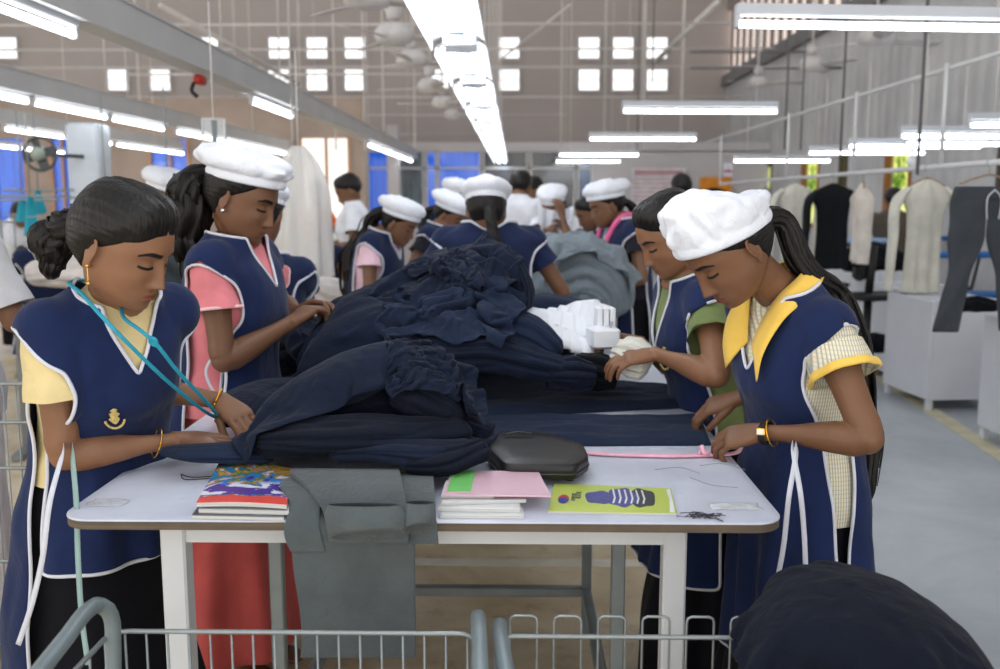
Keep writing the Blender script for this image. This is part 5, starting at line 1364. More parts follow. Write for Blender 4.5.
# ================================================================ people
SKA = skin_mat('skin_warm', (0.245, 0.118, 0.063, 1)); SKB = skin_mat('skin_deep', (0.175, 0.084, 0.046, 1)); SKC = skin_mat('skin_brown', (0.175, 0.082, 0.042, 1))
APRON = cloth('apron_navy', sr(27, 40, 78), .1, .6, sc=9); APRON2 = cloth('apron_navy_far', sr(28, 38, 70), .1, .3, sc=9)
PIPE = cloth('piping_white', sr(212, 214, 224), .1, .1)
CAPM = cloth('cap_white', sr(228, 231, 240), .1, .55, var=.03, sc=24)
BEIGE = cloth('blouse_beige', sr(222, 202, 150), .1, .3); PINK = cloth('blouse_pink', sr(222, 130, 138), .1, .35)
CORAL = cloth('skirt_coral', sr(206, 92, 88), .1, .3); BLK_SK = cloth('skirt_black', sr(17, 17, 24), .05, .4)
GREENB = cloth('blouse_green', sr(120, 134, 84), .1, .4); YELL = cloth('collar_yellow', sr(238, 196, 92), .1, .2)
GOLD = mat('gold', sr(226, 170, 74), .25, .05, 10, 0, metal=.9)
def striped():
    t = NT('blouse_striped'); o = t.obj(); r = t.scale((1, 1, 1), o, (0, 0, .45)); sep = t.n('ShaderNodeSeparateXYZ'); t.link(r, sep.inputs[0])
    w = t.math('SINE', t.math('MULTIPLY', t.math('ADD', sep.outputs[0], t.math('MULTIPLY', sep.outputs[1], .6)), 900.0))
    w2 = t.math('SINE', t.math('MULTIPLY', sep.outputs[2], 700.0))
    c = t.mix(t.ramp(w, -.1, .3), sr(232, 222, 196), sr(206, 196, 150)); c = t.mix(t.math('MULTIPLY', t.ramp(w, .6, .9), .8), c, sr(150, 160, 176))
    c = t.mix(t.math('MULTIPLY', t.ramp(w2, .7, .95), .5), c, sr(160, 168, 180))
    t.base(c); t.set(Roughness=.85); t.bump(t.noise(12, 3), .3, .01); return t.mat
STRIPE = striped()
def hands(h, r=None, l=None):
    for sd, q in (('r', r), ('l', l)):
        if q: h.arm_mesh(sd, q.pop('thick', 1.0)); h.hand(sd, **q)
# ---- left front woman ----------------------------------------------------
a = Human((-.885, 1.955, 0), (.92, -.38), 'bare-headed woman in navy apron and beige blouse leaning over the left side of the table', H=1.43, lean=.46, lat=.16, twist=-.25, build=.95,
          head_c=P(126, 247, 1.78), head_face=(1.0, -.22), head_pitch=.42, head_roll=.06, hscale=1.03, skin=SKA, voxel=.0029, detail=1.5)
a.ik('r', Q(178, 440, .885), (-.5, -.35, -.7)); wl_ = P(221, 401, 2.12); a.ik('l', wl_, (.1, .5, -.9))
hands(a, dict(dirv=Q(225, 440, .865) - Q(178, 440, .885) , normal=(.05, -.25, 1), curl=(.14, .12, .14, .2), thumb=(.55, .15), spread=.05), dict(dirv=P(252, 428, 2.06) - wl_, normal=(.25, -.45, 1), curl=(.30, .35, .4, .45), thumb=(.6, .25), spread=.03))
a.finish_body(); a.blouse(BEIGE, sleeve=.135, flare=.012); a.tunic(APRON, PIPE, hem=.40, seed=1, flare=.055, front_hem=.68, wr=.008, gv=(2, 3, 4, 7, 24, 33, 29, 15, 0, 0)); a.skirt(BLK_SK, z1=.06, flare=.08)
a.hair_shell(thick=.013, front=.058, temple=.030)
a.tail([(0, -.095, .010), (0, -.125, -.005), (0, -.145, -.035), (.0, -.150, -.075), (-.01, -.150, -.13)], [.022, .034, .038, .030, .010], 'tied_hair', flat=.85, world=False, rough=.10, curl=.010, seed=3)
mb = MB()
for k in range(7):
    q = a.hl(A(-.030 + .01 * k, -.112 - .004 * math.sin(k), .020)); mb.tube(path([q, q + A(0, 0, .010), q + A(.004, -.006, .016)], 6), .0028, 6)
    mb.sphere(q + A(.004, -.006, .017), .0045, 8, 6)
mb.obj('hair_clip', mat('clip_dark', sr(40, 36, 40), .2, spec=.8), a.root)
def earring(h, side, drop=.032):
    q = h.hl(A(side * .0815, -.014, -.036)); mb = MB(); mb.sphere(q, .0035, 8, 6); mb.tube(path([q, q + A(0, 0, -drop * .5), q + A(0, 0, -drop)], 6), .0011, 6)
    if drop > .01: mb.sphere(q + A(0, 0, -drop), .0040, 8, 6)
    mb.obj('earring', GOLD, h.root)
earring(a, 1)
def bangle(h, sd, t=.93, r=.0265, tr=.0022, m=None, name='bangle', tilt=.2, label=None):
    S, E, W = h.arm[sd]; f = nrm(W - E); c = lerp(E, W, t); x = nrm(np.cross(f, (0, 0, 1))); y = np.cross(x, f) + f * tilt
    k = np.linspace(0, 2 * PI, 33); mb = MB(); mb.tube(c + np.cos(k)[:, None] * x * r + np.sin(k)[:, None] * y * r, tr, 8); o = mb.obj(name, m or GOLD, h.root); 
    return o
bangle(a, 'r', .80, .0285, .0018, tilt=.3); bangle(a, 'l', .96, .0260, .0032, name='bracelet')
# teal cord round her neck hanging to the table
def torso_front(h, phi, z, off=.034): return h.post(torso_pt(A(phi), A(z), off))[0]
TEALC = mat('cord_teal', sr(36, 150, 176), .6, .08, 60, .3, 300)
end = Q(222, 421, .86); n1 = a.nb + nrm(a.nt - a.nb) * .012
R_ = lambda p: a.post(A(*p))
c1 = [a.nb + A(-.03, .05, .03), a.nb + A(-.075, -.02, .035), P(84, 296, 1.72), P(110, 325, 1.645), P(150, 365, 1.70), P(190, 400, 1.85), end]
c2 = [a.nb + A(0, .03, .0), P(126, 320, 1.77), P(140, 330, 1.735), P(153, 341, 1.72), P(175, 368, 1.76), P(200, 395, 1.86), end]
cd = empty('cord', end, 'teal cord hanging from the neck of the woman in the beige blouse', 'cord')
for c_ in (c1, c2):
    mb = MB(); mb.tube(path(c_, 120), .0040, 8, .8); mb.obj('strand', TEALC, cd)
mb = MB(); q = P(153, 341, 1.72)
mb.tube(path([q + A(-.006, 0, .006), q + A(.006, -.006, .004), q + A(.006, 0, -.008), q + A(-.006, .004, -.004), q + A(-.002, -.004, .008)], 30), .0035, 8); mb.obj('knot', TEALC, cd)
# apron ties at her side
def ribbon_line(pts, w, m, name, parent, th=.0012):
    p = path(pts, 60); T = np.gradient(p, axis=0); T /= np.linalg.norm(T, axis=1)[:, None]; x = np.cross(T, A(0, -1, .1)); x /= np.linalg.norm(x, axis=1)[:, None] + 1e-9
    mb = MB(); mb.grid(np.stack([p - x * w / 2, p + x * w / 2], 1), thick=th); return mb.obj(name, m, parent)
ribbon_line([P(64, 440, 1.82), P(60, 462, 1.68), P(50, 500, 1.62), P(42, 560, 1.62), P(30, 610, 1.62), P(18, 645, 1.62)], .010, PIPE, 'apron_tie', a.root)
ribbon_line([P(72, 440, 1.82), P(73, 465, 1.68), P(76, 500, 1.64), P(78, 560, 1.62), P(82, 620, 1.62), P(88, 665, 1.62)], .010, cloth('tie_pale', sr(150, 176, 172), .1, .1), 'apron_tie', a.root)
# gold badge embroidered on the apron
def badge(h, phi, z, off, s=.022):
    c = torso_front(h, phi, z, off); u = torso_front(h, phi, z + .02, off) - c; r = torso_front(h, phi - .06, z, off) - c; u = nrm(u); r = nrm(r); nn = np.cross(u, r); 
    if nn[1] > 0 and False: nn = -nn
    mb = MB()
    outer = [(0, 1.0), (.28, .78), (.12, .62), (.42, .50), (.30, .1), (.48, -.1), (.22, -.45), (0, -.62), (-.24, -.42), (-.40, -.08), (-.22, .18), (-.46, .42), (-.2, .66), (-.3, .9)]
    A0 = [c + r * x * s + u * y * s - nn * .001 for x, y in outer]; A1 = [c + r * x * s + u * y * s + nn * .001 for x, y in outer]
    mb.loft([A0, A1]); k = np.linspace(PI * 1.08, PI * 1.92, 14); mb.tube([c + r * math.cos(q) * s * .8 + u * math.sin(q) * s * 1.05 for q in k], s * .10, 6)
    mb.obj('embroidered_badge', mat('badge_gold', sr(206, 180, 110), .6, .3, 200, .3, 400), h.root, False)
# ---- right front woman ---------------------------------------------------
c = Human((.650, 2.095, 0), (-.97, -.25), 'woman in white cap, yellow collar and striped blouse bending over the right table side', H=1.41, lean=.34, lat=-.10, twist=.10, build=.94,
          head_c=P(727, 250, 1.98), head_face=(-1.0, -.30), head_pitch=.72, hscale=1.05, skin=SKC, voxel=.0029, detail=1.5, fv=dict(nose=1.05))
c.ik('l', P(762, 432, 1.94), (.8, -.7, -.3)); c.ik('r', P(738, 398, 2.16), (.5, .5, -.6))
hands(c, dict(dirv=P(712, 406, 2.18) - P(738, 398, 2.16), normal=(-.1, -.3, 1), curl=(.55, .55, .6, .65), thumb=(.5, .25), spread=.02), dict(dirv=P(728, 438, 1.97) - P(762, 432, 1.94), normal=(-.2, -.45, 1), curl=(.55, .6, .65, .7), thumb=(.5, .3), spread=.02))
c.finish_body(); c.blouse(STRIPE, sleeve=.115, z0=.74, flare=.020, cuff=YELL, cuff_label='yellow sleeve edge'); c.tunic(APRON, PIPE, hem=.36, seed=2, wr=.008, gv=(4, 5, 8, 15, 25, 31, 28, 15, 0, 0), flare=.035, vz=1.13, vx=.078); c.skirt(BLK_SK, z1=.06, flare=.07)
c.hair_shell(thick=.010, front=.066, temple=.030, crown=0.0)
c.cap(CAPM, puff=.30, back=.10, rear_drop=.55, height=.092, front=.056, rear=-.006, seed=1)
# collar: two pointed lapels following the neck
def collar(h, m, pts_in, pts_out, name='collar'):
    gi = path([h.post(A(*p)) for p in pts_in], 40); go = path([h.post(A(*p)) for p in pts_out], 40)
    g = np.stack([gi, lerp(gi, go, .35) + A(0, 0, .004), lerp(gi, go, .7) + A(0, 0, .003), go], 1); mb = MB(); mb.grid(g, thick=.003); return mb.obj(name, m, h.root)
for sg in (-1, 1):
    collar(c, YELL, [(0, -.070, 1.335), (sg * .045, -.062, 1.335), (sg * .062, -.02, 1.325), (sg * .056, .04, 1.30), (sg * .030, .085, 1.25), (sg * .012, .115, 1.20)],
           [(0, -.100, 1.305), (sg * .058, -.092, 1.305), (sg * .102, -.030, 1.290), (sg * .108, .075, 1.262), (sg * .088, .140, 1.195), (sg * .072, .158, 1.13)])
pt = lambda u, v: P(u, v, 1.98)
c.tail([c.hl(A(0, -.095, .0)), c.hl(A(0, -.135, -.03)), P(800, 262, 2.02), P(835, 300, 2.05), P(855, 350, 2.06), P(862, 410, 2.06), P(866, 460, 2.05), P(866, 500, 2.04), P(860, 522, 2.03)],
       [.026, .028, .028, .030, .034, .036, .034, .022, .006], 'ponytail', flat=.8, rough=.09, curl=.012, seed=5)
# wrist watch
S, E, W = c.arm['l']; f = nrm(W - E); q = lerp(E, W, .965); x = nrm(np.cross(f, (0, 0, 1))); y = np.cross(x, f)
wt = MB(); k = np.linspace(0, 2 * PI, 33); ring = q + np.cos(k)[:, None] * x * .0285 + np.sin(k)[:, None] * y * .0235
for o_ in (-.004, 0, .004): wt.tube(ring + f * o_, .0026, 6)
so = wt.obj('watch_strap', mat('strap_dark', sr(36, 28, 24), .5), c.root)
dirc = nrm(EYE - q); dirc = nrm(dirc - f * dirc.dot(f)); side = np.cross(f, dirc)
mb = MB(); mb.box(q + dirc * .0275, (.019, .015, .006), np.array([f, side, dirc]).T, .002); so2 = mb.obj('watch_case', GOLD, c.root, 'auto')
mb = MB(); mb.box(q + dirc * .031, (.014, .011, .0012), np.array([f, side, dirc]).T); mb.obj('watch_dial', mat('dial_white', sr(228, 224, 210), .3), so2, False)
bangle(c, 'l', .90, .0285, .0016, tilt=.2)
ribbon_line([P(796, 435, 1.96), P(795, 462, 1.81), P(790, 490, 1.79), P(783, 550, 1.79), P(772, 605, 1.79)], .010, PIPE, 'apron_tie', c.root)
ribbon_line([P(794, 435, 1.96), P(795, 462, 1.81), P(800, 490, 1.79), P(804, 530, 1.79), P(806, 575, 1.79)], .010, PIPE, 'apron_tie', c.root)
# ---- pink-shirted woman --------------------------------------------------
b = Human((-.815, 2.66, 0), (.96, -.14), 'woman in white cap, pink blouse and coral skirt standing upright left of the heap', H=1.50, lean=.16,
          head_c=P(244, 199, 2.62), head_face=(1, -.16), head_pitch=.36, skin=SKB, voxel=.0036, detail=1.1, hscale=1.02)
b.ik('r', P(292, 322, 2.62), (-.1, -.35, -1)); b.ik('l', P(298, 312, 2.80), (.3, .6, -.8))
hands(b, dict(dirv=P(312, 308, 2.68) - P(292, 322, 2.62), normal=(-.3, -.4, .8), curl=(.6, .65, .7, .75), thumb=(.4, .3), spread=.02), dict(dirv=P(318, 304, 2.78) - P(298, 312, 2.80), normal=(0, .3, .9), curl=(.6, .6, .6, .6), spread=.02))
b.finish_body(feet=None, feet_dir=(.9, -.3, 0)); b.blouse(PINK, sleeve=.125, flare=.012, cuff=cloth('lace_pink', sr(232, 190, 192), .1, .3), cuff_w=.008, z0=.80); b.tunic(APRON, PIPE, hem=.50, seed=3); b.skirt(CORAL, z1=.10, flare=.06, pleats=8, amp=.016)
b.hair_shell(thick=.012, front=.070, temple=.032, crown=0.0); b.cap(CAPM, puff=1.1, back=.45, height=.066, front=.060, rear=.030, seed=2)
b.tail([b.hl(A(.0, -.09, .03)), b.hl(A(0, -.135, .01)), P(192, 205, 2.63), P(186, 235, 2.64), P(190, 262, 2.66), P(196, 285, 2.68)], [.030, .058, .068, .062, .040, .012], 'ponytail', flat=.8, rough=.14, curl=.02, seed=8)
mb = MB(); mb.sphere(b.hl(A(.083, -.010, -.036)), .0065, 10, 8); mb.obj('earring', mat('silver', sr(220, 220, 225), .2, metal=.9), b.root)
q = P(218, 350, 2.47)
for off in ((0, -.03), (.012, .02)):
    ribbon_line([q, q + A(off[1], -.01, -.05), q + A(off[0], -.01, -.14)], .008, PIPE, 'apron_tie', b.root)
mb = MB(); k = np.linspace(0, 2 * PI, 25); mb.tube(np.stack([q[0] + .012 * np.sin(k), np.full(25, q[1] - .012), q[2] + .028 + .028 * np.cos(k)], 1), .0035, 6); mb.obj('tie_loop', PIPE, b.root)
# ---- green-shirted woman -------------------------------------------------
d = Human((.545, 2.56, 0), (-.96, -.12), 'bare-headed woman in green blouse, half hidden behind the woman with the yellow collar', H=1.40, lean=.38,
          head_c=P(669, 236, 2.52), head_face=(-1, -.22), head_pitch=.50, skin=SKA, voxel=.0036, detail=1.1)
d.ik('l', P(655, 354, 2.40), (.6, -.8, -.1)); d.ik('r', P(640, 342, 2.62), (.3, .6, -.8))
hands(d, dict(dirv=P(618, 338, 2.62) - P(640, 342, 2.62), normal=(0, .3, .9), curl=(.6, .6, .6, .6), spread=.02), dict(dirv=P(630, 358, 2.40) - P(655, 354, 2.40), normal=(-.1, -.3, 1), curl=(.4, .5, .5, .5), spread=.03))
d.finish_body(); d.blouse(GREENB, sleeve=.135, flare=.014, z0=.80); d.tunic(APRON, PIPE, hem=.42, seed=4, vz=1.10); d.skirt(BLK_SK, z1=.06, flare=.08)
d.hair_shell(thick=.013, front=.064, temple=.034)
d.tail([d.hl(A(0, -.10, .0)), P(700, 255, 2.62), P(712, 290, 2.66), P(716, 330, 2.68)], [.022, .03, .03, .012], 'ponytail', rough=.08, seed=9)
badge(d, 2.05, 1.10, .034, .030); badge(a, 1.22, 1.075, .036, .024)
pe = MB(); pe.tube([P(612, 322, 2.60), P(606, 346, 2.56)], .0038, 8); tag(pe.obj('pen', mat('pen_silver', sr(190, 190, 200), .3, metal=.5), None), 'slim pen held upright by the woman in the green blouse', 'pen')
# ---- background people ---------------------------------------------------
def bg(px, py, Y, face, label, H=None, bx_=None, lean=.15, cap=True, apron=True, top=None, sk=None, skin=None, hand_r=None, hand_l=None, pitch=.3, hair='tail', hface=None, blouse_m=None, skirt_m=None, build=1.0, voxel=.008, hi=False, sleeve=.12, male=False, capk=None, trim=True, group=None, poles=None, lat=0.0, hair_len=.3):
    hc = P(px, py, Y); f = nrm(A(face[0], face[1], 0))
    base = hc - f * (.09 + .42 * math.sin(lean * .6)) if bx_ is None else A(P(bx_, 300, Y)[0], Y, 0); 
    if H is None: H = (hc[2] + .04) / (1.42 - .035 * lean) * 1.52 - .03 if not male else (hc[2]) / 1.42 * 1.52
    h = Human((base[0], base[1], 0), f, label, group, H=max(H, .9), lean=lean, head_c=hc, head_face=hface, head_pitch=pitch, skin=skin or SKB, voxel=voxel, detail=.55, build=build, lat=lat)
    k = h.k
    def default(sd):
        sg = 1 if sd == 'r' else -1
        return h.post(A(sg * .16, .22, .98))
    pr = (poles or {})
    for sd, t in (('r', hand_r), ('l', hand_l)):
        w_ = default(sd) if t is None else t
        h.ik(sd, w_, pr.get(sd, h.R0 @ A(.5 if sd == 'r' else -.5, -.4, -.8))); h.arm_mesh(sd)
        S, E, W = h.arm[sd]; h.hand(sd, W - E, (0, 0, 1), curl=(.4, .4, .4, .4))
    h.finish_body(legs=True)
    h.blouse(blouse_m or PINK, sleeve=sleeve, flare=.01, z0=.72 if not apron else .86)
    if apron: h.tunic(top or APRON2, PIPE if trim else None, hem=.45, hi=hi, seed=int(px), trim_r=.006)
    h.skirt(skirt_m or BLK_SK, z1=.06, flare=.05 if not male else .0)
    if cap: h.cap(CAPM, hi=False, seed=int(px) % 9, **(capk or dict(puff=1.05, back=.4, height=.075, front=.055, rear=.025)))
    h.hair_shell(thick=.010 if not male else .012, front=.066, low=-.05 if male else -.065, temple=.032, part=not male, crown=0.0 if cap else 1.0)
    if hair == 'tail' and not male:
        c0, c1 = h.hl(A(0, -.10, .0)), h.hl(A(0, -.14, -.04))
        h.tail([c0, c1, c1 - h.R0 @ A(0, .03, 0) + A(0, 0, -hair_len * .4), c1 - h.R0 @ A(0, .03, 0) + A(0, 0, -hair_len)], [.025, .032, .030, .010], m=30, n=18)
    return h
W_SH = cloth('shirt_white', sr(224, 226, 234), .1, .3); DARKB = cloth('blouse_dark', sr(30, 30, 40), .1, .3)
e = bg(486, 212, 3.95, (-.06, 1), 'woman with braid and rounded white cap seen from behind, just beyond the navy heap', bx_=489, lean=.10, pitch=.35, hair=None, blouse_m=APRON2, build=1.16, voxel=.006, hi=True,
       H=1.50, capk=dict(puff=1.25, back=.0, height=.075, front=.045, rear=.030), hand_r=P(548, 270, 4.2), hand_l=P(432, 275, 4.2))
e.tail([e.hl(A(.01, -.098, .0)), e.hl(A(.012, -.125, -.05)), P(498, 255, 3.80), P(505, 285, 3.79), P(508, 318, 3.80)], [.022, .022, .024, .022, .010], 'braid', braid=True, m=90)
ff = bg(606, 206, 5.2, (-1, -.25), 'capped woman with a pink neck ribbon and dark sleeves, right of the grey heap', bx_=628, lean=.14, blouse_m=DARKB, H=1.50, hand_l=P(598, 279, 5.0), hand_r=P(592, 276, 5.2), hi=True, voxel=.006, hair_len=.45)
q = [ff.post(A(-.05, -.07, 1.31)), ff.post(A(-.075, .02, 1.315)), ff.post(A(-.065, .14, 1.18)), ff.post(A(-.03, .175, 1.0)), ff.post(A(0, .17, .86))]
PNK = mat('ribbon_pink', sr(226, 96, 150), .5)
ribbon_line([p + A(0, -.012, 0) for p in q], .026, PNK, 'neck_ribbon', ff.root, .003); ribbon_line([ff.post(A(.05, -.07, 1.31)), ff.post(A(.07, .05, 1.31)), ff.post(A(.05, .16, 1.15)), ff.post(A(0, .19, .90))], .02, PNK, 'neck_ribbon', ff.root, .003)
bg(590, 213, 5.9, (-1, -.1), 'bare-headed woman in navy apron reaching left, just behind the pink neck ribbon woman', cap=False, lean=.3, H=1.44, blouse_m=DARKB, hand_l=P(562, 215, 5.9), hand_r=P(566, 232, 6.1), pitch=.5)
bg(553, 206, 6.7, (-.35, -1), 'capped woman facing the viewer and holding up white cloth before the dark glass', lean=.1, blouse_m=W_SH, apron=False, H=1.50, hand_r=P(545, 232, 6.4), hand_l=P(566, 232, 6.4), pitch=.5)
bg(521, 187, 8.0, (.3, 1), 'tall dark-haired man in a white shirt seen from behind, right of the rounded cap', cap=False, apron=False, male=True, blouse_m=W_SH, H=1.66, lean=.05, sleeve=.2, build=1.1, skirt_m=DARKB)
bg(532, 191, 9.0, (-1, -.4), 'second man in white shirt, turned left, behind the tall man seen from behind', cap=False, apron=False, male=True, blouse_m=W_SH, H=1.62, lean=.05, sleeve=.2, skirt_m=DARKB)
bg(450, 216, 5.6, (1, -.35), 'capped woman in navy apron bending right, left of the woman with the braid', lean=.30, H=1.46, blouse_m=DARKB, bx_=430, hi=True, hand_r=P(445, 262, 5.4), hand_l=P(458, 258, 5.7), pitch=.5)
bg(455, 196, 7.8, (.6, -1), 'farther capped woman whose cap shows above the one bending right', lean=.1, blouse_m=DARKB)
kk = bg(400, 224, 4.9, (1, -.25), 'capped woman with very long loose hair and pale pink blouse beyond the heap', lean=.30, H=1.44, blouse_m=cloth('blouse_pale_pink', sr(226, 190, 204), .1, .3), hair=None, hand_r=P(412, 290, 4.8), hand_l=P(420, 285, 5.0), hi=True, voxel=.006, pitch=.45)
kk.tail([kk.hl(A(0, -.09, .03)), kk.hl(A(0, -.13, 0)), P(368, 228, 4.95), P(355, 260, 4.95), P(354, 292, 4.95), P(356, 330, 4.95)], [.04, .06, .075, .085, .08, .03], 'loose_hair', flat=.6, rough=.12, curl=.02, seed=4)
bg(348, 191, 7.4, (-1, -.2), 'man in a white shirt turned left in front of the bright window', cap=False, apron=False, male=True, blouse_m=W_SH, H=1.60, lean=.12, sleeve=.16, bx_=358, build=1.1, skirt_m=DARKB, pitch=.5)
bg(322, 238, 6.4, (.25, -1), 'bare-headed young woman in navy apron sitting behind the white garments', cap=False, H=1.26, blouse_m=DARKB, hair=None, pitch=.35, hand_r=P(306, 285, 6.2), hand_l=P(338, 288, 6.2))
bg(317, 191, 10.5, (.4, -1), 'person in orange in front of the bright window', cap=False, apron=False, blouse_m=cloth('shirt_orange', sr(232, 110, 50), .1, .2), H=1.5)
o = bg(263, 216, 3.5, (.1, 1), 'woman with a round white collar seen from behind, just beyond the pink-shirted woman', H=1.38, cap=True, hair=None, blouse_m=APRON2, hi=True, build=1.05, bx_=262, lean=.1, hand_r=P(300, 290, 3.9), hand_l=P(240, 290, 3.9))
mb = MB(); k_ = np.linspace(0, 2 * PI, 40, endpoint=False); R = []
for z_, off_ in ((1.315, .012), (1.305, .025), (1.285, .032), (1.27, .026)): R.append(o.post(torso_pt(k_, np.full(40, z_), off_)))
mb.loft(R, (False, False)); mb.obj('collar', PIPE, o.root)
bg(165, 196, 5.0, (1, -.5), 'capped person in dark clothes standing between the two women on the left', lean=.1, apron=False, blouse_m=DARKB, hair=None, pitch=.4)
bg(21, 215, 8.6, (.8, -.6), 'dark-haired person in a white shirt at the sewing line by the pale column', cap=False, apron=False, blouse_m=W_SH, H=1.42, male=True)
bg(43, 246, 6.0, (.5, -1), 'dark-haired person bending low over a sewing machine on the left', cap=False, lean=.5, blouse_m=DARKB, H=1.28, pitch=.9)
bg(-88, 160, 2.7, (.2, 1), 'person in white at the left edge, only the back and arm in the picture', cap=False, apron=False, blouse_m=cloth('shirt_grey_white', sr(196, 196, 200), .1, .3), skirt_m=cloth('skirt_white', sr(206, 208, 212), .1, .3), H=1.60, build=1.1, male=True, lean=.05, bx_=-76, hi=True, sleeve=.22)
bg(893, 200, 9.6, (.3, 1), 'person in a brown shirt bending over blue ironing boards by the bright window', cap=False, apron=False, male=True, blouse_m=cloth('shirt_brown', sr(74, 66, 58), .1, .2), H=1.50, lean=.3, build=1.2, bx_=888)
bg(681, 189, 8.0, (-.2, 1), 'person whose dark crown alone shows above the woman in the green blouse', cap=False, apron=False, blouse_m=DARKB, male=True, H=1.5)
# ================================================================ foreground trolleys, dark stack, right side bins and rack
WIRE = mat('zinc_wire', sr(150, 156, 158), .35, .1, 20, .05, metal=.6); HND = mat('trolley_handle', sr(128, 140, 144), .4, .08, 10, .05, metal=.3)
def trolley(px0, px1, py, Y, depth, label, loops, n, hpts):
    a, b_ = P(px0, py, Y), P(px1, py, Y); zt = a[2]; t = empty('wire_trolley', A((a[0] + b_[0]) / 2, Y - depth / 2, zt - .45), label, 'trolley')
    x0, x1 = a[0], b_[0]; y1, y0 = Y, Y - depth; ZB = zt - .45
    mb = MB(); r = rrect(x0, y0, x1, y1, .03, 4); ring = np.c_[r, np.full(len(r), zt)]; mb.tube(np.vstack([ring, ring[:1]]), .0042, 8); mb.obj('top_rim', WIRE, t)
    mb = MB(); ring = np.c_[r, np.full(len(r), ZB)]; mb.tube(np.vstack([ring, ring[:1]]), .0042, 8); mb.obj('bottom_rim', WIRE, t)
    for zz in (ZB + .15, ZB + .30):
        mb = MB(); ring = np.c_[r, np.full(len(r), zz)]; mb.tube(np.vstack([ring, ring[:1]]), .003, 6); mb.obj('cross_wire', WIRE, t)
    def up(x, y, w=None):
        mb = MB()
        if w: mb.tube([(x - w, y, ZB), (x - w, y, zt + .026), (x - w + .002, y, zt + .032), (x - w + .008, y, zt + .035), (x + w - .008, y, zt + .035), (x + w - .002, y, zt + .032), (x + w, y, zt + .026), (x + w, y, ZB)], .0022, 6)
        else: mb.tube([(x, y, ZB), (x, y, zt)], .0021, 6)
        mb.obj('wire', WIRE, t)
    for i in range(n):
        x = lerp(x0, x1, (i + .6) / n); up(x, y1, loops)
    if not loops:
        for i in range(9):
            up(x0, lerp(y0, y1, (i + .5) / 9)); up(x1, lerp(y0, y1, (i + .5) / 9))
    for i in range(7):
        mb = MB(); yy = lerp(y0, y1, (i + .5) / 7); mb.tube([(x0, yy, ZB), (x1, yy, ZB)], .0021, 6); mb.obj('wire', WIRE, t)
    for hp_ in hpts:
        mb = MB(); mb.tube(path(hp_, 40), .0125, 14); mb.obj('handle', HND, t)
    return t
yt = 1.46; zt = P(200, 631, yt)[2]
_y = lambda px, py, Y: P(px, py, Y)
hl_ = [_y(113, 700, yt - .02), _y(113, 640, yt - .02), _y(112, 620, yt - .022), _y(107, 609, yt - .03), _y(99, 605, yt - .04), _y(90, 609, yt - .07), _y(66, 638, yt - .16), _y(36, 676, yt - .27), _y(0, 722, yt - .38)]
hm = [(P(478, 612, yt)[0], yt - .0, zt + .028), (P(478, 612, yt)[0] + .002, yt - .03, zt + .034), (P(484, 660, yt)[0] + .004, yt - .26, zt + .02), (P(486, 680, yt)[0] + .004, yt - .4, zt - .02)]
trolley(112, 476, 631, yt, .50, 'grey wire trolley in front of the left half of the table', None, 17, [hl_, hm])
hr = [(P(500, 620, yt)[0], yt + .0, zt + .014), (P(500, 620, yt)[0], yt - .03, zt + .022), (P(508, 660, yt)[0] + .006, yt - .26, zt + .02), (P(514, 680, yt)[0] + .006, yt - .4, zt - .02)]
trolley(497, 762, 636, yt, .50, 'grey wire trolley with looped wires in front of the right half of the table', .022, 6, [hr])
# second basket far left behind the woman
t = empty('wire_basket', P(8, 430, 2.35) * A(1, 1, 0) , 'tall wire basket at the left edge behind the woman with the beige blouse', 'basket'); c = P(8, 430, 2.35); mb = MB()
for zz in (c[2] + .12, c[2] + .02, c[2] - .10, c[2] - .35):
    q = MB(); q.tube([(c[0] - .5, 2.35, zz), (c[0] + .14, 2.35, zz), (c[0] + .16, 2.38, zz), (c[0] + .16, 2.8, zz)], .005, 6); q.obj('rim', WIRE, t)
for i in range(20):
    x = c[0] - .5 + i * .033; q = MB(); q.tube([(x, 2.35, .02), (x, 2.35, c[2] + .12)], .0022, 6); q.obj('wire', WIRE, t)
# dark stack of folded cloth in the lower right corner
dk = NAVY2
lab = ['topmost', 'second', 'third', 'fourth', 'fifth']
cx = P(862, 600, 1.36)
for i in range(5):
    w = .115 + .022 * i; zz = .745 - .052 * i
    pts = [(cx[0] - .14 - .020 * i, 1.42, zz - .065), (cx[0] - .09, 1.40, zz - .005), (cx[0] - .01, 1.37, zz + .012), (cx[0] + .07 + .010 * i, 1.34, zz - .016), (cx[0] + .19 + .022 * i, 1.31, zz - .105)]
    bundle('folded_cloth', pts, [.07, .12, .14, .12, .05], BLACKC if i % 2 else dk, lab[i] + ' of the dark folded cloths piled in the lower right corner', 'folded cloth', flat=.34, ridges=5, amp=.05, seed=70 + i, cr=.006, crs=16, up=(0, 0, 1))
bn = empty('storage_bin', A(cx[0], 1.34, 0), 'dark bin under the pile of folded cloths in the lower right corner', 'bin')
mb = MB(); mb.box((cx[0] + .01, 1.34, .24), (.40, .34, .47), None, .02); mb.obj('body', mat('bin_dark', sr(28, 30, 36), .6), bn, 'auto'); mb = MB(); mb.box((cx[0] + .01, 1.34, .485), (.43, .37, .03), None, .01); mb.obj('rim', mat('bin_dark', sr(28, 30, 36), .6), bn, 'auto')
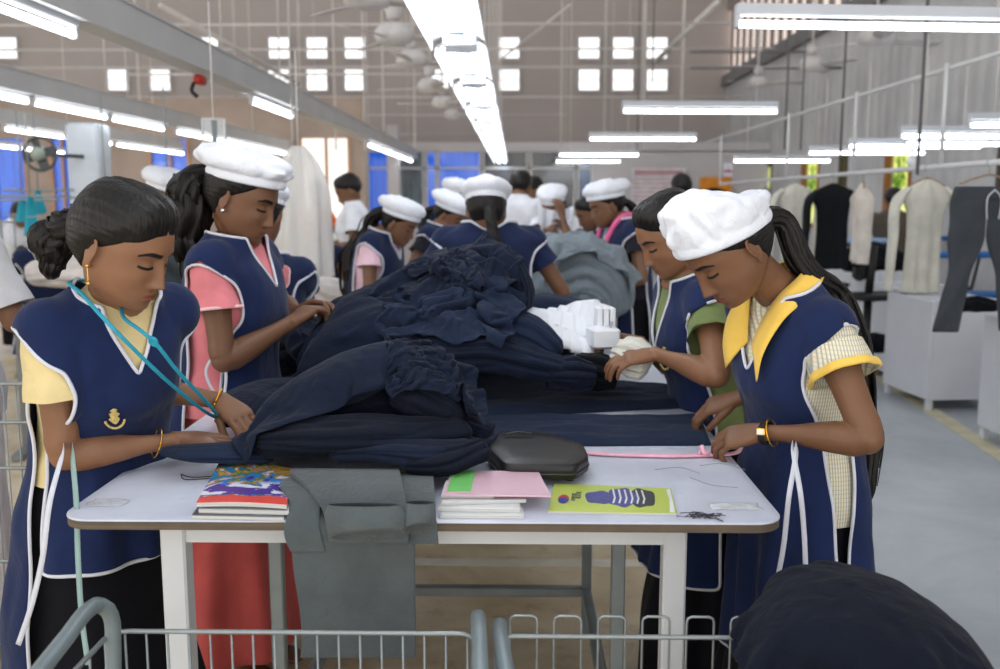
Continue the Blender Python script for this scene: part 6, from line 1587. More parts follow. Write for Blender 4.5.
# ---- white bins along the right aisle
BINW = mat('bin_white', sr(212, 214, 220), .5, .03, 4, .02); GAPM = mat('slot_dark', sr(30, 30, 32), .8)
def bin_(px, py, depthY, W, H, label, slot=False):
    c = Q(px, py, 0); d = nrm((Q(905, 399, 0) - Q(990, 440, 0)) * A(1, 1, 0)); d = nrm(A(-.09, 1, 0)); r = A(d[1], -d[0], 0)
    t = empty('white_bin', c, label, 'bin', None); R = np.array([r, d, A(0, 0, 1)]).T; th = .02; z0 = .07
    T = lambda x, y, z: c + r * x + d * y + A(0, 0, z)
    mb = MB(); mb.box(T(th / 2, depthY / 2, z0 + H / 2), (th, depthY, H), R, .006); mb.obj('side_panel', BINW, t, 'auto')
    mb = MB(); mb.box(T(W - th / 2, depthY / 2, z0 + H / 2), (th, depthY, H), R, .006); mb.obj('side_panel', BINW, t, 'auto')
    mb = MB(); mb.box(T(W / 2, th / 2, z0 + H / 2 - .03), (W - 2 * th, th, H - .06), R, .004); mb.obj('front_panel', BINW, t, 'auto')
    mb = MB(); mb.box(T(W / 2, depthY - th / 2, z0 + H / 2 - .03), (W - 2 * th, th, H - .06), R, .004); mb.obj('back_panel', BINW, t, 'auto')
    mb = MB(); mb.box(T(W / 2, depthY / 2, z0 + .02), (W - 2 * th, depthY - 2 * th, .02), R); mb.obj('floor_panel', BINW, t, 'auto')
    for x in (.03, W - .03):
        for y in (.03, depthY - .03):
            mb = MB(); mb.box(T(x, y, z0 / 2), (.04, .04, z0), R, .004); mb.obj('foot', BINW, t, 'auto')
    if slot:
        mb = MB(); pr = [T(-.002, depthY * .5 + .09 * math.cos(k), z0 + H - .10 - .045 * max(0, math.sin(k))) for k in np.linspace(0, PI, 14)]; pr2 = [p + r * .004 for p in pr]
        mb.loft([pr, pr2]); mb.obj('hand_slot', GAPM, t, False)
    return t
def bins():
    specs = [(1010, 452, Q(957, 437, 0)[1] - Q(1010, 452, 0)[1], 'nearest white bin at the right edge, under the charcoal trousers', .66, False), (926, 411, .62, 'second white bin from the right edge, with its end panel showing', .66, False), (893, 385, .80, 'third white bin from the right edge, with a dark curved hand slot', .66, True), (862, 362, .8, 'fourth white bin from the right edge, partly behind the yellow-collared woman', .68, True), (842, 345, .9, 'farthest white bin, just right of the yellow-collared woman', .68, False)]
    for px, py, dY, lb, H, sl in specs:
        bin_(px, py, dY, .50, H, lb, sl)
bins()
# ---- hanging rail with garments
XR = 2.3
ra, rb = PX(720, 183.5, XR), PX(1000, 163, XR)
rz_ = (ra[2] + rb[2]) / 2
rk = empty('garment_rail', A(XR, (ra[1] + rb[1]) / 2, rz_), 'long white rail with hanging garments running back along the right aisle', 'rail')
mb = MB(); mb.tube([(XR, 3.6, rz_), (XR, ra[1], rz_)], .015, 10); mb.obj('rail', WHITE_METAL, rk)
RT = 2.1
for Yp in (5.25, 6.6, 8.2, ra[1]):
    mb = MB(); mb.tube([(XR, Yp, rz_), (XR, Yp, RT)], .012, 8); mb.obj('hanger_post', WHITE_METAL, rk)
mb = MB(); mb.tube([(XR + .1, 3.6, RT), (XR + .1, 12.4, RT)], .014, 8); mb.obj('upper_rail', WHITE_METAL, rk)
HGR = mat('hanger_wood', sr(150, 120, 96), .5)
def hanger(x, y, z, w, parent, ang=0.0):
    u = A(math.cos(ang), math.sin(ang), 0)
    mb = MB(); k = np.linspace(-.6, PI, 12); mb.tube([A(x, y, z - .012) + u * .018 * math.cos(q) + A(0, 0, .018 * math.sin(q) + .012) for q in k] + [A(x, y, z - .03) - u * .004, A(x, y, z - .06)], .002, 6); mb.obj('hanger_hook', WIRE, parent)
    mb = MB(); mb.tube(path([A(x, y, z - .10) - u * w / 2, A(x, y, z - .075) - u * w / 4, A(x, y, z - .058), A(x, y, z - .075) + u * w / 4, A(x, y, z - .10) + u * w / 2], 24), .007, 8, .7); mb.obj('hanger', HGR, parent)
def top_shape(px, pyt, pyb, X, m, label, w=.40, sleeves=True, ang=.3, seed=0, thick=.035, slen=None, name='hanging_shirt', wt=None, cat='shirt'):
    c = PX(px, 200, X); y = c[1]; s = 950 / y; zt = 1.38 + (200 - pyt) / s; zb = 1.38 + (200 - pyb) / s; zh = rz_
    t = empty(name, A(X, y, zt), label, cat); u = A(math.cos(ang), math.sin(ang), 0); v = A(-u[1], u[0], 0)
    hanger(X, y, zh, w * .8, t, ang)
    n = 64; ph = np.linspace(0, 2 * PI, n, endpoint=False); R = []; H = zt - zb
    for q in np.linspace(0, 1, 50):
        hw = w / 2 * (crv(A(0, .04, .12, .3, .6, 1), A(.22, .62, 1.0, .84, .80, .86), q)); hb = thick * crv(A(0, .1, .5, 1), A(.3, 1, .9, 1.1), q)
        pt_ = np.stack([np.cos(ph) * hw, np.sin(ph) * hb + .010 * q * np.sin(np.cos(ph) * 9 + seed) + .004 * noise(np.stack([np.cos(ph) * 4, np.sin(ph), np.full(n, q * 8)], 1), 1, seed)], 1)
        R.append(A(X, y, zt - H * q) + pt_[:, :1] * u + pt_[:, 1:] * v)
    R.append(lerp(R[-1], R[-1].mean(0), .06) + A(0, 0, .02)); mb = MB(); mb.loft(R, (False, True)); mb.obj('body', m, t)
    if sleeves:
        for sg in (-1, 1):
            p0 = A(X, y, zt - .05) + u * sg * w * .40; L = slen or H * .9
            mb = MB(); pp = path([p0, p0 + u * sg * .05 + A(0, 0, -.05), p0 + u * sg * (.07 + .01) + A(0, 0, -L * .5) - v * .01, p0 + u * sg * .085 + A(0, 0, -L)], 40)
            mb.tube(pp, np.interp(np.linspace(0, 1, 40), [0, .15, .5, 1], [.03, .055, .042, .036]), 20, .5, fn=lambda t_, a_: 1 + .08 * np.sin(a_ * 4 + t_ * 8)); mb.obj('sleeve', m, t)
    return t
CREAM = cloth('knit_cream', sr(206, 204, 194), .1, .3); BLKT = cloth('knit_black', sr(20, 24, 28), .05, .3); CHAR = cloth('jersey_charcoal', sr(62, 66, 72), .1, .3)
top_shape(795, 184, 278, 2.3, CREAM, 'cream long-sleeved top hanging left of the black one', ang=.1, seed=1, w=.27)
top_shape(833, 184, 268, 2.3, BLKT, 'black long-sleeved top hanging on the white rail', ang=.15, seed=2, w=.30)
top_shape(862, 183, 262, 2.3, cloth('knit_pale', sr(216, 208, 200), .1, .3), 'narrow pale top hanging right behind the black one', ang=1.35, seed=3, w=.24)
top_shape(926, 180, 292, 2.3, CREAM, 'cream top hanging between the black top and the charcoal trousers', ang=.05, seed=4, w=.25)
top_shape(714, 188, 222, 3.2, BLKT, 'small black jacket hanging below the orange notice board', sleeves=True, seed=5, ang=0.0, w=.4)
top_shape(765, 186, 270, 2.9, cloth('grey_knit', sr(146, 148, 156), .1, .3), 'grey garment hanging by the narrow far window', ang=1.2, seed=6)
# charcoal trousers on a hanger
def trousers(px, pyt, pyb, X, label, ang, bootl=1.0):
    c = PX(px, 200, X); y = c[1]; s = 950 / y; zt = 1.38 + (200 - pyt) / s; zb = 1.38 + (200 - pyb) / s
    t = empty('hanging_trousers', A(X, y, zt), label, 'trousers'); hanger(X, y, rz_, .30, t, ang); u = A(math.cos(ang), math.sin(ang), 0)
    n = 40; ph = np.linspace(0, 2 * PI, n, endpoint=False); v = A(-u[1], u[0], 0)
    for sg in (-1, 1):
        R = []
        for q in np.linspace(0, 1, 50):
            cx_ = sg * crv(A(0, .12, .3, 1), A(.085, .095, .098, .175), q); hw = crv(A(0, .1, .28, .6, 1), A(.09, .10, .095, .062, .068), q)
            R.append(A(X, y, lerp(zt, zb, q)) + u * cx_ + (np.cos(ph) * hw * (1 + .04 * np.sin(q * 20)))[:, None] * u + (np.sin(ph) * .026 + .006 * np.sin(q * 14 + ph * 3))[:, None] * v)
        R.append(lerp(R[-1], R[-1].mean(0), .1) + A(0, 0, .015)); mb = MB(); mb.loft(R); mb.obj('trouser_leg', CHAR, t)
    mb = MB(); mb.loft([A(X, y, z_) + (np.cos(ph) * w_)[:, None] * u + (np.sin(ph) * .030)[:, None] * v for z_, w_ in ((zt - .05, .186), (zt - .02, .178), (zt, .176), (zt + .006, .170))], (False, False)); mb.obj('waistband', CHAR, t)
    for sg in (-1, 1):
        mb = MB(); q0 = A(X, y, zt - .01) - v * .034 + u * .01; mb.tube(path([q0, q0 + u * sg * .03 + A(0, 0, -.03), q0 + u * sg * .035 + A(0, 0, -.10), q0 + u * sg * .03 + A(0, 0, -.14)], 20), .003, 6); mb.obj('drawstring', PIPE, t)
trousers(988, 188, 330, 2.3, 'charcoal drawstring trousers hanging at the right edge of the picture', .12)
# lint-like crystal ornament and hooks on rail
for (px, py, lb) in ((912, 160, 'small clear plastic bag tied to the rail above the cream top'),):
    c = PX(px, py, 2.3); mb = MB(); rn = random.Random(2)
    mb.lathe([(.004, .05), (.008, .03), (.026, .01), (.030, -.015), (.018, -.035), (.004, -.045)], c, 12); tag(mb.obj('plastic_bag', mat('clear_plastic', sr(232, 236, 240), .15, spec=.8), None), lb, 'bag')
# ironing boards
BL1 = cloth('board_blue', sr(44, 96, 160), .1, .2); BL2 = cloth('board_pale_blue', sr(140, 166, 206), .1, .2)
def board(px, py, Y, L, ang, m, label, z=None):
    c = P(px, py, Y); t = empty('ironing_board', A(c[0], c[1], 0), label, 'ironing board'); R = rotz(ang); n = 30
    out = [(x, w) for x, w in ((-.5, .0), (-.49, .06), (-.40, .13), (0, .16), (.35, .16), (.47, .12), (.5, .0))]
    pl_ = [(x * L, w) for x, w in out] + [(x * L, -w) for x, w in out[-2:0:-1]]
    pl_ = np.array(pl_); mk = lambda zz, s_: np.c_[pl_ * s_, np.full(len(pl_), zz)] @ R.T + A(c[0], c[1], c[2])
    mb = MB(); mb.loft([mk(-.045, .94), mk(-.03, 1), mk(-.008, 1), mk(0, .95)]); mb.obj('pad', m, t)
    for sx in (-.2, .2):
        mb = MB(); mb.tube([A(sx * L, -.12, 0) @ R.T + A(c[0], c[1], .02), A(-sx * L * .6, .12, c[2] - .04) @ R.T + A(c[0], c[1], 0)], .014, 8); mb.obj('leg', mat('board_leg', sr(40, 42, 46), .5), t)
    return t
board(866, 238, 9.6, 1.1, .2, BL2, 'pale blue ironing board behind the hanging black top'); board(912, 236, 10.4, .8, .1, BL1, 'far blue ironing board beneath the person in brown')
board(946, 292, 8.2, 1.1, 0.05, BL1, 'blue ironing board behind the cream top'); board(975, 252, 8.4, 1.0, .1, BL1, 'blue ironing board showing between the legs of the charcoal trousers, upper'); board(976, 322, 7.6, .9, .1, BL1, 'lowest blue ironing board behind the charcoal trousers')
# black machine stand and iron, dark garments, box
def clutter(px, py, Y, d, m, label, name, cat, seed=0, rads=None):
    c = P(px, py, Y); w = d[0] / 2; return bundle(name, [(c[0] - w, Y, c[2]), (c[0], Y + .03, c[2] + d[1] * .2), (c[0] + w, Y - .02, c[2])], rads or [d[1] * .6, d[1], d[1] * .6], m, label, cat, flat=.7, seed=seed, amp=.18, cr=.02, crs=10, n=48, mm=50)
clutter(872, 262, 7.6, (.5, .16), BLACKC, 'black cloth pile on the ironing table behind the pale blue board', 'cloth_pile', 'cloth', 80)
clutter(877, 346, 6.9, (.34, .09), BLACKC, 'black cloth lying in the slotted white bin', 'cloth_pile', 'cloth', 81)
clutter(978, 306, 5.35, (.22, .05), BLACKC, 'dark cloth at the top of the nearest white bin', 'cloth_pile', 'cloth', 82)
clutter(808, 310, 8.4, (.4, .14), cloth('cloth_offwhite', sr(200, 198, 196), .1, .5), 'crumpled off-white cloth in the farthest white bin', 'cloth_pile', 'cloth', 83)
c = P(868, 300, 7.0); t = empty('machine_stand', A(c[0], 7.0, 0), 'black pedestal stand between the pale blue ironing board and the slotted bin', 'stand')
mb = MB(); mb.tube([(c[0], 7.0, .66), (c[0] + .02, 7.0, 1.05)], .03, 10); mb.obj('post', mat('black_iron', sr(22, 22, 26), .5), t); mb = MB(); mb.box((c[0] + .05, 7.0, .68), (.38, .26, .05), rotz(.3), .02); mb.obj('tray', mat('black_iron', sr(22, 22, 26), .5), t, 'auto')
mb = MB(); mb.box((c[0] - .05, 7.05, .90), (.09, .1, .22), rotx(.2), .02); mb.obj('motor', mat('black_iron', sr(22, 22, 26), .5), t, 'auto'); mb = MB(); mb.tube([(c[0], 7.0, 0), (c[0], 7.0, .66)], .03, 10); mb.obj('foot', mat('black_iron', sr(22, 22, 26), .5), t)
c = P(926, 322, 7.9); t = empty('carton', A(c[0], 7.9, 0), 'pale carton on the shelf beneath the ironing boards', 'carton'); mb = MB(); mb.box((c[0], 7.9, c[2]), (.55, .4, .24), None, .008); mb.obj('body', mat('carton_pale', sr(176, 184, 188), .8), t, 'auto'); mb = MB(); mb.box((c[0] - .05, 7.69, c[2] + .02), (.08, .01, .06)); mb.obj('blue_print', BL1, t, False); mb = MB(); mb.box((c[0] + .18, 7.69, c[2] + .06), (.05, .01, .06)); mb.obj('red_print', mat('print_red2', sr(200, 90, 60), .6), t, False)
c = P(938, 340, 7.9); t = empty('low_table', A(c[0] + .1, 7.95, 0), 'long low table under the pale carton', 'table'); mb = MB(); mb.box((c[0] + .25, 7.95, c[2] - .03), (1.5, .6, .04), None, .006); mb.obj('table_top', mat('table_tan', sr(190, 176, 150), .6), t, 'auto')
for sx in (-.6, .8):
    for sy in (-.25, .25):
        mb = MB(); mb.box((c[0] + .15 + sx, 7.95 + sy, (c[2] - .05) / 2), (.04, .04, c[2] - .05)); mb.obj('leg', GREY_METAL, t, False)
# ---- second table beyond, grey heap, white pieces
t2 = empty('work_table', A(.15, 5.3, 0), 'second white work table beyond the woman seen from behind, carrying the grey heap', 'table')
mb = MB(); mb.box((-.02, 5.5, .81), (.95, 2.2, .035), None, .01); mb.obj('table_top', top_mat(), t2, 'auto')
for sx in (-.42, .38):
    for sy in (4.5, 6.5):
        mb = MB(); mb.box((sx, sy, .395), (.04, .04, .79)); mb.obj('leg', WHITE_METAL, t2, False)
GHEAP = cloth('grey_heap', sr(116, 126, 134), .1, .5)
bundle('garment', [P(533, 300, 4.75), P(550, 285, 4.75), P(578, 275, 4.75), P(604, 292, 4.75), P(612, 318, 4.75)], [.13, .17, .19, .16, .09], GHEAP, 'large grey heaped garment on the second table', flat=1.0, seed=90, ridges=14, amp=.10, cr=.012, n=120, up=(0, 1, 0))
bundle('garment', [P(545, 262, 4.9), P(568, 258, 4.9), P(592, 268, 4.9)], [.06, .09, .05], GHEAP, 'grey garment on top of the grey heap', flat=.6, seed=91, ridges=9, amp=.15)
bundle('garment', [P(430, 268, 5.1), P(452, 258, 5.1), P(475, 252, 5.1)], [.06, .09, .06], cloth('print_cloth', sr(206, 196, 196), .1, .5, var=.3), 'crumpled whitish garment with reddish marks left of the woman seen from behind', flat=.8, seed=92, ridges=6, amp=.2)
for i, (px, py, Y, w) in enumerate(((556, 252, 6.4, .22), (560, 240, 6.5, .16))):
    bundle('garment', [P(px - 18, py, Y), P(px, py - 3, Y), P(px + 18, py + 2, Y)], [w * .5, w, w * .5], CREAM, ['lower', 'upper'][i] + ' cream cloth piled before the capped woman facing the viewer', flat=.45, seed=94 + i, ridges=5, amp=.1, n=48, mm=50)
c = P(556, 218, 6.35); g = np.zeros((24, 24, 3))
for i in range(24):
    for j in range(24):
        u, v = j / 23 - .5, i / 23; g[i, j] = c + A(u * (.24 - .06 * v), .02 * math.sin(u * 20 + v * 3), .08 - v * .22 - .03 * math.sin((u + .5) * PI))
mb = MB(); mb.grid(g, thick=.004); tag(mb.obj('white_cloth', W_SH, None), 'white cloth held up by the capped woman facing the viewer', 'cloth')
c = P(605, 300, 5.0)
tag(MB().box(c, (.13, .05, .34), None, .02).obj('plastic_sack', mat('sack_pale', sr(176, 178, 186), .4, .08, 6, .2, 20), None, 'auto'), 'pale upright bag beside the grey heap', 'bag')
# ---- left side: sewing lines
MW = mat('machine_white', sr(208, 208, 204), .35, .04); MGR = mat('machine_grey', sr(120, 124, 126), .4); TBL = mat('bench_top', sr(196, 196, 192), .5)
def sewing_machine(x, y, ang, label):
    t = empty('sewing_machine', A(0, 0, 0), label, 'sewing machine'); T0 = A(0, 0, 0)
    mb = MB(); mb.box((0, 0, .775), (1.0, .50, .03), None, .01); mb.obj('bench_top', TBL, t, 'auto')
    for sx in (-.42, .42):
        mb = MB(); mb.box((sx, 0, .38), (.05, .08, .76), None, .006); mb.obj('bench_leg', MGR, t, 'auto'); mb = MB(); mb.box((sx, 0, .02), (.06, .46, .04), None, .006); mb.obj('bench_foot', MGR, t, 'auto')
    mb = MB(); mb.box((0, 0, .815), (.44, .17, .05), None, .012); mb.obj('bed', MW, t, 'auto')
    mb = MB(); mb.tube(path([(.16, 0, .83), (.165, 0, .95), (.15, 0, 1.02), (.05, 0, 1.045), (-.10, 0, 1.045), (-.17, 0, 1.03)], 30), np.interp(np.linspace(0, 1, 30), [0, .3, .6, 1], [.065, .055, .045, .042]), 16); mb.obj('arm', MW, t)
    mb = MB(); mb.box((-.165, 0, .985), (.075, .085, .15), None, .02); mb.obj('head', MW, t, 'auto')
    mb = MB(); mb.tube([(-.165, 0, .92), (-.165, 0, .845)], .006, 8); mb.obj('needle_bar', WIRE, t)
    mb = MB(); mb.lathe([(.02, 0), (.065, .003), (.068, .02), (.055, .035), (.02, .038)], (.225, 0, 1.0), 20, roty(PI / 2)); mb.obj('hand_wheel', mat('black_iron', sr(22, 22, 26), .5), t)
    mb = MB(); mb.tube([(.30, .18, .79), (.30, .18, 1.28)], .008, 6); mb.tube([(.22, .18, 1.26), (.38, .18, 1.26)], .006, 6); mb.obj('thread_stand', WIRE, t)
    for sx in (.25, .35):
        mb = MB(); mb.lathe([(.035, .80), (.022, .95), (.008, .955)], (sx, .18, 0), 12); mb.obj('thread_cone', mat('thread_white', sr(225, 225, 230), .7), t)
    t.location = (x, y, 0); t.rotation_euler[2] = ang; return t
sm = None
spots = [(-2.05, 5.7, .1, 'sewing machine nearest the heap on the left, behind the pink-shirted woman'), (-2.2, 7.4, .1, 'sewing machine beside the seated young woman'), (-2.3, 9.2, 0, 'sewing machine in front of the bright window'), (-3.1, 5.0, .2, 'sewing machine just behind the bare-headed woman at the left'), (-3.7, 6.6, .1, 'sewing machine by the foot of the pale column'), (-4.3, 7.4, .1, 'sewing machine at the far left edge'), (-1.5, 8.4, 0, 'sewing machine behind the man in white by the window')]
for i, (x, y, an, lb) in enumerate(spots):
    if sm is None: sm = sewing_machine(x, y, an, lb)
    else: place(copy_tree(sm), (x, y, 0), an, lb)
WG = cloth('white_garments', sr(214, 208, 206), .1, .6, var=.12)
for i, (px, py, Y, w, r, lb) in enumerate(((318, 300, 5.4, .5, .13, 'crumpled white garments in front of the seated young woman'), (372, 305, 5.2, .35, .10, 'white garments beyond the left end of the navy heap'), (296, 322, 4.6, .4, .12, 'white garments behind the hands of the pink-shirted woman'), (128, 262, 5.2, .3, .10, 'white garments on the machine bench behind the bare-headed woman'), (70, 275, 5.4, .5, .12, 'white garments at the left by the pale column'))):
    clutter(px, py, Y, (w, r), WG, lb, 'white_garment', 'garment', 100 + i)
clutter(352, 335, 4.4, (.5, .12), NAVY2, 'dark navy cloth on the floor side beyond the heap, left', 'garment', 'garment', 110)
clutter(175, 290, 3.4, (.4, .16), cloth('charcoal_heap', sr(60, 68, 72), .1, .5), 'charcoal garment heap between the two women on the left', 'garment', 'garment', 111)
clutter(62, 322, 4.0, (.4, .10), BLACKC, 'black cloth bundle by the left edge behind the bare-headed woman', 'garment', 'garment', 112)
# plastic-wrapped hanging garment
c = P(298, 150, 4.9); t = empty('hanging_cover', A(c[0], 4.9, c[2]), 'tall translucent white garment cover hanging left of the bright window', 'garment cover')
def film():
    t_ = NT('cover_film'); t_.base(sr(226, 224, 222)); t_.set(Roughness=.3, Alpha=.72, Specular_IOR_Level=.6); t_.bump(t_.noise(14, 4, dist=1), .6, .02); return t_.mat
n = 60; ph = np.linspace(0, 2 * PI, n, endpoint=False); R = []
for q in np.linspace(0, 1, 50):
    hw = crv(A(0, .08, .25, .6, 1), A(.03, .07, .12, .15, .17), q); f_ = 1 + .10 * np.sin(ph * 7 + q * 3) + .05 * np.sin(ph * 13)
    R.append(A(c[0], 4.9, c[2] + .02 - q * .66) + np.stack([np.cos(ph) * hw * f_, np.sin(ph) * hw * .7 * f_, np.zeros(n)], 1))
mb = MB(); mb.loft(R, (True, False)); mb.obj('cover', film(), t); mb = MB(); mb.tube([(c[0], 4.9, c[2] + .02), (c[0], 4.9, 2.12)], .004, 6); mb.obj('cord', ROD, t)
# metal frame rack and teal ribbons at left
rk = empty('pipe_frame', A(P(130, 200, 6.4)[0], 6.4, 0), 'open grey pipe frame standing by the pale column', 'frame')
for px in (98, 150, 122, 214):
    Yp = 6.4 if px != 214 else 4.6
    a_ = P(px, 188 if px != 214 else 120, Yp); mb = MB(); mb.tube([(a_[0], Yp, 0), (a_[0], Yp, a_[2])], .013, 8); mb.obj('upright', GREY_METAL, rk)
for py in (188, 214, 240):
    a_, b__ = P(92, py, 6.4), P(212, py, 6.4); mb = MB(); mb.tube([a_, b__], .012, 8); mb.obj('crossbar', GREY_METAL, rk)
for i, (px, py0, py1, Y) in enumerate(((30, 196, 236, 7), (38, 190, 214, 8), (106, 198, 226, 7), (168, 194, 226, 6.6), (22, 200, 222, 7.5))):
    a_ = P(px, py0, Y); b__ = P(px, py1, Y); mb = MB(); k_ = []
    for q in np.linspace(0, 1, 14):
        w_ = .02 + .045 * q; z_ = lerp(a_[2], b__[2], q); k_.append([A(a_[0] - w_, Y, z_), A(a_[0] - w_ * .3, Y - .02, z_), A(a_[0] + w_ * .4, Y + .02, z_), A(a_[0] + w_, Y, z_ + .02 * q)])
    mb.grid(np.array(k_), thick=.004); tag(mb.obj('teal_cloth', mat('teal_cloth', sr(24, 150, 172), .7), None), 'strip of teal cloth hanging over the sewing line, ' + ['fourth from the right', 'second behind it at the left', 'next to the pale column', 'rightmost', 'farthest left'][i], 'cloth')
    pipe((a_[0] - .3, Y, a_[2]), (a_[0] + .3, Y, a_[2]), .01, 'short grey pipe holding a teal cloth strip', m=GREY_METAL, name='cloth_rail', cat='pipe', group='pipes holding teal strips')
    pipe((a_[0], Y, a_[2]), (a_[0], Y, 2.15), .006, 'thin wire from which a teal cloth strip rail hangs', m=GREY_METAL, name='hanging_wire', cat='wire', group='wires of the teal strips')
# round wall fan on the column
c = P(40, 154, 7.6); t = empty('wall_fan', c, 'round dark wall fan left of the pale column', 'fan'); R = rotx(PI / 2)
mb = MB(); k_ = np.linspace(0, 2 * PI, 30); mb.tube([c + A(.13 * math.cos(q), 0, .13 * math.sin(q)) for q in k_], .012, 8); mb.obj('guard_ring', mat('fan_dark', sr(70, 74, 76), .5), t)
mb = MB(); mb.lathe([(.02, -.03), (.05, -.02), (.055, .05), (.03, .09)], c, 16, R); mb.obj('motor', mat('fan_hub', sr(150, 160, 150), .5), t)
for j in range(4):
    q = j * PI / 2 + .3; mb = MB(); u = A(math.cos(q), 0, math.sin(q)); v = A(-math.sin(q), 0.35, math.cos(q)); mb.grid(np.array([[c + u * r_ - v * .035, c + u * r_ + v * .035] for r_ in (.04, .08, .12)]), thick=.003); mb.obj('blade', mat('fan_dark', sr(70, 74, 76), .5), t, False)
mb = MB(); mb.bar(c + A(0, .05, 0), A(P(92, 200, 8.2)[0], 8.07, c[2]), .03); mb.obj('wall_arm', mat('fan_dark', sr(70, 74, 76), .5), t, False)
# clear acrylic guard hanging near the pink-shirted woman's cap
c0, c1 = P(202, 119, 4.6), P(226, 160, 4.6); t = empty('clear_guard', A(c0[0], 4.6, c1[2]), 'clear rectangular plastic panel in a thin frame above the pink-shirted woman', 'panel')
for a_, b__ in (((c0[0], c0[2]), (c1[0], c0[2])), ((c0[0], c1[2]), (c1[0], c1[2])), ((c0[0], c0[2]), (c0[0], c1[2])), ((c1[0], c0[2]), (c1[0], c1[2]))):
    mb = MB(); mb.tube([(a_[0], 4.6, a_[1]), (b__[0], 4.6, b__[1])], .005, 6); mb.obj('frame', WHITE_METAL, t)
gl = NT('clear_sheet'); gl.base((.9, .95, 1, 1)); gl.set(Roughness=.05, Alpha=.22); mb = MB(); mb.box(((c0[0] + c1[0]) / 2, 4.6, (c0[2] + c1[2]) / 2), (abs(c1[0] - c0[0]), .003, abs(c0[2] - c1[2]))); mb.obj('sheet', gl.mat, t, False)
mb = MB(); mb.tube([((c0[0] + c1[0]) / 2, 4.6, c0[2]), ((c0[0] + c1[0]) / 2, 4.6, 2.3)], .004, 6); mb.obj('cord', ROD, t)
# ================================================================ loose garments dropped over the heaps (cloth settles, then is kept as plain mesh)
def drape(label, c, size, zh, colliders, m, n=70, frames=36, rot=0.0, waves=(), crumple=.015, seed=0, bend=.25, cat='garment', name='garment', shape=None, tilt=(0, 0), thick=.004, group=None):
    nx = n; ny = max(20, int(n * size[1] / size[0])); U, V = np.meshgrid(np.linspace(-.5, .5, nx), np.linspace(-.5, .5, ny))
    x, y = U * size[0], V * size[1]
    if shape is not None: x, y = shape(x, y)
    z = zh + x * tilt[0] + y * tilt[1]
    for (ang, wl, am, ph) in waves:
        q = x * math.cos(ang) + y * math.sin(ang)
        z = z + am * np.sin(2 * PI * q / wl + ph + 1.6 * noise(np.stack([x, y, z * 0], -1), 5, seed + 3))
    z = z + crumple * fbm(np.stack([x, y, 0 * x], -1), 11, seed)
    R = rotz(rot); g = np.stack([x, y, 0 * x], -1) @ R.T; g[..., 0] += c[0]; g[..., 1] += c[1]; g[..., 2] = z
    mb = MB(); mb.grid(g); me = mb.mesh(name); me.materials.append(m); o = bpy.data.objects.new(name, me); COL.objects.link(o)
    for q in colliders:
        if not any(k.type == 'COLLISION' for k in q.modifiers):
            q.modifiers.new('hit', 'COLLISION'); q.collision.thickness_outer = .004; q.collision.cloth_friction = 20
    md = o.modifiers.new('cloth', 'CLOTH'); s = md.settings; s.quality = 6; s.mass = .25; s.tension_stiffness = 12; s.compression_stiffness = 12; s.shear_stiffness = 4
    s.bending_stiffness = bend; s.air_damping = 2
    k = md.collision_settings; k.collision_quality = 3; k.distance_min = .004; k.use_self_collision = True; k.self_distance_min = .004; k.self_friction = 5
    md.point_cache.frame_start = 1; md.point_cache.frame_end = frames
    for f in range(1, frames + 1): SC.frame_set(f)
    dg = bpy.context.evaluated_depsgraph_get(); me2 = bpy.data.meshes.new_from_object(o.evaluated_get(dg)); o.modifiers.clear(); o.data = me2
    co = np.zeros(len(me2.vertices) * 3); me2.vertices.foreach_get('co', co); co = co.reshape(-1, 3)
    cc = Vector(((co[:, 0].min() + co[:, 0].max()) / 2, (co[:, 1].min() + co[:, 1].max()) / 2, co[:, 2].min())); me2.transform(Matrix.Translation(-cc)); o.location = cc
    bake(o, [('SOLIDIFY', dict(thickness=thick, offset=0)), ('SUBSURF', dict(levels=2, render_levels=2))]); o.data.shade_smooth()
    SC.frame_set(1)
    return tag(o, label, cat, group)
def near(px0, py0, px1, py1, names=('garment', 'table_top')):
    return [o for o in COL.objects if o.type == 'MESH' and o.name.startswith(names)]
GC = [o for o in COL.objects if o.type == 'MESH' and o.name.startswith(('garment', 'cloth_roll')) and o.location[1] < 3.8]
TOPB = [o for o in COL.objects if o.name == 'table_top']
big = [o for o in GC if o.location[1] > 2.2]; frt = [o for o in GC if o.location[1] <= 2.2]
pk = P(480, 300, 2.8)
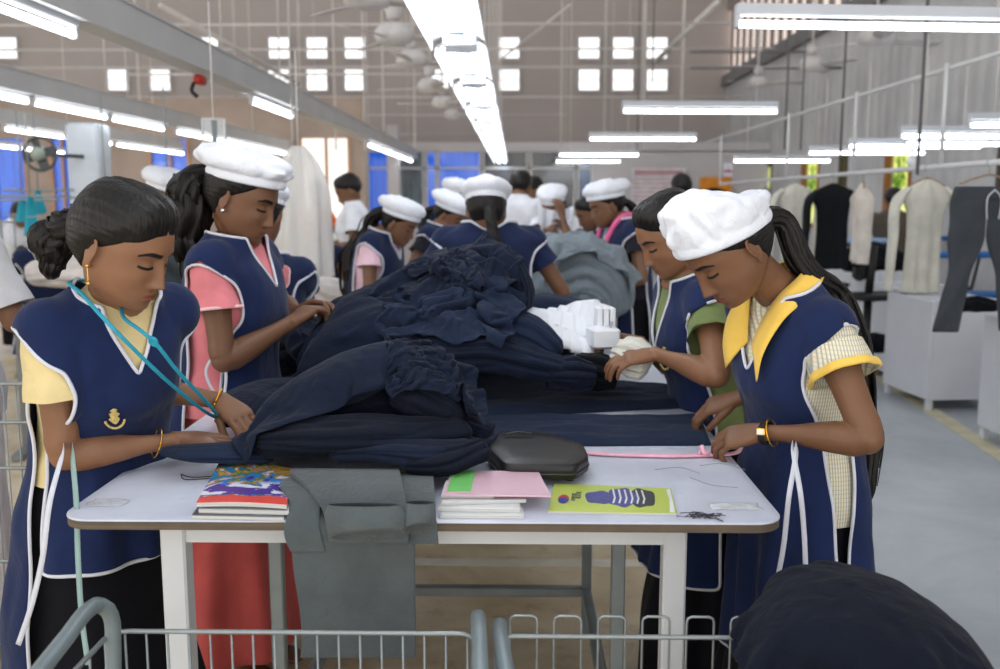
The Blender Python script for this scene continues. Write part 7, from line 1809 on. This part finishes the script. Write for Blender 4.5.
e1 = drape('navy garment draped over the big heap, its folds running down to the left', (pk[0] - .27, 2.84), (.72, .70), 1.34, big + TOPB, NAVY1, n=52, frames=34, rot=.12, waves=((PI / 2 + .25, .125, .030, 0), (PI / 2 - .3, .20, .02, 2)), seed=1, crumple=.01)
e2 = drape('crumpled navy garment on the steep right side of the big heap', (pk[0] - .02, 2.72), (.30, .40), 1.38, big + TOPB + [e1], NAVY1, n=40, frames=32, rot=.5, waves=((.4, .11, .030, 1), (1.9, .16, .02, 0)), crumple=.015, seed=2)
p3 = P(500, 350, 2.48)
e3 = drape('rumpled navy garment on the front slope of the big heap, nearest the flat trousers', (p3[0] - .10, 2.50), (.46, .30), 1.12, big + TOPB + [e1, e2], NAVY3, n=46, frames=28, rot=-.25, waves=((1.3, .11, .026, 1), (2.2, .16, .016, 0)), crumple=.012, seed=3)
p4 = P(345, 400, 1.98)
e4 = drape('large smooth navy garment covering the front stack', (p4[0] - .01, 2.00), (.52, .40), 1.12, frt + TOPB + [e3], NAVY1, n=48, frames=34, rot=.2, waves=((.1, .24, .014, 0),), crumple=.012, seed=4)
p5 = P(432, 400, 1.98)
e5 = drape('crumpled navy garment end over the right part of the front stack', (p5[0] + .01, 1.97), (.22, .34), 1.16, frt + TOPB + [e4], NAVY1, n=32, frames=30, rot=.3, waves=((.2, .085, .022, 0), (1.2, .12, .014, 2)), crumple=.012, seed=5)
dk_ = [o for o in COL.objects if o.type == 'MESH' and o.name.startswith('folded_cloth')]
e6 = drape('dark navy cloth spread over the pile in the lower right corner', (cx[0] + .05, 1.35), (.48, .40), .90, dk_, NAVY2, n=46, frames=32, rot=.1, waves=((.35, .085, .020, 0),), crumple=.004, seed=6, bend=5.0, cat='cloth', name='cloth')
gh = [o for o in COL.objects if o.type == 'MESH' and o.name.startswith('garment') and 4.4 < o.location[1] < 5.1]
pg = P(575, 262, 4.8)
e7 = drape('grey garment draped over the grey heap with gathers falling to all sides', (pg[0], 4.78), (.66, .60), 1.30, gh, GHEAP, n=36, frames=30, rot=.2, waves=((.0, .15, .030, 0), (PI / 2, .16, .02, 1)), crumple=.015, seed=7)
for o in COL.objects:
    for md in list(o.modifiers):
        if md.type == 'COLLISION': o.modifiers.remove(md)
